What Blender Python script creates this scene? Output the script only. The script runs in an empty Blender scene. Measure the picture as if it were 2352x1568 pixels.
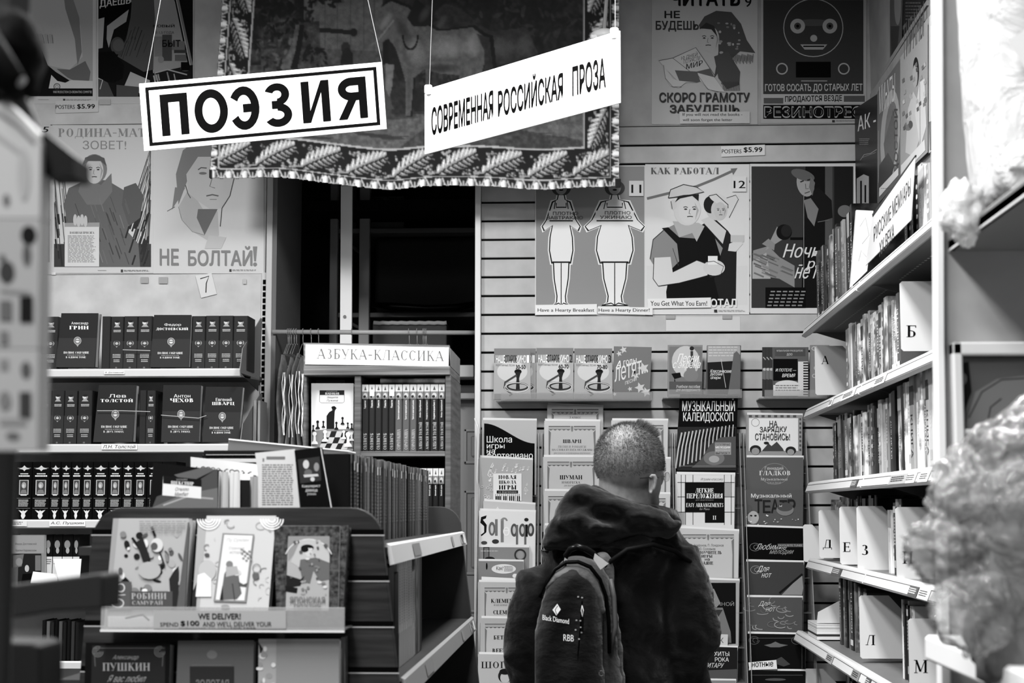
import bpy, bmesh, math, random
import numpy as np
from mathutils import Vector, Matrix, noise
from mathutils.geometry import tessellate_polygon
random.seed(7)
S = bpy.context.scene
COL = S.collection
R_ = math.radians
# ------------------------------------------------------------------ camera
FPX = 3860.0
PITCH = math.atan(386/3860); YAW = math.atan(189*math.cos(PITCH)/3860)
CAM = Vector((0, 0, 1.5))
FW = Vector((-math.sin(YAW)*math.cos(PITCH), math.cos(YAW)*math.cos(PITCH), math.sin(PITCH)))
RT = Vector((math.cos(YAW), math.sin(YAW), 0))
UP = RT.cross(FW)
cd = bpy.data.cameras.new('camera'); cam = bpy.data.objects.new('camera', cd); COL.objects.link(cam)
cam.matrix_world = Matrix(((RT.x, UP.x, -FW.x, CAM.x), (RT.y, UP.y, -FW.y, CAM.y), (RT.z, UP.z, -FW.z, CAM.z), (0, 0, 0, 1)))
cd.sensor_width = 36; cd.lens = FPX/2352*36; cd.clip_start = .05
cd.dof.use_dof = True; cd.dof.focus_distance = 6.3; cd.dof.aperture_fstop = 10.0
S.camera = cam
# ------------------------------------------------------------------ world, lights, exposure
w = bpy.data.worlds.new('world'); S.world = w; w.use_nodes = True
w.node_tree.nodes['Background'].inputs[0].default_value = (1, 1, 1, 1)
w.node_tree.nodes['Background'].inputs[1].default_value = .19
S.view_settings.view_transform = 'Standard'; S.view_settings.look = 'None'
S.view_settings.exposure = 0.16; S.view_settings.gamma = 1; S.view_settings.use_curve_mapping = False
LAMPS = [(-.75, -.1, 3.35, .35, 1.3, 92, 0), (-.75, 1.5, 3.35, .35, 1.3, 68, 0), (-1.9, 3.7, 3.62, .35, 1.3, 140, 0), (.0, 3.8, 3.62, .35, 1.3, 118, 0)]
for x, y, z, sx, sy, e, t in LAMPS:
    ld = bpy.data.lights.new('ceiling_lamp_light', 'AREA'); ld.shape = 'RECTANGLE'; ld.size = sx; ld.size_y = sy; ld.energy = e
    lo = bpy.data.objects.new('ceiling_lamp_light', ld); COL.objects.link(lo); lo.location = (x, y, z-.05); lo.rotation_euler = (t, 0, 0)

# ------------------------------------------------------------------ pixel to world
def ray(px, py):
    return (FW*FPX + RT*(px-1176) + UP*(784-py))
def P(px, py, Y):
    d = ray(px, py); return CAM + d*(Y/d.y)
def PX(px, py, X):
    d = ray(px, py); return CAM + d*(X/d.x)
def PL(px, py, p0, n):
    d = ray(px, py); return CAM + d*((p0-CAM).dot(n)/d.dot(n))
# ------------------------------------------------------------------ materials
MC = {}
def gm(g, rough=.6, kind='', spec=.4):
    """grey material; g is a display grey, kind adds a procedural pattern"""
    k = (round(g, 2), round(rough, 2), kind)
    if k in MC: return MC[k]
    m = bpy.data.materials.new('grey_%02d_%s' % (round(g*100), kind or 'plain')); m.use_nodes = True
    nt = m.node_tree; b = nt.nodes['Principled BSDF']; v = max(g, .0)**2.2
    b.inputs['Base Color'].default_value = (v, v, v, 1); b.inputs['Roughness'].default_value = rough
    b.inputs['Specular IOR Level'].default_value = .03+.42*g
    N = nt.nodes.new; L = nt.links.new
    def tex(scale, det=4, coord='Object', sc=None):
        tc = N('ShaderNodeTexCoord'); mp = N('ShaderNodeMapping'); n = N('ShaderNodeTexNoise')
        L(tc.outputs[coord], mp.inputs[0]); L(mp.outputs[0], n.inputs['Vector']); n.inputs['Scale'].default_value = scale
        n.inputs['Detail'].default_value = det
        if sc: mp.inputs['Scale'].default_value = sc
        return n, mp
    def ramp(src, pts):
        r = N('ShaderNodeValToRGB'); L(src, r.inputs[0]); e = r.color_ramp.elements
        while len(e) < len(pts): e.new(.5)
        for q, (p, c) in zip(e, pts):
            q.position = p; c = c**2.2; q.color = (c, c, c, 1)
        return r
    if kind == 'mottle':
        n, mp = tex(9); r = ramp(n.outputs[0], [(.3, g*.93), (.7, min(1, g*1.05))]); L(r.outputs[0], b.inputs['Base Color'])
    elif kind == 'wood':
        n, mp = tex(6, 6, sc=(1, 1, 14)); r = ramp(n.outputs[0], [(.3, g*.75), (.7, g*1.25)]); L(r.outputs[0], b.inputs['Base Color'])
    elif kind == 'woodx':
        n, mp = tex(5, 6, sc=(.6, 1, 22)); r = ramp(n.outputs[0], [(.35, g*.7), (.65, g*1.3)]); L(r.outputs[0], b.inputs['Base Color'])
    elif kind == 'cloth':
        n, mp = tex(5, 8); r = ramp(n.outputs[0], [(.3, g*.7), (.75, g*1.5)]); L(r.outputs[0], b.inputs['Base Color'])
        bp = N('ShaderNodeBump'); bp.inputs['Strength'].default_value = .5; bp.inputs['Distance'].default_value = .02
        n2, mp2 = tex(14, 5, sc=(1, 1, 1.6)); L(n2.outputs[0], bp.inputs['Height']); L(bp.outputs[0], b.inputs['Normal'])
        b.inputs['Sheen Weight'].default_value = .15
    elif kind == 'pages':
        n, mp = tex(1, 3, sc=(700, 3, 3)); r = ramp(n.outputs[0], [(.3, g*.8), (.7, g)]); L(r.outputs[0], b.inputs['Base Color'])
    elif kind == 'print':   # busy printed cover: blotches that differ from copy to copy
        n, mp = tex(16, 7); oi = N('ShaderNodeObjectInfo'); mu = N('ShaderNodeMath'); mu.operation = 'MULTIPLY'; mu.inputs[1].default_value = 37
        L(oi.outputs['Random'], mu.inputs[0]); L(mu.outputs[0], mp.inputs['Location'])
        r = ramp(n.outputs[0], [(.34, g*.35), (.47, g*.8), (.53, min(1, g*1.15)), (.66, min(1, g*1.5))]); L(r.outputs[0], b.inputs['Base Color'])
    elif kind == 'blotch':
        n, mp = tex(26, 4); r = ramp(n.outputs[0], [(.4, g*.35), (.5, g), (.62, min(1, g*1.12))]); L(r.outputs[0], b.inputs['Base Color'])
    elif kind == 'leather':
        n, mp = tex(160, 3); r = ramp(n.outputs[0], [(.35, g*.6), (.65, g*1.5)]); L(r.outputs[0], b.inputs['Base Color'])
        bp = N('ShaderNodeBump'); bp.inputs['Strength'].default_value = .6; bp.inputs['Distance'].default_value = .002
        L(n.outputs[0], bp.inputs['Height']); L(bp.outputs[0], b.inputs['Normal'])
    elif kind == 'skin':
        n, mp = tex(60, 5); r = ramp(n.outputs[0], [(.3, g*.9), (.7, g*1.06)]); L(r.outputs[0], b.inputs['Base Color'])
        b.inputs['Subsurface Weight'].default_value = .1; b.inputs['Subsurface Radius'].default_value = (.01, .01, .01)
    MC[k] = m; return m
def acrylic(name='clear_acrylic', tint=.9, alpha=.22, rough=.08):
    if name in MC: return MC[name]
    m = bpy.data.materials.new(name); m.use_nodes = True; nt = m.node_tree; nt.nodes.clear()
    o = nt.nodes.new('ShaderNodeOutputMaterial'); mx = nt.nodes.new('ShaderNodeMixShader')
    t = nt.nodes.new('ShaderNodeBsdfTransparent'); t.inputs[0].default_value = (tint, tint, tint, 1)
    g = nt.nodes.new('ShaderNodeBsdfPrincipled'); g.inputs['Base Color'].default_value = (.5, .5, .5, 1); g.inputs['Roughness'].default_value = rough
    mx.inputs[0].default_value = alpha
    nt.links.new(t.outputs[0], mx.inputs[1]); nt.links.new(g.outputs[0], mx.inputs[2]); nt.links.new(mx.outputs[0], o.inputs[0])
    MC[name] = m; return m
def emis(v):
    m = bpy.data.materials.new('lamp_diffuser'); m.use_nodes = True; b = m.node_tree.nodes['Principled BSDF']
    b.inputs['Emission Color'].default_value = (1, 1, 1, 1); b.inputs['Emission Strength'].default_value = v; return m
# ------------------------------------------------------------------ objects
def tag(o, label=None, cat=None, group=None, kind=None):
    if label and len(label.replace('-', ' ').split()) > 16: print('LONG', len(label.replace('-', ' ').split()), label)
    for k, v in (('label', label), ('category', cat), ('group', group), ('kind', kind)):
        if v: o[k] = v
    return o
def link(name, me, parent=None, M=None):
    o = bpy.data.objects.new(name, me); COL.objects.link(o)
    if parent: o.parent = parent
    if M is not None: o.matrix_local = M
    return o
def empty(name, loc, label=None, cat=None, group=None, kind=None):
    o = bpy.data.objects.new(name, None); COL.objects.link(o); o.location = loc; o.empty_display_size = .05
    return tag(o, label, cat, group, kind)
class MB:
    """collects shapes in world (or local) space, builds ONE mesh object"""
    def __init__(s): s.V = []; s.F = []; s.M = []; s.mats = []; s.smooth = False
    def mi(s, m):
        if m not in s.mats: s.mats.append(m)
        return s.mats.index(m)
    def add(s, V, F, m):
        n = len(s.V); s.V += [Vector(v) for v in V]; i = s.mi(m)
        for f in F: s.F.append([n+k for k in f]); s.M.append(i)
    def box(s, x0, x1, y0, y1, z0, z1, m, c=0):
        if c <= 0:
            V = [(x, y, z) for z in (z0, z1) for y in (y0, y1) for x in (x0, x1)]
            s.add(V, [(0, 2, 3, 1), (4, 5, 7, 6), (0, 1, 5, 4), (2, 6, 7, 3), (0, 4, 6, 2), (1, 3, 7, 5)], m); return s
        bm = bmesh.new(); vs = [bm.verts.new((x, y, z)) for z in (z0, z1) for y in (y0, y1) for x in (x0, x1)]
        for f in [(0, 2, 3, 1), (4, 5, 7, 6), (0, 1, 5, 4), (2, 6, 7, 3), (0, 4, 6, 2), (1, 3, 7, 5)]: bm.faces.new([vs[i] for i in f])
        bmesh.ops.bevel(bm, geom=bm.edges[:], offset=c, segments=1, affect='EDGES')
        bm.verts.index_update(); s.add([v.co.copy() for v in bm.verts], [[v.index for v in f.verts] for f in bm.faces], m); bm.free(); return s
    def prism(s, pts, d, m, m2=None):
        d = Vector(d); n = len(pts); A = [Vector(p) for p in pts]; B = [p+d for p in A]
        s.add(A+B, [list(range(n))], m)
        k = len(s.V)-2*n; i = s.mi(m2 or m)
        s.F.append([k+n+j for j in reversed(range(n))]); s.M.append(i)
        for j in range(n):
            q = (j+1) % n; s.F.append([k+j, k+n+j, k+n+q, k+q]); s.M.append(i)
        return s
    def tube(s, pts, r, m, n=8, cap=True):
        pts = [Vector(p) for p in pts]; rs = r if isinstance(r, (list, tuple)) else [r]*len(pts); V = []; F = []
        for i, p in enumerate(pts):
            t = (pts[min(i+1, len(pts)-1)]-pts[max(i-1, 0)]).normalized()
            a = t.cross(Vector((0, 0, 1)) if abs(t.z) < .9 else Vector((1, 0, 0))).normalized(); b = t.cross(a)
            for k in range(n):
                an = 2*math.pi*k/n; V.append(p+(a*math.cos(an)+b*math.sin(an))*rs[i])
        for i in range(len(pts)-1):
            for k in range(n):
                F.append((i*n+k, i*n+(k+1) % n, (i+1)*n+(k+1) % n, (i+1)*n+k))
        if cap: F.append(tuple(reversed(range(n)))); F.append(tuple(range((len(pts)-1)*n, len(pts)*n)))
        s.add(V, F, m); return s
    def ball(s, c, r, m, nu=16, nv=10, fn=None):
        c = Vector(c); r = r if isinstance(r, (list, tuple)) else (r, r, r); V = []; F = []
        for j in range(nv+1):
            ph = math.pi*j/nv
            for i in range(nu):
                th = 2*math.pi*i/nu; d = Vector((math.sin(ph)*math.cos(th), math.sin(ph)*math.sin(th), math.cos(ph)))
                k = fn(d) if fn else 1
                V.append(c+Vector((d.x*r[0], d.y*r[1], d.z*r[2]))*k)
        for j in range(nv):
            for i in range(nu): F.append((j*nu+i, (j+1)*nu+i, (j+1)*nu+(i+1) % nu, j*nu+(i+1) % nu))
        s.add(V, F, m); return s
    def build(s, name, parent=None, label=None, cat=None, group=None, kind=None, bevel=0, smooth=False, recentre=True, M=None):
        V = s.V; org = Vector((0, 0, 0))
        if M is None and recentre and V:
            lo = [min(v[i] for v in V) for i in range(3)]; hi = [max(v[i] for v in V) for i in range(3)]
            org = Vector(((lo[0]+hi[0])/2, (lo[1]+hi[1])/2, lo[2]))
        me = bpy.data.meshes.new(name); me.from_pydata([v-org for v in V], [], s.F)
        for m in s.mats: me.materials.append(m)
        me.polygons.foreach_set('material_index', s.M)
        if smooth: me.polygons.foreach_set('use_smooth', [True]*len(s.F))
        me.update()
        o = link(name, me)
        if M is not None: o.matrix_world = M
        else: o.location = org
        if parent is not None:
            o.parent = parent
            if M is None: o.location = org-wloc(parent)
            else: o.matrix_local = M
        if bevel:
            b = o.modifiers.new('bevel', 'BEVEL'); b.width = bevel; b.segments = 2; b.limit_method = 'ANGLE'
        return tag(o, label, cat, group, kind)
def wloc(o):
    p = Vector((0, 0, 0))
    while o: p += o.location; o = o.parent
    return p
# ------------------------------------------------------------------ lettering
TC = {}
GL = {}
def glyph_run(txt):
    """outline loops of a line of text, each outer loop filled by itself with its own holes"""
    c = bpy.data.curves.new('t', 'FONT'); c.body = txt; c.resolution_u = 3; c.fill_mode = 'NONE'; c.dimensions = '2D'
    o = bpy.data.objects.new('t', c); COL.objects.link(o); dg = bpy.context.evaluated_depsgraph_get(); e = o.evaluated_get(dg); m = e.to_mesh()
    P2 = [(v.co.x, v.co.y) for v in m.vertices]; nb = {}
    for ed in m.edges:
        a, b = ed.vertices; nb.setdefault(a, []).append(b); nb.setdefault(b, []).append(a)
    E = [tuple(ed.vertices) for ed in m.edges]; e.to_mesh_clear(); bpy.data.objects.remove(o); bpy.data.curves.remove(c)
    nx = {}
    for a, b in E: nx.setdefault(a, b)
    seen = set(); loops = []
    for st in range(len(P2)):
        if st in seen or st not in nb: continue
        lp = [st]; seen.add(st); cur = nx.get(st, nb[st][0]); prev = st
        while cur not in seen:
            lp.append(cur); seen.add(cur); n = [k for k in nb[cur] if k != prev]; prev, cur = cur, (n[0] if n else cur)
        if len(lp) > 2: loops.append([P2[k] for k in lp])
    ar = lambda L: sum(L[i][0]*L[(i+1) % len(L)][1]-L[(i+1) % len(L)][0]*L[i][1] for i in range(len(L)))/2
    def inside(p, L):
        r = False
        for i in range(len(L)):
            x0, y0 = L[i]; x1, y1 = L[(i+1) % len(L)]
            if (y0 > p[1]) != (y1 > p[1]) and p[0] < (x1-x0)*(p[1]-y0)/(y1-y0)+x0: r = not r
        return r
    if not loops: return [], [], []
    A_ = [ar(L) for L in loops]; n_ = len(loops); hm = {}; par = {}
    bb = [(min(p[0] for p in L), max(p[0] for p in L)) for L in loops]
    for i in range(n_):
        c_ = [k for k in range(n_) if k != i and A_[k]*A_[i] < 0 and abs(A_[k]) > abs(A_[i]) and bb[k][0] <= bb[i][0] and bb[k][1] >= bb[i][1] and inside(loops[i][0], loops[k])]
        par[i] = min(c_, key=lambda q: abs(A_[q])) if c_ else None
    outs = [i for i in range(n_) if par[i] is None]
    for i in outs: hm[i] = [h for h in range(n_) if par[h] == i]
    V = []; F = []; D = []
    for k, o_ in enumerate(outs):
        poly = [loops[o_]]+[loops[h] for h in hm[o_]]; flat = [p for L in poly for p in L]; n = len(V)
        tri = tessellate_polygon([[Vector((x, y, 0)) for x, y in L] for L in poly])
        V += flat; F += [(n+a, n+b, n+c__) for a, b, c__ in tri]; D += [(k % 6)*6e-6]*len(flat)
    return V, F, D
def sans(txt, off):
    if txt not in TC: TC[txt] = glyph_run(txt)
    return TC[txt]
T_, N_ = .17, .06
G = {}
def _g(ch, adv, *cmds): G[ch] = (adv, cmds)
v = lambda x, a=0, b=1, t=T_: ('v', x, a, b, t)
l = lambda x0, y0, x1, y1, t=N_: ('l', x0, y0, x1, y1, t)
s_ = lambda x, y: ('s', x, y)
a_ = lambda cx, cy, rx, ry, a0=0, a1=360: ('a', cx, cy, rx, ry, a0, a1)
_g('А', .95, l(.12, 0, .46, 1), l(.46, 1, .82, 0, T_), s_(.12, 0), s_(.82, 0), l(.22, .33, .68, .33))
_g('Б', .85, v(.24), l(.24, .97, .72, .97), l(.72, 1, .72, .8), a_(.44, .28, .28, .27, -90, 90), l(.24, .55, .44, .55), l(.24, .03, .44, .03))
_g('В', .88, v(.24), a_(.44, .76, .22, .23, -90, 90), a_(.46, .28, .28, .27, -90, 90), l(.24, .55, .46, .55), l(.24, .03, .46, .03), l(.24, .97, .44, .97))
_g('Г', .75, v(.24), l(.24, .97, .7, .97), l(.7, 1, .7, .76))
_g('Д', 1., l(.28, .03, .42, .97), l(.74, .03, .74, .97, T_), l(.38, .97, .82, .97), l(.08, .03, .94, .03), l(.1, .03, .1, -.2), l(.92, .03, .92, -.2))
_g('Е', .8, v(.24), l(.24, .97, .7, .97), l(.24, .03, .72, .03), l(.24, .52, .6, .52), l(.7, 1, .7, .78), l(.72, 0, .72, .24), l(.6, .42, .6, .62))
_g('Ж', 1.2, v(.6), l(.2, 1, .6, .5), l(1., 1, .6, .5), l(.5, .55, .18, 0, T_), l(.7, .55, 1.02, 0, T_), s_(.2, 1), s_(1., 1), s_(.18, 0), s_(1.02, 0))
_g('З', .75, a_(.36, .76, .22, .22, -90, 140), a_(.36, .27, .27, .26, -140, 90))
_g('И', 1., v(.24), v(.78), l(.28, .1, .74, .9))
_g('Й', 1., v(.24), v(.78), l(.28, .1, .74, .9), a_(.5, 1.22, .14, .12, 180, 360))
_g('К', .92, v(.24), l(.28, .45, .7, 1), l(.42, .58, .78, 0, T_), s_(.7, 1), s_(.8, 0))
_g('Л', .95, l(.18, .04, .4, .97), v(.74), l(.36, .97, .74, .97), s_(.16, .02))
_g('М', 1.15, l(.18, 0, .2, 1), v(.94), l(.2, 1, .54, .1, T_), l(.54, .1, .9, 1), s_(.18, 0), s_(.16, 1))
_g('Н', 1., v(.24), v(.78), l(.24, .52, .78, .52))
_g('О', .92, a_(.46, .5, .36, .5))
_g('П', 1., v(.24), v(.78), l(.24, .97, .78, .97))
_g('Р', .82, v(.24), a_(.44, .72, .26, .26, -90, 90), l(.24, .45, .44, .45), l(.24, .97, .44, .97))
_g('С', .86, a_(.46, .5, .36, .5, 42, 318), l(.74, .99, .74, .76))
_g('Т', .86, v(.43), l(.1, .97, .76, .97), l(.1, 1, .1, .76), l(.76, 1, .76, .76))
_g('У', .88, l(.14, 1, .46, .36, T_), l(.76, 1, .4, .06), s_(.14, 1), s_(.76, 1), s_(.34, .04))
_g('Ф', 1.05, v(.52), a_(.52, .52, .4, .3))
_g('Х', .92, l(.14, 1, .76, 0, T_), l(.74, 1, .14, 0), s_(.14, 1), s_(.76, 1), s_(.14, 0), s_(.78, 0))
_g('Ц', 1.02, v(.24), v(.78), l(.24, .03, .94, .03), l(.94, .03, .94, -.2))
_g('Ч', .92, v(.72), v(.2, .5, 1), l(.2, .48, .7, .48))
_g('Ш', 1.4, v(.24), v(.7), v(1.16), l(.24, .03, 1.16, .03))
_g('Щ', 1.45, v(.24), v(.7), v(1.16), l(.24, .03, 1.32, .03), l(1.32, .03, 1.32, -.2))
_g('Ь', .82, v(.24), a_(.44, .28, .26, .27, -90, 90), l(.24, .55, .44, .55), l(.24, .03, .44, .03))
_g('Ы', 1.12, v(.24), a_(.44, .28, .24, .27, -90, 90), l(.24, .55, .44, .55), l(.24, .03, .44, .03), v(.92))
_g('Э', .86, a_(.4, .5, .36, .5, -138, 138), l(.4, .52, .76, .52))
_g('Ю', 1.3, v(.24), l(.24, .52, .5, .52), a_(.84, .5, .34, .5))
_g('Я', .88, v(.66), a_(.46, .72, .26, .26, 90, 270), l(.46, .97, .66, .97), l(.46, .45, .66, .45), l(.46, .45, .2, 0, T_), s_(.18, 0))
_g('І', .5, v(.25)); _g('-', .6, l(.1, .45, .5, .45, .09)); _g(' ', .45); _g('.', .35, l(.17, 0, .17, .13, .13))
for a, b in zip('ABEKMHOPCTX', 'АВЕКМНОРСТХ'): G[a] = G[b]
G['I'] = G['І']
_g('L', .78, v(.24), l(.24, .03, .72, .03), l(.72, 0, .72, .24))
_g('N', 1., v(.24, t=N_), v(.8, t=N_), l(.24, .96, .78, .04, T_))
_g('R', .9, v(.24), a_(.44, .74, .24, .24, -90, 90), l(.24, .48, .44, .48), l(.24, .97, .44, .97), l(.46, .48, .78, 0, T_), s_(.8, 0))
_g('S', .72, a_(.37, .75, .23, .23, 40, 270), a_(.37, .27, .25, .25, -140, 90), l(.6, .98, .6, .78), l(.12, .02, .12, .24))
_g('G', .92, a_(.46, .5, .36, .5, 42, 318), l(.74, .99, .74, .76), l(.76, .05, .76, .42, .12), s_(.76, .42))
_g('Y', .9, l(.12, 1, .45, .45, T_), l(.76, 1, .45, .45), v(.45, 0, .45), s_(.12, 1), s_(.76, 1))
_g('D', .95, v(.24), a_(.46, .5, .34, .47, -90, 90), l(.24, .03, .46, .03), l(.24, .97, .46, .97))
_g('V', .9, l(.12, 1, .45, 0, T_), l(.78, 1, .45, 0), s_(.12, 1), s_(.78, 1))
def serif(txt, wt=1.0):
    k = ('serif', txt, wt)
    if k in TC: return TC[k]
    V = []; F = []; x = 0
    def quad(a, b, t, horiz=False):
        (x0, y0), (x1, y1) = a, b
        if abs(y1-y0) < 1e-6: nx, ny = 0, t/2
        elif abs(x1-x0) < 1e-6: nx, ny = t/2, 0
        else: nx, ny = t/2, 0
        n = len(V); V.extend([(x0-nx, y0-ny), (x0+nx, y0+ny), (x1+nx, y1+ny), (x1-nx, y1-ny)]); F.append((n, n+1, n+2, n+3))
    for ch in txt:
        adv, cm = G[ch]
        for c in cm:
            if c[0] == 'v':
                quad((x+c[1], c[2]), (x+c[1], c[3]), c[4]*wt)
                for yy in (c[2]+.02, c[3]-.02):
                    if yy < .1 or yy > .9: quad((x+c[1]-.18, yy), (x+c[1]+.18, yy), .045)
            elif c[0] == 'l': quad((x+c[1], c[2]), (x+c[3], c[4]), c[5]*(wt if c[5] > .1 else 1))
            elif c[0] == 's': quad((x+c[1]-.14, min(max(c[2], .02), .98)), (x+c[1]+.14, min(max(c[2], .02), .98)), .045)
            else:
                _, cx, cy, rx, ry, a0, a1 = c; st = 18 if a1-a0 > 200 else 11; n = len(V)
                for i in range(st+1):
                    an = R_(a0+(a1-a0)*i/st); co, si = math.cos(an), math.sin(an); tx = T_*wt*abs(co)+N_*(1-abs(co))
                    V.append((x+cx+rx*co, cy+ry*si)); V.append((x+cx+max(rx-tx, .01)*co, cy+max(ry-N_, .01)*si))
                for i in range(st): F.append((n+2*i, n+2*i+2, n+2*i+3, n+2*i+1))
        x += adv
    TC[k] = (V, F); return TC[k]
# ------------------------------------------------------------------ flat print in photo-like 2D coordinates
class Art:
    def __init__(s, mp, eps=.0003, rough=.6): s.mp = mp; s.mb = MB(); s.d = eps; s.eps = eps; s.rough = rough
    def _a(s, V, F, g, D=None):
        s.mb.add([s.mp(x, y, s.d+(D[i] if D else 0)) for i, (x, y) in enumerate(V)], F, gm(g, s.rough)); s.d += (.0003 if max(D) > 2e-4 else .00012 if max(D) > 4e-5 else .00006) if D else .00007
    def poly(s, pts, g): s._a(pts, [tuple(range(len(pts)))], g); return s
    def flat(s, pts, g): return s.poly([(pts[i], pts[i+1]) for i in range(0, len(pts), 2)], g)
    def rect(s, x0, y0, x1, y1, g): return s.poly([(x0, y0), (x1, y0), (x1, y1), (x0, y1)], g)
    def ell(s, cx, cy, rx, ry, g, rot=0, n=22, a0=0, a1=360):
        c, q = math.cos(R_(rot)), math.sin(R_(rot)); pts = []
        for i in range(n + (0 if a1-a0 >= 360 else 1)):
            a = R_(a0+(a1-a0)*i/n); x, y = rx*math.cos(a), ry*math.sin(a); pts.append((cx+x*c-y*q, cy+x*q+y*c))
        return s.poly(pts, g)
    def line(s, pts, w, g, closed=False):
        P_ = list(pts); V = []; F = []; n = len(P_)
        for i, (x, y) in enumerate(P_):
            a = P_[(i-1) % n] if (i > 0 or closed) else P_[i]; b = P_[(i+1) % n] if (i < n-1 or closed) else P_[i]
            dx, dy = b[0]-a[0], b[1]-a[1]; L = math.hypot(dx, dy) or 1; nx, ny = -dy/L*w/2, dx/L*w/2
            V += [(x+nx, y+ny), (x-nx, y-ny)]
        for i in range(n if closed else n-1):
            j = (i+1) % n; F.append((2*i, 2*i+1, 2*j+1, 2*j))
        s._a(V, F, g); return s
    def ring(s, cx, cy, rx, ry, w, g, n=26): return s.line([(cx+rx*math.cos(2*math.pi*i/n), cy+ry*math.sin(2*math.pi*i/n)) for i in range(n)], w, g, True)
    def arc(s, cx, cy, rx, ry, a0, a1, w, g, n=14): return s.line([(cx+rx*math.cos(R_(a0+(a1-a0)*i/n)), cy+ry*math.sin(R_(a0+(a1-a0)*i/n))) for i in range(n+1)], w, g)
    def text(s, t, x0, y0, x1, y1, g, f='s', b=.0, sh=0, rot=0, slope=0):
        if f == 'serif' and all(c in G for c in t): V, F = serif(t, 1+b)
        else: V, F, D = sans(t, 0)
        if f == 'serif' and all(c in G for c in t): D = [(i//4 % 40)*5e-6 for i in range(len(V))]
        else:
            n = len(V); D0 = D
            if b > 0:
                e = .012*min(b, 2.4); O_ = [(0, 0), (-e, 0), (e, 0)]+([(0, e), (0, -e), (-e, e), (e, -e)] if b > 1.2 else [])
                V = [(x+dx, y+dy) for dx, dy in O_ for x, y in V]; F = [tuple(i+n*k for i in f_) for k in range(len(O_)) for f_ in F]; D = [k*4e-5+D0[i] for k in range(len(O_)) for i in range(n)]
        if not V: return s
        ax = min(p[0] for p in V); bx = max(p[0] for p in V); ay = min(p[1] for p in V); by = max(p[1] for p in V)
        sx = 1/max(bx-ax, 1e-6); sy = 1/max(by-ay, 1e-6); W = []
        for x, y in V:
            u = (x-ax)*sx; q = (y-ay)*sy
            if rot == 90: X = x0+(1-q)*(x1-x0); Y = y1-u*(y1-y0)
            elif rot == -90: X = x0+q*(x1-x0); Y = y0+u*(y1-y0)
            else:
                X = x0+u*(x1-x0)+sh*(q-.5)*(y1-y0); Y = y1-q*(y1-y0)+slope*u*(x1-x0)
            W.append((X, Y))
        s._a(W, F, g, D); return s
    def lines(s, x0, y0, x1, y1, n, g, w=.45, jag=.15):
        """small print too fine to read: broken rules"""
        rr = random.Random(int(x0*7+y0)); V = []; F = []; h = (y1-y0)/n
        for i in range(n):
            x = x0; y = y0+h*i; e = x1-(x1-x0)*jag*rr.random()
            while x < e:
                q = min(e, x+(x1-x0)*rr.uniform(.05, .17)); k = len(V); V += [(x, y), (q, y), (q, y+h*w), (x, y+h*w)]; F.append((k, k+1, k+2, k+3)); x = q+(x1-x0)*.025
        s._a(V, F, g); return s
    def build(s, name='print', parent=None, M=None, **k):
        if not s.mb.V: return None
        return s.mb.build(name, parent, M=M, **k)
def wall_map(Y): return lambda x, y, d: P(x, y, Y)-Vector((0, d, 0))
def plane_map(p0, n):
    return lambda x, y, d: PL(x, y, p0, n)+n*d
def quadlocal(o, ex, ez, n, win):
    """map window coordinates to a rectangle with origin o (top left), edge vectors ex (right) and ez (down)"""
    x0, y0, x1, y1 = win
    return lambda x, y, d: o+ex*((x-x0)/(x1-x0))+ez*((y-y0)/(y1-y0))+n*d
# ------------------------------------------------------------------ books
def fbook(q, Y, label, th=.018, lean=0, g=.6, pg=.86, art=None, group=None, name='book', kind='', cat='book', yaw=0, rough=.45, edge=None, cover=.0015, lip=.002):
    """a book seen from its cover. q = (x0,y0,x1,y1) or four corners TL TR BR BL in photo pixels, Y = depth of its front foot"""
    if len(q) == 4 and not isinstance(q[0], tuple): x0, y0, x1, y1 = q; q = [(x0, y0), (x1, y0), (x1, y1), (x0, y1)]
    n = Vector((math.sin(yaw)*math.cos(lean), -math.cos(yaw)*math.cos(lean), math.sin(lean)))
    p0 = P((q[2][0]+q[3][0])/2, (q[2][1]+q[3][1])/2, Y)
    c = [PL(x, y, p0, n) for x, y in q]
    mb = MB(); m = gm(g, rough, kind)
    sp = (c[1]-c[0]).normalized()
    mb.prism(c, -n*cover, m)
    mb.prism([p-n*(th-cover) for p in c], -n*cover, m)
    L = [c[0], c[0]+sp*cover, c[3]+sp*cover, c[3]]
    mb.prism([p-n*cover*.9 for p in L], -n*(th-1.8*cover), m)
    o = mb.build(name, None, label, cat, group)
    dn = (c[3]-c[0]).normalized(); pb = MB()
    pc = [c[0]+sp*cover*.9+dn*lip, c[1]-sp*lip+dn*lip, c[2]-sp*lip-dn*lip, c[3]+sp*cover*.9-dn*lip]
    pb.prism([p-n*cover*1.02 for p in pc], -n*(th-2.1*cover), gm(edge or pg, .8)); pb.build('page_block', o)
    if art:
        A = Art(plane_map(p0, n)); art(A); A.build('cover_print', o)
    return o
BM = {}
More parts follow.
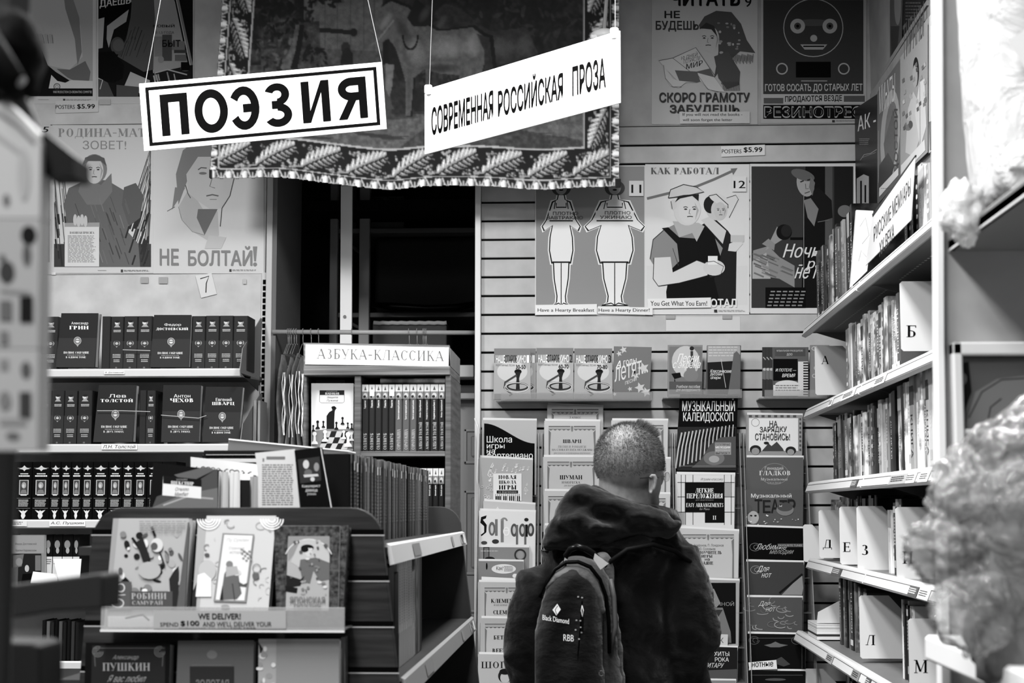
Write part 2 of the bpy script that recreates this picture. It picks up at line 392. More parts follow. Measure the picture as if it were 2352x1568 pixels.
def sbook(M, t, h, dp, g, label, group=None, kind='', art=None, rough=.4, pg=.84, name='book', artkey=None, cat='book'):
    """a book seen from its spine: local x thickness, y from the spine (0) inward, z height"""
    k = (round(t, 4), round(h, 3), round(dp, 3), round(g, 2), kind, rough)
    if k not in BM:
        mb = MB(); c = .0018; m = gm(g, rough, kind); r = min(.003, t*.3)
        pts = [(0, r, 0), (r, 0, 0), (t-r, 0, 0), (t, r, 0), (t, dp, 0), (t-c, dp, 0), (t-c, c+r, 0), (c, c+r, 0), (c, dp, 0), (0, dp, 0)]
        mb.prism(pts, (0, 0, h), m); o1 = mb.build('book', None, M=Matrix()); me1 = o1.data; bpy.data.objects.remove(o1)
        pb = MB(); pb.box(c, t-c, c+r, dp-.003, .003, h-.003, gm(pg, .8, 'pages')); o2 = pb.build('page_block', None, M=Matrix()); me2 = o2.data; bpy.data.objects.remove(o2)
        BM[k] = (me1, me2)
    me1, me2 = BM[k]
    o = link(name, me1); o.matrix_world = M; tag(o, label, cat, group); link('page_block', me2, o)
    if art:
        kk = ('art', artkey, k) if artkey else None
        if kk and kk in BM: link('spine_print', BM[kk], o)
        else:
            A = Art(lambda x, y, d: Vector((x*t, -d, h*(1-y)))); art(A); q = A.build('spine_print', None, M=Matrix()); q.parent = o
            if kk: BM[kk] = q.data
    return o
ORD = ['first', 'second', 'third', 'fourth', 'fifth', 'sixth', 'seventh', 'eighth', 'ninth', 'tenth', 'eleventh', 'twelfth', 'thirteenth', 'fourteenth', 'fifteenth', 'sixteenth', 'seventeenth', 'eighteenth', 'nineteenth', 'twentieth']
TENS = ['', '', 'twenty', 'thirty', 'forty', 'fifty', 'sixty', 'seventy', 'eighty', 'ninety']
def nth(i):
    if i < 20: return ORD[i]
    n = i+1
    if n % 10 == 0: return TENS[n//10][:-1]+'ieth'
    return TENS[n//10]+'-'+ORD[n % 10-1]
def tone(g): return 'black' if g < .12 else 'dark grey' if g < .3 else 'mid grey' if g < .5 else 'light grey' if g < .72 else 'white'
# ================================================================== SETTING
ZC = 3.95
MB().box(-3.6, 3.2, -1.5, 9.0, -.05, 0, gm(.35, .5, 'mottle')).build('floor', kind='structure')
MB().box(-3.6, 3.2, -1.5, 9.0, ZC, ZC+.05, gm(.82, .8)).build('ceiling', kind='structure')
for i, (x, y, z, sx, sy, e, t) in enumerate(LAMPS):
    o = empty('ceiling_lamp', (x, y, z), ['ceiling tube lamp farthest toward the shop front', 'ceiling tube lamp over the aisle before the gondola', 'lengthwise ceiling lamp above the classics shelving', 'lengthwise ceiling lamp above the person with the backpack'][i], 'lamp', 'ceiling lamps')
    MB().box(x-sx/2-.03, x+sx/2+.03, y-sy/2-.03, y+sy/2+.03, z-.03, z+.03, gm(.8), .006).build('housing', o)
    MB().tube([(x, y-.01, z+.03), (x, y-.01, ZC-.001)], .006, gm(.6)).build('drop_rod', o)
    MB().box(x-sx/2, x+sx/2, y-sy/2, y+sy/2, z-.04, z-.031, emis(3)).build('diffuser', o)
# slat wall, plane of its face at Y = 6.7
YS = 6.70; XL = (1105-1365)*YS/FPX; XR = 1.16
zr = P(1400, 764.8, YS).z
wb = MB().box(XL, XR, YS+.014, YS+.05, 0, ZC-.01, gm(.10, .8)).build('wall_back', kind='structure')
zt = P(1400, 325, YS).z
kt = round((zt-zr)/.0762)
for k in range(kt-1, -24, -1):
    z0 = zr+k*.0762+.0042; z1 = zr+(k+1)*.0762-.0042
    if z0 < .02: break
    MB().box(XL+.001, XR-.03, YS, YS+.0138, z0, z1, gm(.70, .55, 'mottle'), .0015).build('slat', wb)
zp = P(1400, 291, YS).z
MB().box(XL+.001, XR-.03, YS, YS+.0138, zr+kt*.0762+.004, zp-.002, gm(.62, .55, 'mottle'), .0015).build('slat', wb)
MB().box(XL+.001, XR-.03, YS-.006, YS+.0138, zp, ZC-.012, gm(.60, .6, 'mottle'), .001).build('panel', wb)
# white jamb between the dark store and the slat wall
xa = (1092-1365)*YS/FPX
MB().box(xa, XL, YS-.03, YS+.06, 0, ZC-.01, gm(.84, .5), .002).build('trim_1', kind='structure')
# left wall, face at Y = 6.9
YW = 6.9; XW = (619-1365)*YW/FPX
wl = MB().box(-3.5, XW-.012, YW+.012, YW+.08, 0, ZC-.01, gm(.4)).build('wall_left', kind='structure')
zs1 = P(300, 285, YW).z; zs2 = P(300, 629, YW).z
for z0, z1 in ((0, zs2-.002), (zs2, zs1-.0015), (zs1+.0015, ZC-.01)):
    MB().box(-3.5, XW-.035, YW, YW+.012, z0, z1, gm(.80, .6, 'mottle'), .001).build('panel', wl)
# upright with slots at the edge of the opening
o = MB().box((605-1365)*YW/FPX, XW, YW-.035, YW+.08, 0, ZC-.01, gm(.76, .5), .002).build('trim_2', kind='structure')
MB().box(XW, XW+.018, YW-.03, YW+.55, 0, ZC-.01, gm(.42, .6)).build('door_jamb', o)
sl = MB(); sx0 = (593-1365)*YW/FPX; sx1 = (604-1365)*YW/FPX
st = MB().box(sx0, sx1, YW-.012, YW+.002, .02, zs2, gm(.8, .5)).build('trim_3', kind='structure')
z = .05
while z < zs2-.03:
    sl.box(sx0+.005, sx1-.002, YW-.0135, YW-.0115, z, z+.019, gm(.02)); z += .0262
sl.build('slots', st, kind='stuff')
# right wall behind the side shelving
XRW = 1.12
MB().box(XRW, XRW+.05, .6, YS+.05, 0, ZC-.01, gm(.58, .6, 'mottle')).build('wall_right', kind='structure')
# ---- dark store room through the opening
YB = 8.4
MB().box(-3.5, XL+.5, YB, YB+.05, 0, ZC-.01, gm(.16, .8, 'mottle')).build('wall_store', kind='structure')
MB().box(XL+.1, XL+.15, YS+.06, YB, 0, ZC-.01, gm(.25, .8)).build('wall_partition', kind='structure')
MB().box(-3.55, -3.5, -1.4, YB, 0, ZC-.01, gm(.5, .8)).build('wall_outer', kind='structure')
# added dark slab below the ceiling, keeps lamp light out of the store
MB().box(XW+.02, xa-.002, 7.5, YB, 2.85, 2.9, gm(.1, .9)).build('store_shade_slab', kind='structure')
# store door on the right of the opening
YD = 7.15
dr = MB().box(P(1036, 900, YD).x, P(1103, 900, YD).x+.16, YD, YD+.04, 0, P(1060, 884, YD).z, gm(.52, .5), .002).build('door_1', kind='structure')
for ya, yb in ((985, 1065), (1126, 1320), (1400, 1600)):
    x0, x1 = P(1066, ya, YD).x, P(1066, ya, YD).x+.2; z1, z0 = P(1066, ya, YD).z, P(1066, yb, YD).z
    m = MB()
    for a, b_, c_, d_ in ((x0, x1, z1-.012, z1), (x0, x1, z0, z0+.012), (x0, x0+.012, z0, z1)): m.box(a, b_, YD-.008, YD, c_, d_, gm(.56, .5), .003)
    m.box(x0+.03, x1, YD-.006, YD, z0+.03, z1-.03, gm(.5, .5), .005); m.build('door_panel', dr)
dc = MB(); a = P(1040, 845, YD).z; b_ = P(1040, 872, YD).z
dc.box(P(630, 845, 7.1).x, P(1092, 845, 7.1).x, 7.0, 7.16, b_, a, gm(.66, .6), .003); dc.build('store_ledge', None, 'pale painted ledge running across the dark store above the panelled door', 'ledge')
dc = MB(); dc.box(P(1048, 905, 7.1).x, P(1092, 905, 7.1).x, 7.08, 7.14, P(1048, 917, 7.1).z, P(1048, 903, 7.1).z, gm(.6, .4), .004); dc.box(P(1040, 905, 7.1).x, P(1050, 905, 7.1).x, 7.07, 7.14, P(1048, 919, 7.1).z, P(1048, 901, 7.1).z, gm(.05), .004)
dc.build('door_closer', None, 'small metal closer bar at the head of the grey panelled door', 'door closer')
# store shelving frame
fr = empty('storage_rack', (P(830, 784, 7.8).x, 7.9, 0), 'tall steel storage rack standing in the dark store room', 'rack')
for x0, x1, g in ((755, 773, .6), (823, 847, .6)):
    MB().box(P(x0, 784, 7.7).x, P(x1, 784, 7.7).x, 7.7, 7.75, 0, 3.3, gm(g, .4), .003).build('upright', fr)
for yy in (522, 716):
    MB().box(P(773, yy, 7.7).x, P(1300, yy, 7.7).x, 7.72, 8.3, P(900, yy+11, 7.7).z, P(900, yy, 7.7).z, gm(.38, .5), .003).build('shelf', fr)
MB().tube([P(775, 540, 7.76), P(840, 590, 7.76)], .008, gm(.3)).build('brace', fr)
MB().tube([P(775, 725, 7.76), P(838, 760, 7.76)], .008, gm(.3)).build('brace', fr)
zz = P(900, 522, 7.7).z
b1 = MB().box(P(773, 500, 7.8).x, P(818, 500, 7.8).x, 7.8, 8.1, zz, P(900, 430, 7.8).z+.05, gm(.26, .7), .003).build('carton', None, 'smaller dim cardboard carton beside the rack upright in the store', 'box', 'cartons in the store')
b2 = MB().box(P(848, 500, 7.8).x, P(928, 500, 7.8).x, 7.8, 8.1, zz, P(900, 450, 7.8).z, gm(.33, .7), .003).build('carton', None, 'dim printed carton on the upper shelf of the store rack', 'box', 'cartons in the store')
A = Art(wall_map(7.798)); A.text('CB2334', 852, 455, 880, 462, .08); A.ell(860, 468, 6, 5, .08); A.rect(890, 450, 891, 508, .2); A.lines(893, 455, 925, 500, 7, .2); A.build('carton_print', b2)
b3 = MB().box(P(848, 450, 7.78).x, P(925, 450, 7.78).x, 7.78, 8.1, P(900, 447.5, 7.8).z, P(900, 425, 7.8).z, gm(.06, .6), .003).build('carton', None, 'black carton lying on top of the dim printed carton', 'box', 'cartons in the store')
# covered load on the middle shelf and bin bag
mb = MB(); mb.box(P(860, 600, 7.8).x, P(1110, 600, 7.8).x, 7.8, 8.25, P(900, 715, 7.7).z, P(900, 545, 7.8).z, gm(.2, .75), .02)
mb.build('covered_crate', None, 'large dark grey crate filling the middle shelf of the store rack', 'crate', bevel=.01)
mb = MB(); mb.tube([P(855, 700, 7.68), P(900, 704, 7.66), P(980, 708, 7.66), P(1050, 706, 7.66), P(1092, 698, 7.68)], [.012, .02, .016, .018, .014], gm(.05, .3)); mb.build('black_sheet', None, 'rolled black plastic sheet lying along the middle rack shelf', 'sheet', smooth=True)
mb = MB(); mb.box(P(856, 740, 7.6).x, P(1026, 740, 7.6).x, 7.6, 7.9, P(900, 900, 7.6).z, P(900, 741, 7.6).z, gm(.30, .6), .004)
o = mb.build('wrapped_carton', None, 'wide grey carton with glossy wrap edge under the hanger rail', 'box')
mb = MB(); q = [P(858+i*7, 741+(i % 3)*.6, 7.595) for i in range(25)]; mb.tube(q, .010, gm(.75, .12)); mb.build('shrink_wrap', o, smooth=True)
# bright board post
mb = MB(); mb.prism([P(783, 428, 7.2), P(809, 428, 7.2), P(806, 1100, 7.2), P(779, 1100, 7.2)], (0, .02, 0), gm(.97, .5)); mb.prism([P(783, 428, 7.2), P(809, 428, 7.2), P(809, 300, 7.2), P(783, 300, 7.2)], (0, .02, 0), gm(.8, .5))
o = mb.build('timber_post', None, 'pale painted post standing upright in the store opening', 'post'); mb = MB(); c = P(792, 727, 7.198)
mb.tube([c, c-Vector((0, .004, 0))], .007, gm(.5, .3), 12); mb.build('screw', o)
mb = MB().box(P(660, 784, 8.2).x, P(672, 784, 8.2).x, 8.2, 8.24, .5, 2.2, gm(.12)); mb.build('conduit_pipe', None, 'dark vertical conduit on the far store wall', 'pipe', bevel=.01)
# crack in the far wall
Art(wall_map(YB-.002)).line([(668, 618), (690, 613), (705, 610), (720, 615), (733, 610)], 1.5, .03).build('wall_crack', bpy.data.objects['wall_store'])
# hanger rail
YR = 6.86
mb = MB().tube([P(626, 762, YR), P(1094, 764, YR)], .0095, gm(.62, .3), 14); rail = mb.build('clothes_rail', None, 'round metal clothes rail across the store opening', 'rail', smooth=True)
hk = [(661, 1), (664, 1), (668, 1), (675, 1), (680, 1), (695, 0), (714, 0), (731, 0), (807, 0), (939, 0), (957, 0), (971, 0), (975, 0), (978, 0)]
for i, (x, cl) in enumerate(hk):
    p = P(x, 757, YR); m = MB(); r = .013
    pts = [p+Vector((.001*(i % 3), math.sin(a)*r*1.15, -.010+math.cos(a)*r*1.15)) for a in [R_(t) for t in range(-150, 60, 25)]]
    b0 = pts[-1]; pts = pts+[p+Vector((.002, .0, -.035)), p+Vector((.003, 0, -.06))]
    m.tube(pts, .0016, gm(.55, .25), 5)
    ho = m.build('coat_hanger', None, ['%s wire hanger on the rail, counted from the opening edge by the classics wall' % nth(i)][0], 'hanger', 'wire hangers on the rail', smooth=True)
    m = MB(); c = p+Vector((.003, 0, -.06)); m.tube([c+Vector((-.004, 0, 0)), c+Vector((0, -.10, -.05)), c+Vector((0, .10, -.05)), c+Vector((.004, 0, 0))], .0018, gm(.5, .25), 5); m.build('shoulder_wire', ho)
# plastic covered garments hanging left of the small cabinet
for i, (x, wd, tp, bt) in enumerate([(650, 26, 815, 1035), (668, 22, 820, 1035), (683, 20, 812, 1035), (695, 16, 818, 1030), (706, 14, 860, 1032)]):
    mb = MB(); n = 14; hN = 12; V = []; F = []
    for j in range(hN+1):
        t = j/hN; py = tp+(bt-tp)*t; hw = wd*(.35+.65*min(1, t*5))*.27
        for k in range(n):
            a = 2*math.pi*k/n; rr = 1+.22*math.sin(3*a+j*.9+i*2)+.12*math.sin(7*a+i)
            c = P(x+hw*math.cos(a)*rr+3*math.sin(j*.8+i), py, 6.8+i*.012); V.append(c+Vector((0, .11*math.sin(a)*min(1, t*4+.25), 0)))
    for j in range(hN):
        for k in range(n): F.append((j*n+k, j*n+(k+1) % n, (j+1)*n+(k+1) % n, (j+1)*n+k))
    F.append(tuple(reversed(range(n)))); mb.add(V, F, gm(.34, .3, 'cloth'))
    o = mb.build('garment', None, 'dark garment in clear film, %s from the opening edge on the rail' % nth(i), 'garment', 'film covered garments', smooth=True)
    mb = MB(); rr = random.Random(i)
    for s in range(3):
        xx = x-wd*.2+rr.random()*wd*.4; mb.tube([P(xx+2*math.sin(t*2+s), tp+40+t*24, 6.67+i*.01) for t in range(7)], .0013, gm(.95, .1), 4)
    mb.build('film_crease', o)

# ================================================================== LEFT WALL SHELVING
XB = (600-1365)*6.9/FPX
YLP = 6.5; xr = (546-1365)*YLP/FPX
sh = [('top', 846, 863), ('second', 1019, 1037), ('third', 1193, 1211), ('fourth', 1368, 1386), ('fifth', 1519, 1536)]
ZL = {}
for i, (nm, ya, yb) in enumerate(sh):
    zt_, zb_ = P(400, ya, YLP).z, P(400, yb, YLP).z; ZL[i] = zt_-.004
    o = empty('wall_shelf', ((xr-3.3)/2-.0, 6.7, zb_), '%s white-lipped metal shelf on the classics wall, counted downward' % nm, 'shelf', 'metal shelves on the classics wall')
    MB().box(-3.3, XB-.005, YLP+.02, YW-.002, zt_-.024, zt_-.005, gm(.38, .5), .002).build('shelf_board', o)
    m = MB(); pts = [(-3.3, YLP+.02, zt_-.001), (-3.3, YLP+.004, zt_), (-3.3, YLP, zt_-.006), (-3.3, YLP+.005, zb_), (-3.3, YLP+.03, zb_-.004), (-3.3, YLP+.03, zt_-.008)]
    m.prism(pts, (xr+3.3, 0, 0), gm(.85, .4)); lp = m.build('price_rail', o)
    m = MB(); m.box(-3.3, xr, YLP+.0045, YLP+.0065, zt_-.010, zt_-.008, gm(.25)); m.build('rail_groove', lp)
    # end bracket plate
    for (a, b_) in [((600, ya-112), None)]:
        pts = [PX(601, ya-114, XB), PX(598, ya-116, XB), PX(556, ya-46, XB), PX(550, ya+4, XB), PX(551, ya+19, XB), PX(594, ya+27, XB)]
        if i < 2: MB().prism(pts, (.003, 0, 0), gm(.50, .45)).build('end_bracket', o)
        pts = [PX(551, ya+10, XB), PX(560, ya+20, XB), PX(592, ya+52, XB), PX(594, ya+25, XB)]
        if i < 2: MB().prism(pts, (.003, 0, 0), gm(.2, .5)).build('support_arm', o)
def ltag(txt, x0, y0, x1, y1, label, blank=False, g=.9, slope=0):
    m = MB(); m.prism([P(x0, y0, YLP-.003), P(x1, y0, YLP-.003), P(x1, y1, YLP-.003), P(x0, y1, YLP-.003)], (0, .0008, 0), gm(g, .5))
    o = m.build('shelf_tag', None, label, 'price tag', 'name tags on the shelf rails')
    if txt:
        A = Art(wall_map(YLP-.003)); h = y1-y0; A.text(txt, x0+(x1-x0)*.05, y0+h*.2, x1-(x1-x0)*.05, y1-h*.22, .1, sh=.25, b=.5); A.build('lettering', o)
ltag('Ф. Достоевский', 239, 852, 286, 859, 'small name tag on the topmost shelf rail')
ltag('Л.Н. Толстой', 233, 1019, 315, 1032, 'bold italic name tag on the second shelf rail, near its middle')
ltag('Некрасов', -60, 1021, 42, 1034, 'name tag on the second shelf rail, cut off at the picture edge')
ltag('А.С. Пушкин', 113, 1195, 196, 1208, 'bold italic name tag on the third shelf rail')
m_ = ltag(None, 2, 1196, 62, 1208, 'faint two-line notice tag on the third shelf rail', g=.86)
A = Art(wall_map(YLP-.0035)); A.lines(6, 1198, 57, 1206, 2, .45); A.build('lettering', bpy.data.objects['shelf_tag.004'])
# ---- row one and two: dark collected works
def crest(A, cx, cy, rx, ry):
    A.ell(cx, cy, rx, ry, .62); A.flat([cx-rx*.6, cy+ry*.6, cx+rx*.6, cy+ry*.6, cx, cy+ry*1.5], .6); A.ring(cx, cy, rx*.72, ry*.72, rx*.14, .25, 16); A.ell(cx, cy, rx*.42, ry*.42, .85); A.rect(cx-rx*.5, cy-ry*.15, cx+rx*.5, cy+ry*.02, .2)
def spine_art(i, band=False, two=False):
    def f(A):
        A.rect(0, .46, 1, 1, .20 if not band else .22)
        A.ell(.5, .12, .2, .045, .55); A.ell(.46, .115, .13, .035, .8); A.flat([.25, .2, .42, .15, .6, .155, .75, .2], .6); A.ell(.5, .095, .19, .022, .15)
        A.lines(.22, .25, .8, .30, 2, .75, .55, 0)
        crest(A, .5, .50, .26, .052)
        A.lines(.2, .70, .82, .78, 3, .72, .5, 0); A.lines(.28, .80, .75, .86, 2, .7, .5, 0); A.ell(.5, .95, .08, .016, .4)
    return f
def cover_art(lines_, g2=.2):
    def f(A):
        x0, y0, x1, y1 = A.win; W_ = x1-x0; H_ = y1-y0; X = lambda u: x0+u*W_; Y = lambda v_: y0+v_*H_
        A.rect(X(0.01), Y(.46), X(.99), Y(.99), g2)
        for t, u0, v0, u1, v1, f_, b in lines_: A.text(t, X(u0), Y(v0), X(u1), Y(v1), .9, f_, b)
        crest(A, X(.53), Y(.52), W_*.1, H_*.075)
    return f
def coll(q, nm, label, third, base, shift=0):
    (a, b_, c_, d_) = q
    def art(A):
        xm0 = (a[0]+d_[0])/2; xm1 = (b_[0]+c_[0])/2; A.win = (xm0, a[1], xm1, c_[1]); x0, y0, x1, y1 = A.win; W_ = x1-x0; H_ = y1-y0
        X = lambda u, v_=.5: x0+u*W_+(.5-v_)*(a[0]-d_[0]); Y = lambda v_: y0+v_*H_
        A.poly([(X(0, .46), Y(.46)), (X(1, .46), Y(.46)), (X(1, 1), Y(1)), (X(0, 1), Y(1))], .21)
        A.text(nm[0], X(.29, .2), Y(.16+shift), X(.73, .2), Y(.22+shift), .88, 's', .5)
        hw = min(.42, .055*len(nm[1])+.03); A.text(nm[1], X(.5-hw, .27), Y(.235+shift), X(.5+hw, .27), Y(.30+shift), .92, 'serif', .5)
        crest(A, X(.5, .52), Y(.51+shift*.6), W_*.10, H_*.075)
        A.text('ПОЛНОЕ СОБРАНИЕ', X(.17, .74), Y(.71+shift*.3), X(.83, .74), Y(.75+shift*.3), .85, 'serif', .5)
        A.text(third, X(.27, .78), Y(.765+shift*.3), X(.73, .78), Y(.785+shift*.3), .75, 'serif')
        A.text('В ДВУХ ТОМАХ' if base else 'В ОДНОМ ТОМЕ', X(.24, .82), Y(.80+shift*.3), X(.76, .82), Y(.84+shift*.3), .85, 'serif', .5)
    return fbook(q, 6.52, label, th=.042, g=.17, pg=.82, art=art, group='dark collected works turned face out', rough=.5)
coll([(141, 719), (226, 719), (219, 843), (128, 843)], ('Александр', 'ГРИН'), 'dark face-out volume on the top classics shelf, nearest the picture edge', 'РОМАНОВ И ПОВЕСТЕЙ', 0)
coll([(354, 723), (440, 723), (434, 843), (345, 843)], ('Федор', 'ДОСТОЕВСКИЙ'), 'dark face-out volume in the middle of the top classics shelf', 'ПОВЕСТЕЙ И РАССКАЗОВ', 0)
coll([(227, 884), (314, 884), (306, 1015), (214, 1015)], ('Лев', 'ТОЛСТОЙ'), 'dark banded face-out volume above the bold italic tag of the second shelf', 'РОМАНОВ И ПОВЕСТЕЙ', 1)
coll([(375, 884), (462, 884), (457, 1015), (370, 1015)], ('Антон', 'ЧЕХОВ'), 'dark banded face-out volume second from the bracket on the second shelf', 'ПОВЕСТЕЙ РАССКАЗОВ И ЮМОРЕСОК', 1)
coll([(473, 888), (558, 888), (547, 1015), (465, 1015)], ('Евгений', 'ШВАРЦ'), 'dark face-out volume next to the bracket on the second shelf', 'СОЧИНЕНИЙ', 0, .04)
for q, lb in (([(223, 943), (280, 943), (345, 945)], 'first'), ([(370, 953), (456, 960), (474, 954)], 'second')):
    MB().tube([P(x, y, 6.505) for x, y in q], .0012, gm(.8), 5).build('rubber_band', None, 'thin pale rubber band around the %s banded volume of the second shelf' % lb, 'rubber band')
MB().tube([P(282, 803, 6.505), P(345, 805, 6.505)], .0012, gm(.8), 5).build('rubber_band', None, 'thin pale rubber band around the paired spines of the top shelf', 'rubber band')
cw = 0
for row, xs in ((0, [(66, 98), (98, 132), (232, 252), (252, 282), (282, 314), (314, 348), (439, 470), (470, 502), (502, 534), (534, 568)]), (1, [(58, 88), (88, 120), (121, 150), (150, 180), (181, 214), (322, 338), (338, 359), (359, 369), (566, 575), (577, 584)])):
    for j, (x0, x1) in enumerate(xs):
        zb_ = ZL[row]; x0w = P(x0+2, 780, 6.53).x; x1w = P(x1+1.5, 780, 6.53).x; hpx = (124 if row == 0 else 127); 
        h = P(300, (726 if row == 0 else 896), 6.53).z-zb_+(.0 if j % 3 else -.001)
        gg = .18 if x1-x0 > 12 else .6
        dy = .03 if gg < .5 else .16
        plain = (row == 0 and j == 2) or (row == 1 and j == 5) or gg > .5
        sbook(Matrix.Translation((x0w, 6.50+dy, zb_)), x1w-x0w-.001, h if gg < .5 else h*.85, .14, gg, 'dark portrait spine, %s book from the picture edge on the %s classics shelf' % (nth(j+(1 if j > 1 and row == 0 else 0)), ('top', 'second')[row]) if gg < .5 else 'thin pale pamphlet, %s behind the bracket of the second classics shelf' % nth(j-8), 'dark collected works, spine out', art=None if plain else spine_art(j), artkey=None if plain else 'cw', rough=.5)
# ---- row three: black ornate spines
ed = [-75, -38, -1, 36, 73, 114, 139, 163, 187.5, 213, 248, 280, 307, 337, 372, 405]
def ornate(A):
    A.rect(0, .0, 1, 1, .06)
    A.flat([.15, .12, .4, .09, .5, .06, .6, .09, .85, .12, .6, .13, .5, .16, .4, .13], .8); A.line([(.08, .105), (.92, .105)], .006, .6)
    A.lines(.25, .195, .75, .215, 1, .85, .9, 0); A.lines(.15, .23, .85, .255, 1, .9, .9, 0)
    A.rect(.2, .31, .8, .56, .75); A.rect(.25, .32, .75, .55, .25); A.ell(.5, .40, .15, .055, .6); A.flat([.28, .54, .36, .48, .5, .47, .64, .48, .72, .54], .45); A.ell(.47, .41, .08, .03, .75); A.rect(.3, .555, .7, .575, .85)
    A.line([(.06, .62), (.94, .62)], .005, .55); A.lines(.18, .645, .82, .77, 6, .75, .5, .1); A.line([(.06, .79), (.94, .79)], .005, .55)
    A.flat([.2, .82, .45, .84, .5, .82, .55, .84, .8, .82, .62, .88, .66, .92, .55, .97, .45, .97, .36, .92, .4, .88], .85)
for j in range(len(ed)-1):
    x0w = P(ed[j]+.7, 1130, 6.53).x; x1w = P(ed[j+1]-.7, 1130, 6.53).x
    sbook(Matrix.Translation((x0w, 6.53, ZL[2])), x1w-x0w, P(300, 1060, 6.53).z-ZL[2], .15, .05, 'black spine with gilt frame and small portrait, %s along the third classics shelf' % nth(j), 'black gilt classics', art=ornate, artkey='orn', rough=.35)
# ---- row four
def r4(x0, x1, top, g, lab, art=None, bot=1366, kind=''):
    return fbook((x0, top, x1, bot), 6.53, lab, th=.02, g=g, art=art, group='books of the fourth classics shelf', kind=kind)
r4(-30, 20, 1268, .85, 'white paperback at the picture edge of the fourth classics shelf', lambda A: A.ell(0, 1325, 7, 14, .15))
def a4(A):
    A.rect(23, 1230, 101, 1270, .55); A.text('Федор Достоевский', 35, 1246, 84, 1252, .25, b=.3); A.text('Братья Карамазовы', 36, 1261, 84, 1267, .25, b=.3)
    A.rect(19, 1271, 95, 1366, .13); A.flat([30, 1275, 55, 1272, 50, 1300, 30, 1305], .4); A.ell(44, 1290, 8, 9, .5); A.ell(62, 1305, 5, 8, .7); A.flat([45, 1366, 52, 1318, 72, 1316, 88, 1366], .05); A.rect(81, 1275, 94, 1310, .42); A.flat([22, 1305, 42, 1300, 40, 1366, 25, 1366], .32)
r4(20, 103, 1228, .5, 'face-out novel with grey title panel over a dark painting, fourth classics shelf', a4)
for j, (x0, x1) in enumerate([(-28, -12), (-12, 6), (6, 20), (108, 128), (128, 150), (150, 174), (174, 190)]):
    def ps(A):
        A.rect(0, 0, 1, .36, .08); A.ell(.45, .16, .3, .07, .5); A.ell(.5, .26, .18, .05, .6); A.rect(0, .36, 1, 1, .8); A.lines(.1, .4, .9, .5, 3, .3, .5)
    sbook(Matrix.Translation((P(x0+1, 1280, 6.6).x, 6.6 if x0 < 20 else 6.56, ZL[3])), P(x1, 1280, 6.6).x-P(x0+1, 1280, 6.6).x-.001, P(100, 1226, 6.6).z-ZL[3]-.002, .13, .1, 'paperback spine with dark portrait top, %s along the fourth classics shelf' % nth(j), 'portrait paperbacks of the fourth shelf', art=ps, artkey='ps')
fbook([(122, 1283), (187, 1283), (180, 1366), (143, 1366)], 6.47, 'folded white leaflet standing among the fourth shelf paperbacks', th=.004, g=.93, name='leaflet', cat='leaflet')
fbook([(76, 1312), (132, 1318), (132, 1340), (70, 1338)], 6.45, 'creased white sheet lying before the fourth shelf paperbacks', th=.003, g=.9, name='paper_sheet', cat='paper', lean=.9)
# ---- row five and the bottom
for j in range(9):
    x0 = 96+j*9.5; sbook(Matrix.Translation((P(x0, 1470, 6.56).x, 6.56, ZL[4])), .0135, P(100, 1424, 6.56).z-ZL[4]-(j % 3)*.004, .14, [.1, .35, .15, .08, .3, .12, .1, .2, .12][j], 'slim dark spine, %s from the counter on the fifth classics shelf' % nth(j), 'slim spines of the fifth shelf')
MB().box(-3.3, XB-.005, YLP, YW-.002, 0, .12, gm(.3, .5), .004).build('shelf_plinth', None, 'dark plinth at the foot of the classics wall', 'plinth')
# ================================================================== POSTERS
def poster(q, Y, g, label, art=None, th=.0012, rough=.5, name='poster', cat='poster', group=None, curl=0):
    if len(q) == 4 and not isinstance(q[0], tuple): x0, y0, x1, y1 = q; q = [(x0, y0), (x1, y0), (x1, y1), (x0, y1)]
    m = MB(); m.prism([P(x, y, Y) for x, y in q], (0, th, 0), gm(g, rough)); o = m.build(name, None, label, cat, group)
    if art: A = Art(wall_map(Y), rough=rough); art(A); A.build('printed_picture' if name == 'poster' else 'lettering', o)
    return o
def face(A, cx, cy, rx, ry, g=.72, dk=.3, turn=0):
    A.ell(cx, cy, rx, ry, g); ex = rx*.42; ey = cy-ry*.08; o = turn*rx
    for s in (-1, 1):
        A.line([(cx+o+s*ex-rx*.22, ey-ry*.13), (cx+o+s*ex, ey-ry*.19), (cx+o+s*ex+rx*.2, ey-ry*.12)], ry*.06, dk)
        A.ell(cx+o+s*ex, ey, rx*.16, ry*.055, dk); A.ell(cx+o+s*ex, ey-ry*.01, rx*.05, ry*.04, .1)
    A.line([(cx+o-rx*.02, ey), (cx+o-rx*.1, cy+ry*.25), (cx+o+rx*.06, cy+ry*.28)], ry*.04, dk+.15)
    A.line([(cx+o-rx*.28, cy+ry*.48), (cx+o, cy+ry*.45), (cx+o+rx*.28, cy+ry*.48)], ry*.07, dk)
    A.flat([cx+rx*.55, cy-ry*.6, cx+rx*.95, cy, cx+rx*.6, cy+ry*.75, cx+rx*.75, cy], g*.8)
YP = YW-.002
def hatch(A, x0, y0, x1, y1, n, g, w=1.2, dx=0, dy=0, seed=1):
    r = random.Random(seed); d0 = A.d
    for i in range(n):
        A.d = d0+(i % 6)*3e-5; x = x0+(x1-x0)*r.random(); y = y0+(y1-y0)*r.random(); k = r.uniform(.6, 1.2); A.line([(x, y), (x+dx*k, y+dy*k)], w*r.uniform(.6, 1.3), g*r.uniform(.8, 1.2))
    A.d = d0+2.4e-4
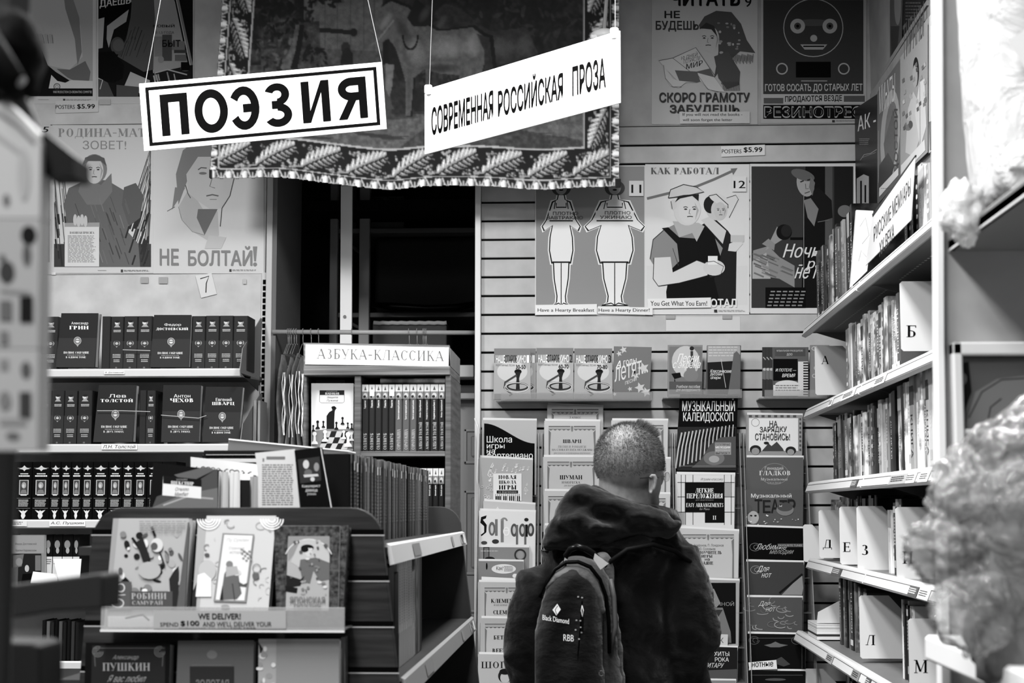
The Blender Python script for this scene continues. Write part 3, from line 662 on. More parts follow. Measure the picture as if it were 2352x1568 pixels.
def pa(A):   # plain stand-in: big standing worker shape with rolled sleeve tones
    A.rect(-60, -150, 213, 203, .66); A.flat([-60, 60, 40, 60, 70, 95, 104, 120, 120, 203, -60, 203], .1)
    A.flat([76, -40, 130, -70, 160, -20, 185, 60, 190, 130, 160, 160, 110, 150, 98, 120, 76, 90, 60, 50], .74); A.flat([140, -60, 162, -20, 182, 40, 188, 120, 178, 150, 172, 90, 150, 20], .5)
    A.flat([130, 158, 160, 160, 196, 140, 208, 165, 205, 185, 180, 190, 155, 178], .42); A.flat([110, 150, 128, 165, 160, 185, 150, 190, 130, 186, 118, 176, 112, 203, 60, 203, 60, 150], .1)
    A.flat([112, 203, 118, 172, 132, 186, 150, 190, 165, 184, 213, 186, 213, 203], .82)
    A.rect(-60, 203, 213, 221, .1); A.text('WAR PRODUCTION CO-ORDINATING COMMITTEE', 122, 208.5, 211, 214, .75, b=.5); A.ring(131, 199, 7, 7, 1.6, .2); A.ring(131, 199, 3, 4, 1, .35)
    A.rect(145, 227, 150, 233, .25); A.lines(152, 228, 213, 232, 2, .55); A.line([(88, 229), (112, 229)], .8, .5)
    for i in range(4): A.line([(82+i*11, 78), (88+i*10, 100)], 5.5, .68); A.line([(87+i*11, 80), (92+i*10, 100)], 1, .3)
poster((-70, -160, 221, 238), YP, .80, 'top poster of a big bent-armed figure over a black band', pa)
def pb_(A):
    A.rect(226, -150, 443, 222, .1); A.flat([335, -60, 375, -60, 402, 5, 438, 180, 352, 175, 345, 60], .62); A.text('ДАЕШЬ', 228, -2, 302, 22, .85, b=1.2, slope=-.12)
    A.flat([226, 10, 300, -2, 306, 30, 226, 60], .06); A.text('ДАЕШЬ', 229, 0, 300, 20, .85, b=1.2, slope=-.12)
    A.flat([306, -40, 352, -30, 356, 40, 352, 160, 330, 165, 270, 130, 290, 90, 300, 40], .33); hatch(A, 290, 60, 340, 100, 12, .22, 1.5, -14, 40)
    A.flat([226, 44, 240, 40, 236, 110, 226, 112], .7); A.flat([246, 60, 296, 22, 290, 50, 262, 68, 250, 110, 245, 90], .66); A.ell(270, 105, 16, 20, .3); A.ell(272, 104, 13, 14, .36)
    A.flat([226, 120, 262, 118, 285, 150, 282, 180, 262, 190, 226, 185], .07); A.flat([226, 178, 248, 190, 262, 222, 226, 222], .3); A.line([(226, 180), (236, 184), (230, 205)], 2, .75)
    A.text('НОВЫЙ', 352, 55, 401, 63, .12, b=1); A.text('В 1,5 ГОДА', 357, 72, 400, 79, .3); A.rect(355, 84, 373, 130, .5); A.rect(373, 80, 395, 140, .3); A.rect(395, 95, 425, 115, .45)
    A.text('БЫТ', 373, 92, 415, 108, .08, b=1.4); A.rect(400, 115, 430, 122, .25); A.rect(402, 126, 428, 140, .4)
    A.flat([345, 170, 438, 150, 443, 222, 350, 222], .12); hatch(A, 352, 165, 400, 175, 7, .6, 3, 4, 18, 3); A.flat([300, 165, 345, 185, 340, 222, 285, 200], .7); A.flat([268, 195, 320, 200, 318, 222, 268, 222], .3)
    A.ell(426, 158, 11, 6, .35); A.rect(416, 143, 437, 162, .05); A.ell(370, 137, 7, 8, .55); A.line([(356, 168), (385, 160), (430, 172)], 3, .7)
    A.line([(402, -30), (440, 150)], 7, .5); A.line([(399, -30), (437, 150)], 1.5, .8)
poster((222, -160, 446, 238), YP, .78, 'dark crowded poster with slanted white lettering and a triangular banner, above the poetry sign', pb_)
# stand-in: robed standing figure with round head holding a sheet
def pc_(A):
    A.text('РОДИНА-МАТЬ', 134, 295, 350, 318, .55, 'serif', .25); A.text('ЗОВЕТ!', 190, 323, 290, 343, .55, 'serif', .25)
    A.rect(124, 560, 347, 613, .25); r = random.Random(4)
    d0 = A.d
    for i in range(46):
        A.d = d0+(i % 6)*6e-5
        x = r.uniform(126, 160) if i % 3 == 0 else r.uniform(290, 345); y = r.uniform(480, 590); s = r.uniform(60, 150); dx = (.1 if x < 200 else .32)*s*(-1 if x < 200 else 1)
        A.line([(x, y), (min(346, max(125, x+dx)), y-s)], r.uniform(1, 2), .35)
        A.line([(x-dx*.25, min(610, y+s*.25)), (x, y)], 4, .2)
    A.flat([150, 613, 158, 520, 146, 470, 158, 432, 200, 412, 246, 414, 290, 440, 300, 490, 292, 530, 318, 560, 322, 613], .40)
    A.flat([285, 430, 312, 420, 330, 450, 322, 500, 296, 520, 280, 470], .36)
    A.flat([180, 440, 190, 400, 232, 425, 256, 398, 258, 440, 235, 470, 200, 470], .46); hatch(A, 170, 450, 290, 590, 26, .33, 2, 12, 34, 6); hatch(A, 170, 450, 290, 590, 20, .47, 2, 10, 30, 7)
    A.ell(217, 388, 29, 34, .5); face(A, 217, 392, 21, 30, .78, .3)
    A.flat([190, 380, 196, 362, 218, 355, 240, 363, 245, 382, 232, 370, 204, 370], .36)
    A.flat([149, 512, 229, 511, 229, 522, 149, 524], .62); A.rect(149, 521, 228, 612, .86); A.text('ВОЕННАЯ ПРИСЯГА', 161, 532, 217, 537, .3, 'serif', .5); A.lines(156, 541, 221, 604, 20, .5)
    for i in range(4): A.ell(173+i*8, 505+(i % 2)*3, 4.5, 13, .78); A.line([(177+i*8, 497), (178+i*8, 514)], 1, .4)
    A.rect(278, 619, 283, 625, .25); A.lines(285, 620, 345, 624, 2, .55); A.line([(225, 621), (245, 621)], .7, .5)
poster((120, 287, 352, 627), YP-.0015, .82, 'light poster of a grey-robed figure holding a printed sheet, under the poetry sign', pc_)
def pd_(A):  # stand-in: plain headscarf portrait
    A.flat([410, 470, 404, 400, 420, 345, 470, 310, 520, 330, 470, 380, 430, 415], .50); A.flat([412, 455, 402, 470, 395, 482, 402, 430, 425, 432], .5); A.line([(384, 485), (402, 475)], 1.5, .35)
    A.flat([428, 400, 455, 360, 540, 360, 540, 410, 528, 450, 508, 478, 482, 480, 452, 460, 432, 440], .77)
    A.flat([410, 475, 430, 440, 455, 462, 466, 480, 500, 485, 503, 540, 490, 560, 440, 530, 415, 500], .72); A.flat([455, 480, 500, 480, 470, 540, 452, 500], .42)
    A.line([(426, 425), (432, 445), (438, 455)], 2, .35); A.line([(455, 390), (462, 385), (475, 386)], 2.5, .35); A.ell(466, 398, 9, 3, .45); A.ell(514, 398, 9, 3, .45); A.line([(504, 390), (516, 385), (528, 388)], 2.5, .35)
    A.line([(490, 400), (482, 428), (494, 432)], 1.5, .4); A.line([(474, 450), (488, 447), (502, 450)], 3, .4); A.line([(482, 458), (498, 458)], 1.5, .5)
    A.line([(540, 400), (528, 450), (510, 478), (506, 520)], 2, .3); A.line([(410, 475), (418, 505), (442, 532), (470, 540)], 1, .5)
    A.text('НЕ', 367, 571, 411, 610, .5, b=2); A.text('БОЛТАЙ', 432, 565, 580, 611, .5, b=2); A.flat([581, 566, 591, 566, 588, 600, 584, 600], .5); A.ell(586, 607, 4.5, 4.5, .5)
    A.flat([480, 540, 520, 545, 508, 571, 470, 571], .74)
    A.rect(527, 618, 532, 624, .25); A.lines(534, 619, 596, 623, 2, .55)
poster((352, 290, 606, 628), YP-.0005, .82, 'pale poster of a head-scarfed portrait partly covered by the tapestry corner', pd_)
def pe_(A):
    A.rect(60, 330, 114, 602, .25); A.ell(100, 470, 12, 30, .6); A.flat([70, 400, 110, 395, 112, 460, 80, 470], .38); A.text('?', 92, 576, 101, 594, .8); A.rect(60, 560, 114, 602, .12); A.text('?', 92, 576, 101, 594, .8); hatch(A, 90, 505, 112, 545, 20, .5, 2, 5, 0)
    A.text('5', 98, 291, 112, 304, .08, b=1, sh=.3)
poster((60, 286, 116, 620), YP, .80, 'poster sliver with a hand drawn numeral at the picture edge, mostly behind the postcard rack', pe_)
poster([(127, 231), (226, 231), (226, 257), (128, 260)], YP-.004, .82, 'paper poster price note taped under the upper posters of the classics wall', lambda A: (A.text('POSTERS', 128, 241, 172, 250, .1, b=.8), A.text('$5.99', 177, 239, 218, 251, .08, b=1.3)), name='price_note', cat='price note')
poster([(449, 633), (486, 627), (498, 675), (462, 684)], YP-.004, .86, 'tilted paper slip with a thin handwritten seven below the pale scarf poster', lambda A: A.line([(460, 640), (480, 634), (474, 650), (473, 672)], 2.2, .08), name='number_slip', cat='number slip')
# tape bits on the wall
for i, (x, y, w_, h_, g) in enumerate([(323, 636, 18, 14, .66), (365, 636, 20, 15, .66), (118, 625, 10, 6, .9), (558, 640, 8, 12, .75), (228, 228, 26, 12, .72)]):
    poster((x, y, x+w_, y+h_), YP-.006, g, ['dull tape patch under the robed figure poster', 'dull tape patch under the scarf poster', 'glossy tape bit at the lower corner of the robed figure poster', 'shiny tape scrap beside the slotted upright', 'crumpled clear tape under the crowded dark poster'][i], name='tape', cat='tape', rough=.2, th=.0006)
# ---- posters on the slat wall
YQ = YS-.004; YQ2 = YS-.0085
def p9(A):
    A.text('ЧИТАТЬ', 1540, -22, 1700, 14, .08, b=2.6); A.text('9', 1711, -6, 1726, 16, .1, b=1); A.text('НЕ', 1526, 25, 1562, 42, .15, b=2.4); A.text('БУДЕШЬ', 1506, 48, 1605, 73, .2, b=2.2)
    A.flat([1605, 58, 1618, 38, 1645, 25, 1680, 28, 1702, 55, 1715, 92, 1735, 122, 1700, 118, 1680, 135, 1662, 150, 1640, 180, 1650, 120, 1650, 90, 1640, 66, 1618, 56, 1608, 68], .26)
    face(A, 1630, 90, 22, 30, .66, .25, -.15); A.flat([1606, 66, 1622, 52, 1640, 60, 1648, 85, 1634, 68, 1616, 66], .18)
    A.flat([1640, 130, 1672, 118, 1700, 165, 1698, 195, 1670, 205, 1650, 180], .28)
    r = random.Random(9)
    for i in range(40):
        x, y = r.uniform(1650, 1710), r.uniform(40, 200); A.d = min(A.d, .0016)+1e-5*(i % 7)
        if (x-1640)/75 + abs(y-110)/110 < 1.15: A.ell(x, y, r.uniform(2, 5), r.uniform(2, 4), r.uniform(.4, .62), n=7)
    for i in range(26): x = 1665+i*2.6; A.line([(x, 124+(i % 5)), (x-2, 141+(i % 3)*3)], 1.2, .25)
    for i in range(16): x = 1660+i*2.5; A.line([(x, 188), (x+1, 209)], 1.2, .25)
    A.flat([1513, 140, 1545, 134, 1598, 110, 1642, 175, 1600, 190, 1560, 190, 1530, 160], .7); A.line([(1513, 140), (1545, 134), (1598, 110), (1642, 175)], 1.5, .3); A.line([(1545, 134), (1585, 165)], 1.2, .35)
    A.text('10 ДНЕЙ', 1565, 128, 1602, 140, .25, slope=-.25); A.text('ПОТРЯСЛИ', 1570, 138, 1608, 148, .3, slope=-.25); A.text('МИР', 1576, 148, 1614, 160, .2, b=1, slope=-.25); A.flat([1550, 162, 1600, 165, 1630, 158, 1640, 176, 1600, 190, 1560, 186], .33)
    A.flat([1524, 150, 1546, 182, 1575, 190, 1560, 202, 1540, 198, 1528, 180], .7); A.flat([1602, 168, 1640, 178, 1665, 212, 1630, 208, 1608, 186], .72); A.line([(1524, 150), (1528, 180), (1545, 200), (1565, 200)], 1, .35); A.line([(1602, 172), (1625, 205), (1650, 212)], 1, .35)
    A.text('СКОРО ГРАМОТУ', 1514, 213, 1722, 236, .2, b=2.4); A.text('ЗАБУДЕШЬ', 1538, 241, 1698, 264, .2, b=2.4)
poster((1497, -30, 1740, 285), YQ2, .66, 'poster of a scarfed reader with a book, high on the slat wall', p9)
poster([(1560, 257), (1722, 256), (1722, 283), (1562, 284)], YQ2-.008, .72, 'pasted English caption strip at the foot of the scarfed reader poster', lambda A: (A.text('If you will not read the books -', 1568, 259.5, 1705, 268, .1, b=.6), A.text('will soon forget the letter', 1568, 272, 1682, 280, .1, b=.6)), name='caption_strip', cat='caption')
def p10(A):
    A.rect(1753, 0, 1983, 216, .21)
    A.ring(1868, 64, 68, 66, 2, .62, 40); A.ell(1868, 52, 40, 8, .3)           # plain stand-in: ringed face of discs
    for cx in (1832, 1906): A.ell(cx, 60, 17, 17, .62); A.ell(cx, 60, 8, 8, .25); A.ell(cx, 60, 3.5, 3.5, .05)
    A.ell(1869, 88, 8, 8, .62); A.flat([1838, 102, 1900, 102, 1890, 114, 1848, 114], .6); A.rect(1845, 105, 1893, 108, .08)
    A.rect(1828, 142, 1908, 178, .03); A.ring(1796, 158, 12, 12, 3, .62); A.ring(1938, 158, 12, 12, 3, .62); A.line([(1840, 186), (1900, 186)], 2, .6)
    A.text('ГОТОВ СОСАТЬ ДО СТАРЫХ ЛЕТ', 1757, 193, 1981, 213, .68, b=1.6, slope=-.005); A.rect(1753, 217, 1986, 239, .64)
    A.rect(1754, 225, 1799, 238, .3); A.rect(1938, 220, 1986, 234, .3); A.text('ПРОДАЮТСЯ ВЕЗДЕ', 1803, 221, 1934, 237, .06, b=1.5, slope=-.02)
    A.rect(1753, 241, 1986, 273, .05); A.text('РЕЗИНОТРЕСТ', 1755, 244, 2003, 271, .62, b=2.4); A.text('РЕЗИНОТРЕСТ', 1757, 247, 2001, 268, .06, b=.6)
    A.rect(1911, 276, 1917, 281, .2); A.lines(1920, 276, 1970, 280, 2, .5)
poster((1748, -10, 1990, 283), YQ2, .64, 'dark top poster with a ringed disc face above a black block', p10)
poster([(1656, 336), (1757, 332), (1757, 356), (1657, 360)], YQ-.003, .84, 'curled paper poster price note on the slats under the reader poster', lambda A: (A.text('POSTERS', 1658, 343, 1703, 352, .1, b=.8), A.text('$5.99', 1708, 338, 1751, 351, .06, b=1.3)), name='price_note', cat='price note')
def fig(A, cx, w, wl):
    """outlined cook figure, front view, holding a tray band; w = hip half width"""
    def shp(k, g):
        A.poly([(cx+(x+(k if x > 0 else -k))*1, y+dy*k) for x, y, dy in
          [(-7, 448, 0), (7, 448, 0), (9, 458, 0), (w*.75, 464, -1), (w*1.25, 505, 0), (w*1.62, 520, 0), (w*1.45, 530, 1), (w*.75, 518, 1), (w*.95, 545, 0), (w, 575, 0), (w*.8, 604, 1), (w*.66, 604, 1), (w*.6, 640, 0), (w*.36, 680, 0), (w*.4, 694, 0), (w*.75, 702, 1),
           (-w*.75, 702, 1), (-w*.4, 694, 0), (-w*.36, 680, 0), (-w*.6, 640, 0), (-w*.66, 604, 1), (-w*.8, 604, 1), (-w, 575, 0), (-w*.95, 545, 0), (-w*.75, 518, 1), (-w*1.45, 530, 1), (-w*1.62, 520, 0), (-w*1.25, 505, 0), (-w*.75, 464, -1), (-9, 458, 0)]], g)
    A.ell(cx, 432, 20+w*.08, 18, .25); A.ell(cx, 430, 12+w*.06, 17, .55); A.ell(cx, 436, 5, 2, .1)
    shp(4, .86); shp(1.2, .1); shp(-1.4, .87)
    A.line([(cx-w*.42, 466), (cx-w*.42, 476), (cx+w*.42, 476), (cx+w*.42, 466)], 2.6, .1); A.line([(cx-w*.5, 462), (cx-w*.6, 480)], 2, .1); A.line([(cx+w*.5, 462), (cx+w*.6, 480)], 2, .1)
    A.rect(cx-w*1.05, 484, cx+w*1.05, 506, .86); A.line([(cx-w, 507), (cx+w, 507)], 3, .12)
    A.line([(cx-w*.75, 602), (cx+w*.75, 602)], 3.5, .1); A.line([(cx, 604), (cx, 700)], 2, .1)
    A.line([(cx-w*.7, 701), (cx-w*.2, 696), (cx, 701), (cx+w*.2, 696), (cx+w*.7, 701)], 2.5, .1)
def p11(A):
    A.rect(1231, 382, 1480, 705, .52); r = random.Random(2)
    fig(A, 1289, 27, 0); fig(A, 1412, 42, 0)
    A.text('ПЛОТНО', 1270, 486, 1328, 494, .35, b=1.6); A.text('ЗАВТРАКАЮ', 1256, 496, 1339, 504, .35, b=1.6)
    A.text('ПЛОТНО', 1389, 485, 1448, 493, .35, b=1.6); A.text('УЖИНАЮ', 1378, 495, 1451, 503, .35, b=1.6)
poster((1229, 380, 1482, 724), YQ, .80, 'poster of a slim and a stout outlined cook, beside the tapestry corner', p11)
poster([(1229, 700), (1371, 698), (1371, 722), (1229, 723)], YQ-.008, .86, 'pasted caption strip under the slim cook figure', lambda A: A.text('Have a Hearty Breakfast', 1235, 708, 1365, 718, .08, b=.8), name='caption_strip', cat='caption')
poster([(1373, 703), (1499, 706), (1499, 723), (1373, 720)], YQ-.0084, .86, 'pasted caption strip under the stout cook figure', lambda A: A.text('Have a Hearty Dinner!', 1375, 708, 1492, 718, .08, b=.8), name='caption_strip', cat='caption')
poster((1445, 415, 1478, 450), YQ-.008, .84, 'square number slip with two ones beside the stout cook', lambda A: A.text('11', 1450, 424, 1473, 443, .08, b=1), name='number_slip', cat='number slip')
def p12(A):
    A.rect(1485, 610, 1717, 700, .80); A.text('КАК РАБОТАЛ', 1495, 385, 1651, 400, .35, 'serif', .6)
    A.line([(1486, 456), (1600, 428), (1640, 412), (1688, 390)], 6, .42); A.flat([1678, 387, 1694, 386, 1684, 402], .42)
    # rear worker
    A.flat([1690, 480, 1700, 450, 1690, 448, 1668, 455, 1672, 500], .8); A.line([(1668, 455), (1690, 448), (1696, 458), (1675, 500)], 1.5, .15)
    A.flat([1605, 520, 1640, 500, 1672, 530, 1692, 560, 1690, 700, 1640, 700, 1610, 600], .12); A.flat([1610, 505, 1630, 497, 1668, 530, 1660, 560], .76)
    A.ell(1645, 478, 24, 28, .74); A.ell(1632, 470, 16, 20, .12); A.ell(1652, 482, 19, 24, .74); A.ell(1652, 457, 25, 11, .8, 24); A.line([(1628, 450), (1645, 446), (1672, 470), (1672, 478)], 1.8, .12); face(A, 1654, 484, 14, 20, .72, .2, .1)
    A.flat([1675, 560, 1700, 548, 1706, 560, 1690, 578, 1672, 576], .8); A.rect(1678, 540, 1709, 556, .72)
    # front worker
    A.flat([1493, 595, 1500, 550, 1530, 525, 1560, 510, 1600, 515, 1640, 545, 1660, 570, 1650, 600, 1590, 640, 1520, 640], .50)
    A.flat([1520, 524, 1535, 522, 1560, 545, 1600, 548, 1620, 520, 1640, 540, 1655, 590, 1640, 640, 1655, 700, 1532, 700, 1530, 670, 1540, 620, 1560, 600, 1555, 560], .07)
    A.flat([1545, 508, 1560, 545, 1590, 535, 1600, 555, 1618, 520, 1605, 512], .66)
    A.ell(1578, 482, 31, 36, .78); A.ell(1547, 470, 8, 12, .76); A.line([(1541, 462), (1544, 480)], 1.5, .2); face(A, 1582, 483, 24, 31, .79, .2, .12)
    A.flat([1550, 465, 1560, 448, 1605, 446, 1604, 462, 1590, 450, 1562, 456], .12)
    A.flat([1535, 455, 1540, 436, 1570, 424, 1600, 430, 1615, 440, 1600, 446, 1570, 448], .76); A.line([(1535, 455), (1540, 436), (1570, 424), (1600, 430), (1617, 441), (1590, 447), (1560, 452), (1535, 455)], 2, .15)
    A.flat([1502, 592, 1540, 590, 1545, 625, 1600, 598, 1625, 608, 1625, 632, 1560, 650, 1512, 658, 1500, 640], .80); A.line([(1502, 592), (1500, 640), (1512, 657), (1560, 650), (1622, 634)], 1.6, .15); A.line([(1545, 625), (1600, 598), (1625, 606)], 1.5, .15)
    A.ell(1640, 615, 25, 18, .78); A.rect(1626, 588, 1648, 608, .88); A.line([(1620, 602), (1640, 600), (1662, 612), (1655, 632), (1630, 636)], 1.5, .2); A.line([(1493, 595), (1500, 550), (1525, 528)], 1.6, .2); A.line([(1545, 570), (1558, 610)], 1.2, .25)
    A.text('ЗАРАБОТАЛ', 1560, 686, 1692, 706, .86, b=2.2); A.rect(1640, 711, 1647, 717, .2); A.lines(1650, 712, 1715, 716, 2, .6)
poster((1482, 377, 1721, 722), YQ+.0008, .82, 'poster of a capped worker counting notes with another behind him', p12)
poster([(1487, 686), (1633, 683), (1633, 706), (1489, 708)], YQ-.008, .86, 'pasted caption strip under the capped worker poster', lambda A: A.text('You Get What You Earn!', 1494, 691, 1624, 702, .08, b=.8), name='caption_strip', cat='caption')
poster((1682, 405, 1714, 440), YQ-.008, .84, 'square number slip in the corner of the capped worker poster', lambda A: A.text('12', 1685, 415, 1712, 432, .08, b=1), name='number_slip', cat='number slip')
def p13(A):
    A.rect(1726, 382, 1960, 707, .20); A.flat([1850, 382, 1900, 382, 1905, 707, 1840, 707, 1845, 520], .08); A.rect(1895, 382, 1912, 640, .3); A.rect(1916, 382, 1958, 660, .12)
    A.flat([1730, 575, 1765, 565, 1790, 590, 1825, 610, 1825, 660, 1790, 640, 1728, 630], .5); A.flat([1728, 600, 1760, 580, 1770, 640, 1728, 640], .62); hatch(A, 1728, 580, 1800, 630, 30, .42, 3, 24, 10, 4)
    A.flat([1758, 575, 1785, 520, 1800, 548], .55); A.ell(1801, 533, 18, 18, .07); A.ell(1806, 530, 12, 14, .13); A.rect(1815, 545, 1850, 551, .05)
    A.flat([1750, 560, 1765, 548, 1780, 560, 1778, 575], .5)
    A.flat([1848, 450, 1880, 430, 1910, 460, 1912, 500, 1880, 510, 1850, 500], .1); A.ell(1850, 422, 20, 30, .58, -12); A.ell(1844, 402, 28, 12, .35, 18); A.line([(1838, 418), (1846, 415)], 3, .15); A.line([(1854, 414), (1864, 411)], 3, .15); A.line([(1850, 422), (1851, 434), (1857, 433)], 1.5, .3); A.line([(1848, 444), (1860, 440)], 2, .25); A.flat([1862, 405, 1872, 420, 1866, 450, 1858, 430], .4)
    A.flat([1846, 460, 1862, 455, 1880, 480, 1870, 520, 1855, 500], .45); A.ell(1940, 485, 16, 14, .4)
    A.line([(1846, 450), (1846, 700)], 1.5, .5); A.line([(1878, 510), (1905, 505)], 1.5, .4)
    A.rect(1758, 660, 1850, 707, .05)
    for j in range(5):
        for i in range(6): A.flat([1770+i*14-j*2, 668+j*8, 1780+i*14-j*2, 668+j*8, 1780+i*14-j*2, 671+j*8, 1770+i*14-j*2, 671+j*8], .5)
    A.text('Ночью', 1802, 560, 1912, 592, .82, b=.8, sh=.3); A.text('- работе', 1835, 594, 1960, 622, .82, b=.8, sh=.3); A.text('не помеха', 1828, 614, 1972, 640, .82, b=.8, sh=.3)
poster((1723, 376, 1966, 720), YQ+.0004, .80, 'dark night train poster with white script, partly behind the top side shelf', p13)
Art(wall_map(YS-.001)).rect(1530, 727, 1700, 760, .78).build('clear_film_sheet', None, label='faint clear film sheet fixed to the slats under the capped worker poster', cat='film')
for x, lb in ((1540, 'cook'), (1670, 'night train')):
    m = MB(); m.box(P(x-11, 725, YS).x, P(x+11, 725, YS).x, YS-.006, YS-.001, P(x, 733, YS).z, P(x, 724, YS).z, gm(.6, .3), .001); m.build('clip', None, 'small clear clip gripping the slat groove below the posters, nearer the %s poster' % lb, 'clip')

# ================================================================== TAPESTRY (fabric with woven picture held as point colours on a fine grid)
TX0, TX1, TY0, TY1 = 470, 1432, -70, 446
ST = 2.0; NX = int((TX1-TX0)/ST)+1; NY = int((TY1-TY0)/ST)+1
gx, gy = np.meshgrid(TX0+np.arange(NX)*ST, TY0+np.arange(NY)*ST)
def lx(y): return 508-(y/440.0)*32                       # left edge drifts
def by(x): return 405+28*np.clip((x-480)/420, 0, 1)+4*np.sin(x/60.0)   # bottom line
def rx(y): return 1427+0*y
# cloth coordinates: a from left edge, b above bottom line, c from right edge
ca = gx-lx(gy); cb = by(gx)-gy; cc = rx(gy)-gx
def vn(scale, seed, oct_=3):
    rs = np.random.RandomState(seed); out = np.zeros_like(gx, float); amp = 1; tot = 0
    for o in range(oct_):
        s = scale/2**o; n1 = int((TY1-TY0)/s)+3; n2 = int((TX1-TX0)/s)+3; g = rs.rand(n1, n2)
        u = (gx-TX0)/s; q = (gy-TY0)/s; i = u.astype(int); j = q.astype(int); fu = u-i; fq = q-j; fu = fu*fu*(3-2*fu); fq = fq*fq*(3-2*fq)
        out += amp*((g[j, i]*(1-fu)+g[j, i+1]*fu)*(1-fq)+(g[j+1, i]*(1-fu)+g[j+1, i+1]*fu)*fq); tot += amp; amp *= .55
    return out/tot
IM = np.full(gx.shape, .10)
def fillp(pts, g, a=1.0, tex=0, u=None, q=None):
    u = gx if u is None else u; q = gy if q is None else q
    ins = np.zeros(gx.shape, bool); n = len(pts)
    for i in range(n):
        x0, y0 = pts[i]; x1, y1 = pts[(i+1) % n]
        if y0 == y1: continue
        c = ((y0 > q) != (y1 > q)) & (u < (x1-x0)*(q-y0)/(y1-y0)+x0); ins ^= c
    IM[ins] = IM[ins]*(1-a)+(g+tex*(TXN[ins]-.5))*a
def fp(f, g, a=1., tex=0): fillp([(f[i], f[i+1]) for i in range(0, len(f), 2)], g, a, tex)
def fe(cx, cy, ax, ay, g, a=1., rot=0, soft=False, tex=0, u=None, q=None):
    u = gx if u is None else u; q = gy if q is None else q
    c, s = math.cos(R_(rot)), math.sin(R_(rot)); dx = u-cx; dy = q-cy; e = ((dx*c+dy*s)/ax)**2+((-dx*s+dy*c)/ay)**2
    if soft: k = np.clip(1-e, 0, 1)*a; IM[:] = IM*(1-k)+g*k
    else: m = e < 1; IM[m] = IM[m]*(1-a)+(g+tex*(TXN[m]-.5))*a
TXN = vn(9, 3); FN = vn(24, 5, 4); F2 = vn(60, 8, 4)
# scene
IM[:] = .12+.28*np.clip((FN-.42)*2.2, 0, 1)*(F2 > .3)
fp([700, -70, 880, -70, 880, 145, 700, 150], .42, .9, .12)
for x in (748, 775, 805, 835, 860): fp([x, -70, x+2, -70, x+2, 120, x, 120], .28, .6)
fp([600, 110, 880, 118, 880, 160, 600, 160], .33, 1, .15); fp([735, 66, 815, 72, 815, 82, 735, 76], .14); fe(813, 76, 8, 9, .14); fp([600, 60, 735, 50, 740, 150, 600, 150], .25, .8, .3)
fp([560, 260, 1360, 250, 1360, 360, 560, 360], .40, 1, .2); fp([560, 150, 900, 150, 960, 270, 560, 290], .3, 1, .2)
for i in range(26): x = 600+(i*89) % 740; y = 275+(i*37) % 75; fp([x, y, x+60+(i % 3)*20, y+5, x+70, y+9, x+10, y+7], .24 if i % 2 else .5, .8)
fp([900, 350, 1020, 262, 1110, 268, 1200, 300, 1330, 320, 1360, 360, 900, 362], .28, .8, .2)
rs = np.random.RandomState(11)
def leaves(n, x0, x1, y0, y1, gs, sz=7):
    for i in range(n):
        x, y = rs.uniform(x0, x1), rs.uniform(y0, y1); fe(x, y, sz*rs.uniform(.8, 1.6), sz*.5*rs.uniform(.6, 1.2), rs.choice(gs), .9, rs.uniform(0, 180), tex=.1)
leaves(150, 585, 720, -70, 90, [.07, .1, .16, .24]); leaves(60, 585, 680, 90, 160, [.15, .25, .33, .4]); leaves(60, 690, 790, -70, 20, [.08, .12, .3]); leaves(40, 700, 750, 110, 160, [.1, .3])
leaves(140, 1020, 1345, -70, 110, [.12, .2, .3, .38], 9); leaves(70, 1180, 1345, 30, 230, [.06, .09, .14, .33], 9); leaves(40, 960, 1040, 130, 230, [.2, .35, .42], 7)
fp([644, 160, 660, 130, 672, 100, 680, 60, 690, 60, 686, 110, 668, 160], .38, 1, .2); fp([668, 160, 680, 120, 690, 60, 700, 60, 694, 110, 684, 160], .06)
fe(795, 112, 10, 14, .2); fp([782, 150, 788, 118, 800, 110, 812, 125, 812, 150], .14, 1, .1)
# two horses
def horse(dx, dy, body, hi, sc=1.0):
    def T(*f): return [(905+(f[i]-905)*sc+dx, 120+(f[i+1]-120)*sc+dy) for i in range(0, len(f), 2)]
    fillp(T(838, 52, 850, 10, 872, -6, 912, 8, 945, 40, 980, 62, 1010, 60, 1060, 55, 1085, 75, 1092, 120, 1082, 165, 1066, 200, 1062, 262, 1052, 262, 1048, 200, 1030, 165, 985, 160, 950, 150, 925, 170, 918, 258, 905, 258, 906, 180, 895, 140, 882, 100, 866, 80, 850, 92, 842, 80), body, 1, .12)
    fillp(T(1070, 70, 1100, 80, 1108, 150, 1098, 200, 1086, 190, 1088, 110), body*.5, 1, .1)
    for (x, y, a, b_, g, r) in [(1000, 100, 52, 30, hi, 0), (1060, 95, 22, 32, hi, 0), (930, 110, 24, 40, hi*.9, -20), (862, 40, 10, 26, hi, 35), (985, 148, 50, 12, body*.45, 0), (900, 60, 14, 36, body*.55, -35)]:
        p = T(x, y)[0]; fe(p[0], p[1], a*sc, b_*sc, g, .75, r, True)
    for x in (910, 952, 1030, 1058): p = T(x, 150, x+10, 150, x+7, 205, x+9, 258, x, 258, x+1, 205); fillp(p, body*.9, 1, .1)
IM[:] = np.clip((IM-.10)*1.12+.05, .03, .6)
fp([880, -60, 1340, -60, 1340, 255, 900, 262], .13, .62, .1)
horse(150, 10, .19, .34, .98); horse(28, 5, .08, .08, 1.025); horse(25, 8, .38, .60)
for t in np.linspace(0, 1, 60): fe(868+t*36, 92-46*t, 1.6, 1.6, .55, .8); fe(850+18*math.sin(t*3), 70+34*t, 1.5, 1.5, .45, .8)
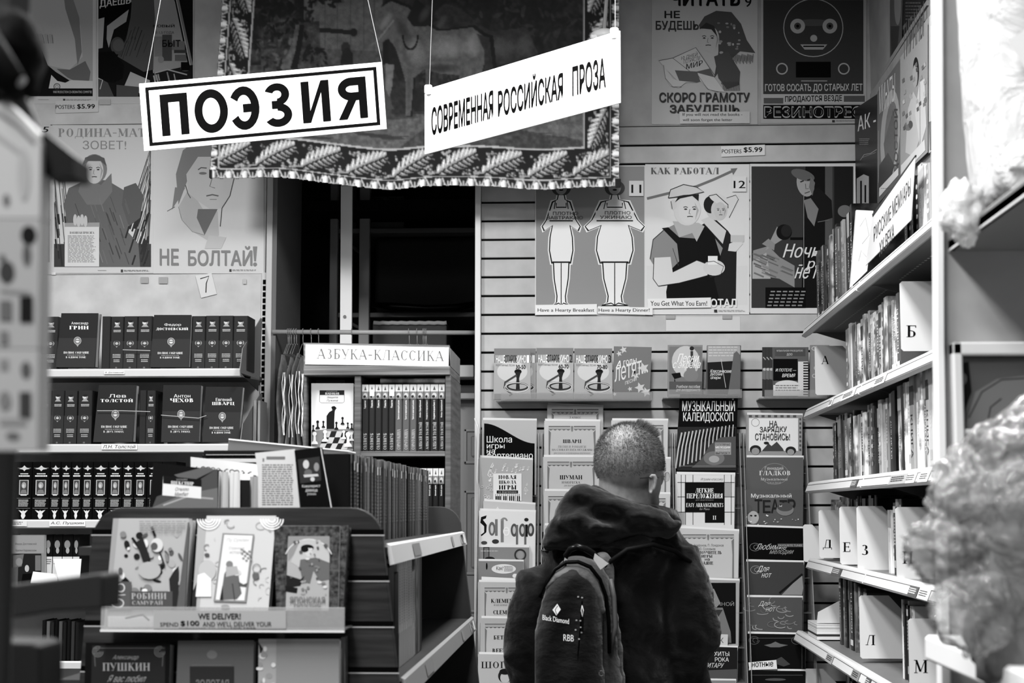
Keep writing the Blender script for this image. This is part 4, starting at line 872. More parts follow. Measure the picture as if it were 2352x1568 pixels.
fp([955, -5, 985, 20, 1005, 45, 975, 60, 950, 60, 935, 40], .1); fe(975, 30, 12, 26, .33, .8, 30, True); 
for t in range(60): a = math.pi*t/59; fe(945-3+17*math.cos(a), 80+32*math.sin(a), 1.8, 1.8, .05)
fp([885, 145, 905, 148, 900, 200, 890, 235, 884, 200], .5, .9, .1); fp([880, 190, 905, 250, 880, 250], .3)
# borders
bw = 70
isb = (ca < 76) | (cb < 96) | (cc < 86)
IM[isb] = .05+.03*TXN[isb]
def leafrow(u, q, L, span, seed):
    """acanthus scroll along u (0..L) within q 0..span"""
    per = 104.0; k = int(L/per)+2; r = np.random.RandomState(seed); H = span
    for i in range(-1, k):
        x0 = i*per+8; fl = 1 if x0 > 30 or seed != 1 else -1
        for cx0, cy0 in ((x0+24, H*.72), (x0+74, H*.20)):
            for gI in range(15): gxx = cx0+r.uniform(-19, 19); gyy = cy0+r.uniform(-10, 11); fe(gxx, gyy, 3.8, 3.6, r.choice([.24, .38, .5]), 1, u=u, q=q); fe(gxx-1, gyy+1, 1.5, 1.5, .7, .9, u=u, q=q)
        for a in range(40, 330, 6): fe(x0+78+23*math.cos(R_(a)), H*.36+22*math.sin(R_(a)), 1.7, 1.7, .42, 1, u=u, q=q)
        for t in np.linspace(0, 1, 9):
            cx = x0+t*82; cy = H*(.10+.74*t**.85); sz = 20*math.sin(math.pi*(.22+.66*t)); ang = 32-14*t
            for sd, gA in ((-1, .40), (1, .58)):
                aa = R_(ang+48*sd); ox, oy = math.cos(aa)*sz*.7, math.sin(aa)*sz*.7
                fe(cx+ox+1.5, cy+oy-2, sz*.9, 6.2, .05, 1, ang+48*sd, u=u, q=q); fe(cx+ox, cy+oy, sz*.88, 4.6, gA, 1, ang+48*sd, u=u, q=q); fe(cx+ox, cy+oy+1, sz*.6, 1.3, gA+.26, .9, ang+48*sd, u=u, q=q)
        for t in np.linspace(-.25, 1.05, 70): fe(x0+t*82, H*(.10+.74*max(t, 0)**.85)+(6*t if t < 0 else 0), 2., 2., .5, 1, u=u, q=q); 
def band(msk, fn):
    global IM
    keep = IM.copy(); fn(); new = IM.copy(); keep[msk] = new[msk]; IM[:] = keep
cbx = gx-lx(gy)
bb = (cb > 26) & (cb < 90) & (ca > 22) & (cc > 28)
band(bb, lambda: leafrow(gx-478, cb-26, 960, 62, 1))
lb_ = (ca > 24) & (ca < 70) & (cb > 86)
band(lb_, lambda: leafrow(gy+70, (ca-24)*1.3, 500, 60, 2))
rb_ = (cc > 30) & (cc < 78) & (cb > 86)
band(rb_, lambda: leafrow(gy+70, (cc-30)*1.25, 500, 60, 3))
def rope(m): IM[m] = .6
inn = (cb > 92) & (ca > 72) & (cc > 84)
rope((cb > 91) & (cb < 96) & (ca > 72) & (cc > 84)); rope((ca > 72) & (ca < 77) & (cb > 91)); rope((cc > 84) & (cc < 88) & (cb > 91))
rope((cb > 22) & (cb < 25) & (ca > 18) & (cc > 24)); rope((ca > 18) & (ca < 22) & (cb > 22)); rope((cc > 24) & (cc < 27) & (cb > 22))
# egg and dart edging; cut-away mask makes the scalloped hem
keepm = np.ones(gx.shape, bool); per = 37.2
def eggs(u, q, m):
    """q: 0 at hem .. 22 at the cord"""
    t = (u % per)-per/2; IMn = np.full(gx.shape, .10)
    e = (t/8.5)**2+((q-9)/10.5)**2; IMn[e < 2.1] = .16; IMn[(e < 2.0) & (e > 1.45)] = .72; IMn[e < 1] = np.clip(.86-.5*((t+3)/9)**2, .25, .8)[e < 1] if np.any(e < 1) else .7
    t2 = np.abs(((u+per/2) % per)-per/2); k = (np.abs(t2-(3+.45*q)) < 2.0) & (q > 4) & (q < 19); IMn[k] = .66; k = (t2 < 2) & (q > 3) & (q < 15); IMn[k] = .6
    k = (q > 2) & (q < 5) & (t2 < 10); IMn[k] = .62
    IM[m] = IMn[m]
    cut = m & (((e > 1.9) & (t2 > 8) & (q < 4)) | (q < 0) | ((q < 1.2) & (t2 > 5)))
    keepm[cut] = False
eggs(gx-470, cb, (cb < 21) & (ca > 8) & (cc > 14)); eggs(gy, ca*1.2, (ca < 17) & (cb > 21)); eggs(gy, cc-2, (cc < 22) & (cb > 21))
keepm[(ca < 0) | (cc < 0) | (cb < -1)] = False
IM[isb & (IM > .3)] *= 1.3
Z = np.pad(IM, 1, 'edge'); IM[:] = sum(Z[a:a+NY, b_:b_+NX]*w_ for a, b_, w_ in ((1, 1, .4), (0, 1, .15), (2, 1, .15), (1, 0, .15), (1, 2, .15)))*(.94+.12*TXN)
YT = 6.42
wav = lambda x, y: .012*math.sin(x/70.0+y/300.0)+.008*math.sin(x/27.0)*max(0, (y-200)/240)
verts = []; 
for j in range(NY):
    for i in range(NX):
        x, y = TX0+i*ST, TY0+j*ST; p = P(x, y, YT); verts.append((p.x, YT+wav(x, y), p.z))
K = keepm
faces = [(j*NX+i, (j+1)*NX+i, (j+1)*NX+i+1, j*NX+i+1) for j in range(NY-1) for i in range(NX-1) if K[j, i] and K[j+1, i+1] and K[j, i+1] and K[j+1, i]]
me = bpy.data.meshes.new('tapestry'); c0 = P(950, 446, YT); c0 = Vector((c0.x, YT, c0.z)); me.from_pydata([(a-c0.x, b_-c0.y, c_-c0.z) for a, b_, c_ in verts], [], faces)
ca_ = me.color_attributes.new('weave', 'FLOAT_COLOR', 'POINT'); lin = (IM**2.2).ravel(); col = np.ones((lin.size, 4)); col[:, 0] = col[:, 1] = col[:, 2] = lin; ca_.data.foreach_set('color', col.ravel())
mt = bpy.data.materials.new('woven_tapestry'); mt.use_nodes = True; nt = mt.node_tree; b = nt.nodes['Principled BSDF']; at_ = nt.nodes.new('ShaderNodeAttribute'); at_.attribute_name = 'weave'
wn = nt.nodes.new('ShaderNodeTexNoise'); wn.inputs['Scale'].default_value = 220; mx = nt.nodes.new('ShaderNodeMix'); mx.data_type = 'RGBA'; mx.blend_type = 'MULTIPLY'; mx.inputs[0].default_value = .35
nt.links.new(at_.outputs['Color'], mx.inputs[6]); nt.links.new(wn.outputs[0], mx.inputs[7]); nt.links.new(mx.outputs[2], b.inputs['Base Color']); b.inputs['Roughness'].default_value = .85; me.materials.append(mt)
me.polygons.foreach_set('use_smooth', [True]*len(faces))
tp = link('tapestry', me); tp.location = c0; tag(tp, 'large woven tapestry of two saddled horses with leaf scroll border, hung across the opening', 'tapestry')
so = tp.modifiers.new('thickness', 'SOLIDIFY'); so.thickness = .003; so.offset = 1
MB().tube([P(495, -62, YT+.03), P(1435, -62, YT+.03)], .012, gm(.3, .4)).build('tapestry_rod', None, 'dark rod carrying the top of the horse tapestry', 'rod')
tr = bpy.data.objects['tapestry_rod']; m = MB()
for x in (560, 960, 1380): m.tube([P(x, -62, YT+.012), Vector((P(x, -62, YT).x, YT+.012, ZC))], .002, gm(.4))
m.build('suspension_wires', tr)

# ================================================================== HANGING SIGNS
def sign(q3, th, label, art, px):
    e1 = (q3[1]-q3[0]); e2 = (q3[3]-q3[0]); n = e2.cross(e1).normalized()
    if n.y > 0: n = -n
    o = empty('hanging_sign', q3[3]+(q3[2]-q3[3])*.5, label, 'sign')
    m = MB(); m.prism(q3, -n*th, gm(.97, .25), gm(.9, .3)); m.build('panel', o, bevel=.001)
    A = Art(plane_map(q3[0], n), rough=.7); art(A); A.build('lettering', o); return o, n
q = [(319, 192), (877, 142), (888, 296), (331, 347)]; Y1 = 4.9
q3 = [P(x, y, Y1) for x, y in q]
def s1(A):
    def bl(u, v_):   # bilinear in sign
        a = [q[0][k]*(1-u)*(1-v_)+q[1][k]*u*(1-v_)+q[2][k]*u*v_+q[3][k]*(1-u)*v_ for k in (0, 1)]; return tuple(a)
    mp0 = A.mp; A.mp = lambda x, y, d: mp0(*bl(x, y), d)
    for a0, b0, a1, b1 in ((.024, .065, .976, .115), (.024, .885, .976, .935), (.024, .115, .038, .885), (.962, .115, .976, .885)): A.rect(a0, b0, a1, b1, .03)
    mp1 = A.mp; A.mp = lambda x, y, d: mp1(.080+(x-.078)*1.092, .5+(y-.5)*1.08, d)
    g = .02; T = .215; B = .785; w_ = .03        # letters drawn stroke by stroke, u across, v down
    def bar(*p): A.poly([(p[i], p[i+1]) for i in range(0, len(p), 2)], g)
    def bow(cx, cy, rx, ry, a0, a1, tw=.030, tv=.118, n=20):
        pts = [(cx+rx*math.cos(R_(a0+(a1-a0)*i/n)), cy+ry*math.sin(R_(a0+(a1-a0)*i/n))) for i in range(n+1)]
        pts += [(cx+(rx-tw)*math.cos(R_(a0+(a1-a0)*i/n)), cy+(ry-tv)*math.sin(R_(a0+(a1-a0)*i/n))) for i in range(n, -1, -1)]; A.poly(pts, g)
    bar(.078, T, .181, T, .181, T+.115, .109, T+.115, .109, B, .078, B); bar(.1795, T, .181, T, .181, B, .150, B, .150, T+.11, .1795, T+.11)
    bow(.268, .5, .063, .30, 0, 180); bow(.268, .5, .063, .30, 180, 360)
    bow(.392, .5, .058, .30, -148, 148); bar(.388, .445, .441, .445, .441, .56, .388, .56)
    bow(.518, .355, .047, .155, -160, 92, .030, .10); bow(.518, .637, .053, .163, -92, 150, .030, .105); bar(.497, .44, .521, .44, .521, .55, .497, .55)
    bar(.610, T, .640, T, .640, B, .610, B); bar(.685, T, .715, T, .715, B, .685, B); bar(.640, B-.16, .640, B, .685, T+.16, .685, T)
    bar(.825, T, .855, T, .855, B, .825, B); bow(.800, .372, .052, .158, 90, 270, .03, .11); bar(.799, T, .826, T, .826, T+.11, .799, T+.11); bar(.799, .42, .826, .42, .826, .53, .799, .53); bar(.785, .515, .815, .53, .778, B, .744, B)
sg1, n1 = sign(q3, .005, 'white hanging sign with black frame line and large black lettering, nearer the classics wall', s1, q)
q = [(975, 206), (1423, 70), (1424, 236), (975, 355)]
a = P(975, 280, 5.12); b_ = P(1423, 150, 4.66); nn = Vector((-(b_.y-a.y), b_.x-a.x, 0)).normalized()
if nn.y > 0: nn = -nn
q3 = [PL(x, y, a, nn) for x, y in q]
def s2(A):
    qq = [(975, 206), (1423, 70), (1424, 236), (975, 355)]
    H3 = q3
    mp0 = A.mp
    def m3(u, v_, d): return H3[0]*(1-u)*(1-v_)+H3[1]*u*(1-v_)+H3[2]*u*v_+H3[3]*(1-u)*v_+nn*d
    A.mp = m3
    A.text('СОВРЕМЕННАЯ', .04, .31, .345+.03, .74, .04, b=2.0); A.text('РОССИЙСКАЯ', .40, .25, .73, .74, .04, b=2.0); A.text('ПРОЗА', .775, .31, .935, .74, .04, b=2.0)
sg2, n2 = sign(q3, .005, 'white hanging sign with one line of narrow black lettering, turned away over the slat wall', s2, q)
def hang(sg, pts):
    for (x0, y0, x1, y1, Y) in pts:
        p = P(x0, y0, Y); t = P(x1, y1, Y); d = (t-p); k = (ZC-p.z)/d.z
        MB().tube([p, p+d*k], .0011, gm(.55, .4), 5).build('hanging_cord', sg)
hang(sg1, [(334, 190, 369, 0, 4.903), (877, 143, 845, 0, 4.903)]); hang(sg2, [(986, 205, 993, 0, 5.11), (1413, 73, 1413, 0, 4.67)])
for x, y, Y in ((984, 204, 5.105), (1411, 74, 4.67)):
    c = P(x, y, Y); m = MB(); m.box(c.x-.012, c.x+.012, c.y-.010, c.y+.010, c.z-.018, c.z+.012, gm(.9, .2), .004); m.build('plastic_clip', sg2)
# metal rod with white dome fitting behind the second sign
c = P(1388, 68, 5.9); m = MB(); e = P(1393, 0, 5.9); o = empty('pendant_fitting', c, 'metal rod with hook and white dome fitting just behind the second hanging sign', 'fitting')
MB().tube([c+Vector((0, 0, -.0)), e, e+(e-c)*6], .007, gm(.5, .25), 8).build('rod', o)
m = MB(); m.ball(P(1388, 84, 5.9), (.052, .052, .028), gm(.75, .4), 18, 8); m.build('dome', o, smooth=True)
MB().box(P(1356, 84, 5.9).x, P(1418, 84, 5.9).x, 5.86, 5.94, P(1388, 96, 5.9).z, P(1388, 84, 5.9).z, gm(.72, .4), .004).build('housing', o)
# ================================================================== SIDE SHELVING ON THE RIGHT WALL
XF = .79; XBK = 1.10
def zlip(px, py, X=XF): return PX(px, py, X).z
DS = [('top', 1846, 752, XF, 6.30), ('second', 1846, 941, XF, 6.30), ('third', 1850, 1108, XF, 6.28), ('fourth', 1846, 1278, XF, 6.30), ('fifth', 1818, 1440, .755, 6.42), ('lowest', 1812, 1612, .75, 6.45)]
ZR = []
NEAR = 3.55
for i, (nm, px, py, X, yf) in enumerate(DS):
    z = PX(px, py, X).z; ZR.append(z)
    o = empty('wall_shelf', (X+.15, 5, z-.03), '%s metal shelf of the side shelving beside the person' % nm, 'shelf', 'metal shelves of the side shelving')
    for sgm, (ya, yb) in enumerate(((4.98, yf), (3.66, 4.975), (NEAR-1.2, 3.655))):
        MB().box(X+.02, XBK, ya+.002, yb-.002, z-.022, z-.004, gm(.40, .45), .002).build('shelf_board', o)
        m = MB(); m.prism([(X+.022, ya, z-.002), (X+.006, ya, z), (X, ya, z-.006), (X-.012, ya, z-.036), (X+.002, ya, z-.042), (X+.022, ya, z-.03)], (0, yb-ya, 0), gm(.80, .4)); r = m.build('price_rail', o)
        m = MB(); m.box(X-.0125, X-.0105, ya+.01, yb-.01, z-.0345, z-.033, gm(.3)); m.box(X-.003, X-.001, ya+.01, yb-.01, z-.012, z-.0105, gm(.3)); m.build('rail_grooves', r, kind='stuff')
        # bracket arm below the far end of each bay
        m = MB(); m.prism([(X+.03, yb-.02, z-.023), (XBK, yb-.02, z-.023), (XBK, yb-.02, z-.085), (XBK-.08, yb-.02, z-.085)], (0, -.003, 0), gm(.45, .45)); m.build('support_arm', o)
        if i == 0:
            m = MB(); 
            for k in range(30): y = ya+.1+k*(yb-ya-.2)/30; m.box(X+.09, X+.096, y, y+.012, z-.0226, z-.0219, gm(.75))
            m.build('perforation', o, kind='stuff')
MB().box(XBK, XRW-.001, 2.2, 6.3, 0, ZR[0]-.0, gm(.42, .6), .002).build('shelving_back', None, 'pale metal back of the side shelving', 'shelving back')
MB().box(.80, XBK, 2.4, 6.3, 0, .15, gm(.3, .6), .003).build('shelf_plinth', None, 'dark plinth under the side shelving', 'plinth')
MB().box(1.047, XRW, 3.0, 6.28, ZR[0]-.05, PX(2044, 178, 1.08).z, gm(.5, .6, 'mottle'), .002).build('panel', bpy.data.objects['wall_right'])
def Yat(px, X): return PX(px, 1170, X).y
rb = random.Random(21)
RN = ['top', 'second', 'third', 'fourth', 'fifth', 'lowest']
CNT = {}
def sprint(seed):
    def f(A):
        r = random.Random(seed); t = seed % 5
        if t == 0: A.text(r.choice(['СКАЗКИ', 'РАССКАЗЫ', 'ПОВЕСТИ']), .25, .2, .75, .75, .85, b=.5, rot=90); A.rect(0, .85, 1, .93, .8)
        elif t == 1: A.rect(0, .05, 1, .14, .75); A.lines(.3, .2, .7, .6, 9, .75, .6); A.rect(.2, .8, .8, .9, .6)
        elif t == 2: A.rect(0, .0, 1, .28, .6); A.text('ДЛЯ ДЕТЕЙ', .3, .34, .72, .8, .82, b=.5, rot=-90)
        elif t == 3:
            for k in range(7): A.ell(.5, .1+k*.12, .3, .03, r.uniform(.5, .85), n=10)
        else: A.text('КНИГА', .25, .4, .75, .85, .15, b=.8, rot=-90); A.rect(0, .1, 1, .3, .25)
    return f
def rrow(i, pa, pb, hmin, hmax, gs=(.2, .3, .45, .6, .75), X=.825, th=(.026, .056), kinds=True, dp=.17, lean=0):
    Y = Yat(pa, X); Ye = Yat(pb, X); z = ZR[i]-.004; first = True
    while Y > Ye:
        t = rb.uniform(*th); h = rb.uniform(hmin, hmax); n = CNT.get(i, 0); CNT[i] = n+1; xx = X+rb.uniform(0, .012)
        # spine faces -x : local x -> -Y, local y -> +X
        M = Matrix(((0, 1, 0, xx), (-1, 0, 0, Y), (0, 0, 1, z), (0, 0, 0, 1)))
        if lean: M = M @ Matrix.Rotation(lean*rb.uniform(.5, 1), 4, 'Y')
        g = rb.choice(gs); k = rb.choice(['print', 'print', '', '']) if kinds else ''; sd = rb.randrange(10)
        t = round(t, 3); h = round(h, 2)
        sbook(M, t-.0012, h, min(dp, XBK-xx-.02), g, '%s %s spine, %s from the slat wall, %s side shelf' % ('thin' if t < .022 else 'thick' if t > .035 else 'slim', tone(g)+(' patterned' if k else ''), nth(n), RN[i]), 'books on the %s side shelf' % RN[i], kind=k, art=sprint(sd) if (not k or sd < 4) else None, artkey='sp%d' % sd, rough=.3)
        Y -= t
# top shelf
rrow(0, 1880, 1912, .25, .28, (.2, .25, .35)); rrow(0, 1913, 1966, .27, .31, (.2, .3, .12, .5)); 
rrow(0, 2118, 2150, .2, .25, (.5, .7, .85), X=.86)
rrow(0, 2092, 2114, .22, .25, (.1, .14), X=.88, kinds=False)
# second
rrow(1, 1945, 2066, .20, .235, (.45, .6, .7, .3)); rrow(1, 2160, 2172, .2, .23); rrow(1, 2010, 2140, .2, .22, (.12, .2, .3), X=.95, dp=.12)
# third
rrow(2, 1914, 2035, .195, .225, (.3, .45, .6, .2, .7)); rrow(2, 2038, 2080, .23, .245, (.1, .15, .6), X=.825); rrow(2, 2080, 2145, .235, .255, (.55, .7, .88, .8)); rrow(2, 2146, 2172, .23, .245, (.12, .16), kinds=False)
# fourth
rrow(3, 1905, 1925, .20, .22, (.4, .5), X=.93, dp=.14); rrow(3, 1926, 2010, .215, .235, (.25, .35, .15), X=.95, dp=.13); rrow(3, 2030, 2045, .175, .18, (.85, .8), X=.84, th=(.03, .04), kinds=False); rrow(3, 2046, 2062, .2, .22, (.1, .5), X=.83, th=(.03, .05))
rrow(3, 2075, 2172, .205, .225, (.2, .3, .45), X=.95, dp=.13)
# fifth
rrow(4, 1918, 1960, .21, .235, (.2, .12, .35), X=.83); rrow(4, 1962, 1978, .20, .215, (.3, .2)); rrow(4, 2020, 2075, .18, .205, (.15, .3, .2), X=.96, dp=.12); rrow(4, 2060, 2088, .19, .21, (.8, .15, .12, .3), X=.83, th=(.02, .03)); rrow(4, 2105, 2185, .185, .20, (.2, .3), X=.95, dp=.13)
rrow(5, 1930, 2100, .18, .22, (.12, .2, .3), X=.83)
# letter dividers
def divider(ch, x0, y0, x1, y1, tx0, ty0, tx1, ty1, lab, X=.797, chm=.35, w=.125):
    Y = Yat(x0, X); p = P(x0, y0, Y); q = P(x0, y1, Y); z0 = q.z; z1 = p.z; xl = q.x; r = .006; cm = w*chm
    pts = [(xl, Y, z0+r), (xl, Y, z1-r), (xl+r, Y, z1), (xl+w-cm, Y, z1), (xl+w, Y, z1-cm*1.1), (xl+w, Y, z0), (xl+r, Y, z0)]
    m = MB(); m.prism(pts, (0, .0025, 0), gm(.80, .35)); o = m.build('letter_divider', None, lab, 'divider', 'white letter dividers')
    if ch: A = Art(wall_map(Y)); A.text(ch, tx0, ty0, tx1, ty1, .06, 'serif'); A.build('lettering', o)
divider('А', 1873, 794, 0, 907, 1886, 817, 1904, 836, 'white divider card lettered A at the far end of the second side shelf', w=.135, chm=.25)
divider('Б', 2070, 646, 0, 806, 2082, 747, 2104, 774, 'tall white divider card with a Cyrillic B on the second side shelf', w=.15, chm=.1)
divider('Д', 1882, 1171, 0, 1281, 1890, 1239, 1911, 1262, 'white divider card lettered D, farthest of the three on the fourth side shelf', w=.12)
divider('Е', 1930, 1163, 0, 1296, 1936, 1245, 1953, 1267, 'white divider card lettered E, between the other two of the fourth side shelf', w=.12)
divider('З', 1970, 1162, 0, 1310, 1979, 1251, 1994, 1274, 'white divider card lettered like a numeral three on the fourth side shelf', w=.12)
divider('И', 2060, 1164, 0, 1330, 2073, 1266, 2097, 1294, 'white divider card with an N-shaped letter, nearest the plastic bundle on the fourth side shelf', w=.14)
divider('Л', 1976, 1367, 0, 1512, 1988, 1458, 2010, 1481, 'white chamfered divider card with a lambda-like letter on the fifth side shelf', w=.135)
divider('М', 2090, 1420, 0, 1600, 2099, 1515, 2131, 1545, 'white chamfered divider card lettered M on the fifth side shelf', w=.14)
divider(None, 1846, 1204, 0, 1290, 0, 0, 0, 0, 'small blank divider card hanging over the far end of the fourth side shelf', w=.075, chm=.55, X=.79)
divider(None, 1850, 1535, 0, 1640, 0, 0, 0, 0, 'blank divider card leaning at the far end of the lowest side shelf', w=.14, chm=.5)
# stack of thin booklets at the far end of the fifth shelf
z = ZR[4]
for k, (g, t, w_) in enumerate([(.8, .012, .15), (.2, .007, .15), (.84, .012, .14), (.84, .006, .16), (.7, .005, .15), (.85, .006, .16), (.75, .005, .155)]):
    m = MB(); m.box(.77, .77+w_, 5.95, 6.2, z, z+t-.0006, gm(g, .5), .0008); m.build('booklet', None, 'booklet lying flat at the far end of the fifth side shelf, %s from the bottom' % nth(k), 'booklet', 'flat booklets of the fifth side shelf'); z += t
m = MB(); m.prism([(.775, 5.99, z+.002), (.92, 5.99, z+.002), (.92, 5.99, z+.05), (.885, 5.99, z+.095), (.78, 5.99, z+.04)], (0, .003, 0), gm(.75, .4)); m.build('letter_divider', None, 'blank pointed divider card standing on the flat booklets', 'divider', 'white letter dividers')
# tags on rails
for i, px, w_, g in ((1, 1935, 30, .85), (1, 2010, 26, .75), (1, 1905, 8, .9), (2, 1952, 14, .3), (2, 2040, 40, .6), (2, 2078, 22, .88), (2, 2108, 22, .85), (3, 1905, 20, .3), (3, 2078, 20, .3), (3, 2100, 24, .85), (4, 1945, 16, .5), (4, 1975, 10, .3), (4, 2010, 20, .3), (4, 1888, 14, .6)):
    X = DS[i][3]; Y = Yat(px, X-.014); Y2 = Yat(px+w_, X-.014); z = ZR[i]
    m = MB(); m.prism([(X-.0035, Y2, z-.010), (X-.0035, Y, z-.010), (X-.0135, Y, z-.035), (X-.0135, Y2, z-.035)], (-.0007, 0, 0), gm(g, .4)); k = CNT.get('t', 0); CNT['t'] = k+1
    o = m.build('shelf_tag', None, 'small %s tag on the %s side shelf rail, %s along those rails' % (tone(g), RN[i], nth(k)), 'price tag', 'tags on the side shelf rails')
    A = Art(lambda x, y, d: Vector((X-.0047-.01*y-d, Y+(Y2-Y)*x, z-.010-.025*y))); A.lines(.1, .2, .9, .8, 3, .8 if g < .4 else .2); A.build('lettering', o)
# posters along the right wall above the top shelf (plane X = 1.04)
def wp(q, X, g, label, art=None, name='poster', cat='poster', th=.0015):
    m = MB(); m.prism([PX(x, y, X) for x, y in q], (th, 0, 0), gm(g, .35)); o = m.build(name, None, label, cat)
    if art: A = Art(lambda x, y, d: PX(x, y, X)-Vector((d, 0, 0)), rough=.35); art(A); A.build('printed_picture', o)
def w1(A):
    A.text('АК -', 1970, 268, 2012, 302, .85, b=1.2, slope=-.35); A.lines(1974, 318, 1998, 334, 4, .5); A.line([(1976, 368), (1985, 355), (2000, 352), (2014, 343)], 1.5, .55); A.line([(1980, 362), (1990, 358), (2012, 350)], 1, .5)
    A.flat([1968, 410, 1984, 400, 1996, 405, 1996, 470, 1968, 480], .7); A.rect(1976, 415, 1980, 470, .1); A.rect(1986, 425, 1990, 465, .1)
wp([(1963, 250), (2015, 216), (2015, 470), (1966, 488)], 1.045, .12, 'dark poster with slanted white lettering at the far end above the top side shelf', w1)
def w2(A):
    A.rect(2017, 300, 2019, 420, .5); A.ell(2045, 310, 22, 105, .62, 3); A.ell(2047, 312, 15, 80, .42, 3); A.flat([2030, 330, 2052, 250, 2058, 330, 2050, 400, 2036, 390], .35); A.flat([2020, 380, 2040, 350, 2055, 380, 2040, 430, 2018, 440], .25)
    A.text('МИНУТЫ', 2020, 200, 2056, 262, .8, b=.8, slope=-.9); A.text('ДОСТОЙ', 2052, 250, 2064, 400, .25, b=.8, rot=90); A.flat([2020, 432, 2064, 385, 2064, 402, 2020, 452], .85); A.lines(2024, 432, 2060, 434, 1, .3)
wp([(2015, 212), (2067, 136), (2067, 408), (2015, 470)], 1.04, .38, 'grey poster with a pale oval head shape above the top side shelf', w2)
def w3(A):
    A.text('ТИРАНЫ', 2074, 60, 2122, 140, .3, b=.8, slope=-1.2); A.ell(2104, 165, 7, 34, .12); A.ell(2102, 175, 6, 26, .62); A.flat([2080, 350, 2086, 250, 2098, 210, 2108, 230, 2112, 320, 2100, 360], .72); A.flat([2102, 260, 2112, 190, 2124, 180, 2128, 290, 2114, 340], .78); A.line([(2113, 190), (2114, 330)], 1, .4)
    A.ell(2086, 290, 9, 10, .42); A.ell(2092, 286, 5, 9, .3); A.flat([2070, 380, 2124, 320, 2126, 345, 2070, 405], .82)
    r = random.Random(5)
    d0 = A.d
    for i in range(26): A.d = d0+(i % 5)*5e-5; x, y = r.uniform(2072, 2124), 0; y = 240-(x-2070)*1.1+r.uniform(-60, 60); A.flat([x, y, x+5, y-5, x+6, y+4, x+1, y+8], r.uniform(.3, .75))
wp([(2068, 132), (2130, 42), (2130, 350), (2068, 408)], 1.035, .58, 'busy grey poster with a robed standing figure above the top side shelf', w3)
wp([(2133, 40), (2160, 0), (2160, 330), (2133, 352)], 1.035, .70, 'pale poster sliver behind the white panel above the top side shelf', lambda A: (A.text('НЕ', 2138, 25, 2156, 60, .15, b=1, slope=-1), A.flat([2134, 280, 2158, 270, 2156, 345, 2136, 345], .3)))
wp([(2044, 0), (2044, 160), (2070, 122), (2072, 0)], 1.09, .30, 'dark poster high on the side wall, next to the corner', lambda A: (A.ell(2062, 10, 8, 48, .45), A.flat([2046, 60, 2066, 60, 2060, 120, 2048, 145], .2)))
wp([(2074, 0), (2074, 118), (2112, 62), (2148, 0), (2148, -60), (2074, -60)], 1.09, .14, 'black poster high on the side wall, nearer the white panel', lambda A: A.lines(2080, 5, 2120, 50, 6, .3))
MB().prism([PX(2044, 163, 1.10), PX(2150, 0, 1.10), PX(2150, 12, 1.10), PX(2044, 176, 1.10)], (-.03, 0, 0), gm(.5, .5)).build('ledge', None, 'narrow ledge strip between the upper and lower side wall posters', 'ledge')
# section sign standing on the top shelf
q = [(1988, 610), (2098, 425), (2078, 515), (1980, 643)]
Xs = .83
def w4(A):
    A.text('РУССКИЕ', 2004, 515, 2040, 560, .25, b=.5, slope=-.95); A.text('МЕМУАРЫ', 2040, 462, 2082, 508, .25, b=.5, slope=-1.0); A.text('XX ВЕКА', 2022, 545, 2052, 580, .25, b=.5, slope=-.9)
qq = [(2005, 492), (2102, 358), (2092, 505), (1988, 610)]
m = MB(); m.prism([PX(x, y, Xs) for x, y in qq], (.002, 0, 0), gm(.82, .3)); m.prism([PX(x, y, Xs-.001) for x, y in [(2003, 492), (2102, 356), (2101, 361), (2004, 498)]], (.004, 0, 0), gm(.2))
o = m.build('section_sign', None, 'white acrylic sign with condensed dark lettering standing on the top side shelf', 'sign')
A = Art(lambda x, y, d: PX(x, y, Xs)-Vector((d+.0002, 0, 0)))
def sg(txt, x0, x1, yb0, h, xs0):   # words along the sign in perspective
    A.text(txt, x0, yb0-h, x1, yb0, .25, b=.8, slope=-1.3)
sg('РУССКИЕ', 2007, 2047, 556, 34, 0); sg('МЕМУАРЫ', 2050, 2092, 500, 38, 0); sg('XX ВЕКА', 2020, 2054, 590, 34, 0)
A.build('lettering', o)
fbook([(1967, 482), (2006, 484), (1992, 622), (1953, 660)], Yat(1967, .80), 'pale scribbled book standing face out at the seam of the top side shelf', th=.02, g=.80, art=lambda A: (A.line([(1975, 520), (1988, 500), (1996, 540), (1980, 560)], 1.2, .62), A.line([(1972, 600), (1978, 575), (1990, 590)], 1.2, .62)))
m = MB(); c = PX(2120, 420, .93); m.box(.93, 1.03, 4.25, 4.42, ZR[0]+.25, ZR[0]+.275, gm(.72), .003); m.build('card_box', None, 'pale flat box lying on dark books of the top side shelf', 'box')
# ================================================================== MUSIC BOOKS ON THE SLAT WALL
def wbook(q, k, label, g, art=None, hidden=1.0, kind='', th=.011, group='music books in the clear racks', rough=.35, edge=.9, hgt=172, name='music_book', cat='music book', Y=None, light=True):
    """q = visible top corners (x0,y0,x1,y1): TL and TR; k = tier from the top"""
    x0, y0, x1, y1 = q
    Yk = Y or (6.655-.024*k)
    quad = [(x0, y0), (x1, y1), (x1-2, y0+hgt), (x0-1, y0+hgt)]
    o = fbook(quad, Yk, label, th=th, g=g, art=art, group=group, kind=kind, name=name, cat=cat, rough=rough, edge=edge)
    if light:   # pale bundle of copies behind, its top edge shows
        fbook([(x0+2, y0-5), (x1+1, y1-4), (x1-1, y0+hgt), (x0+1, y0+hgt)], Yk+.0125, 'pale spare copy peeking over the '+' '.join(label.replace(',', '').split()[:10]), th=.009, g=.84, group='spare copies in the clear racks', name=name, cat=cat)
    return o
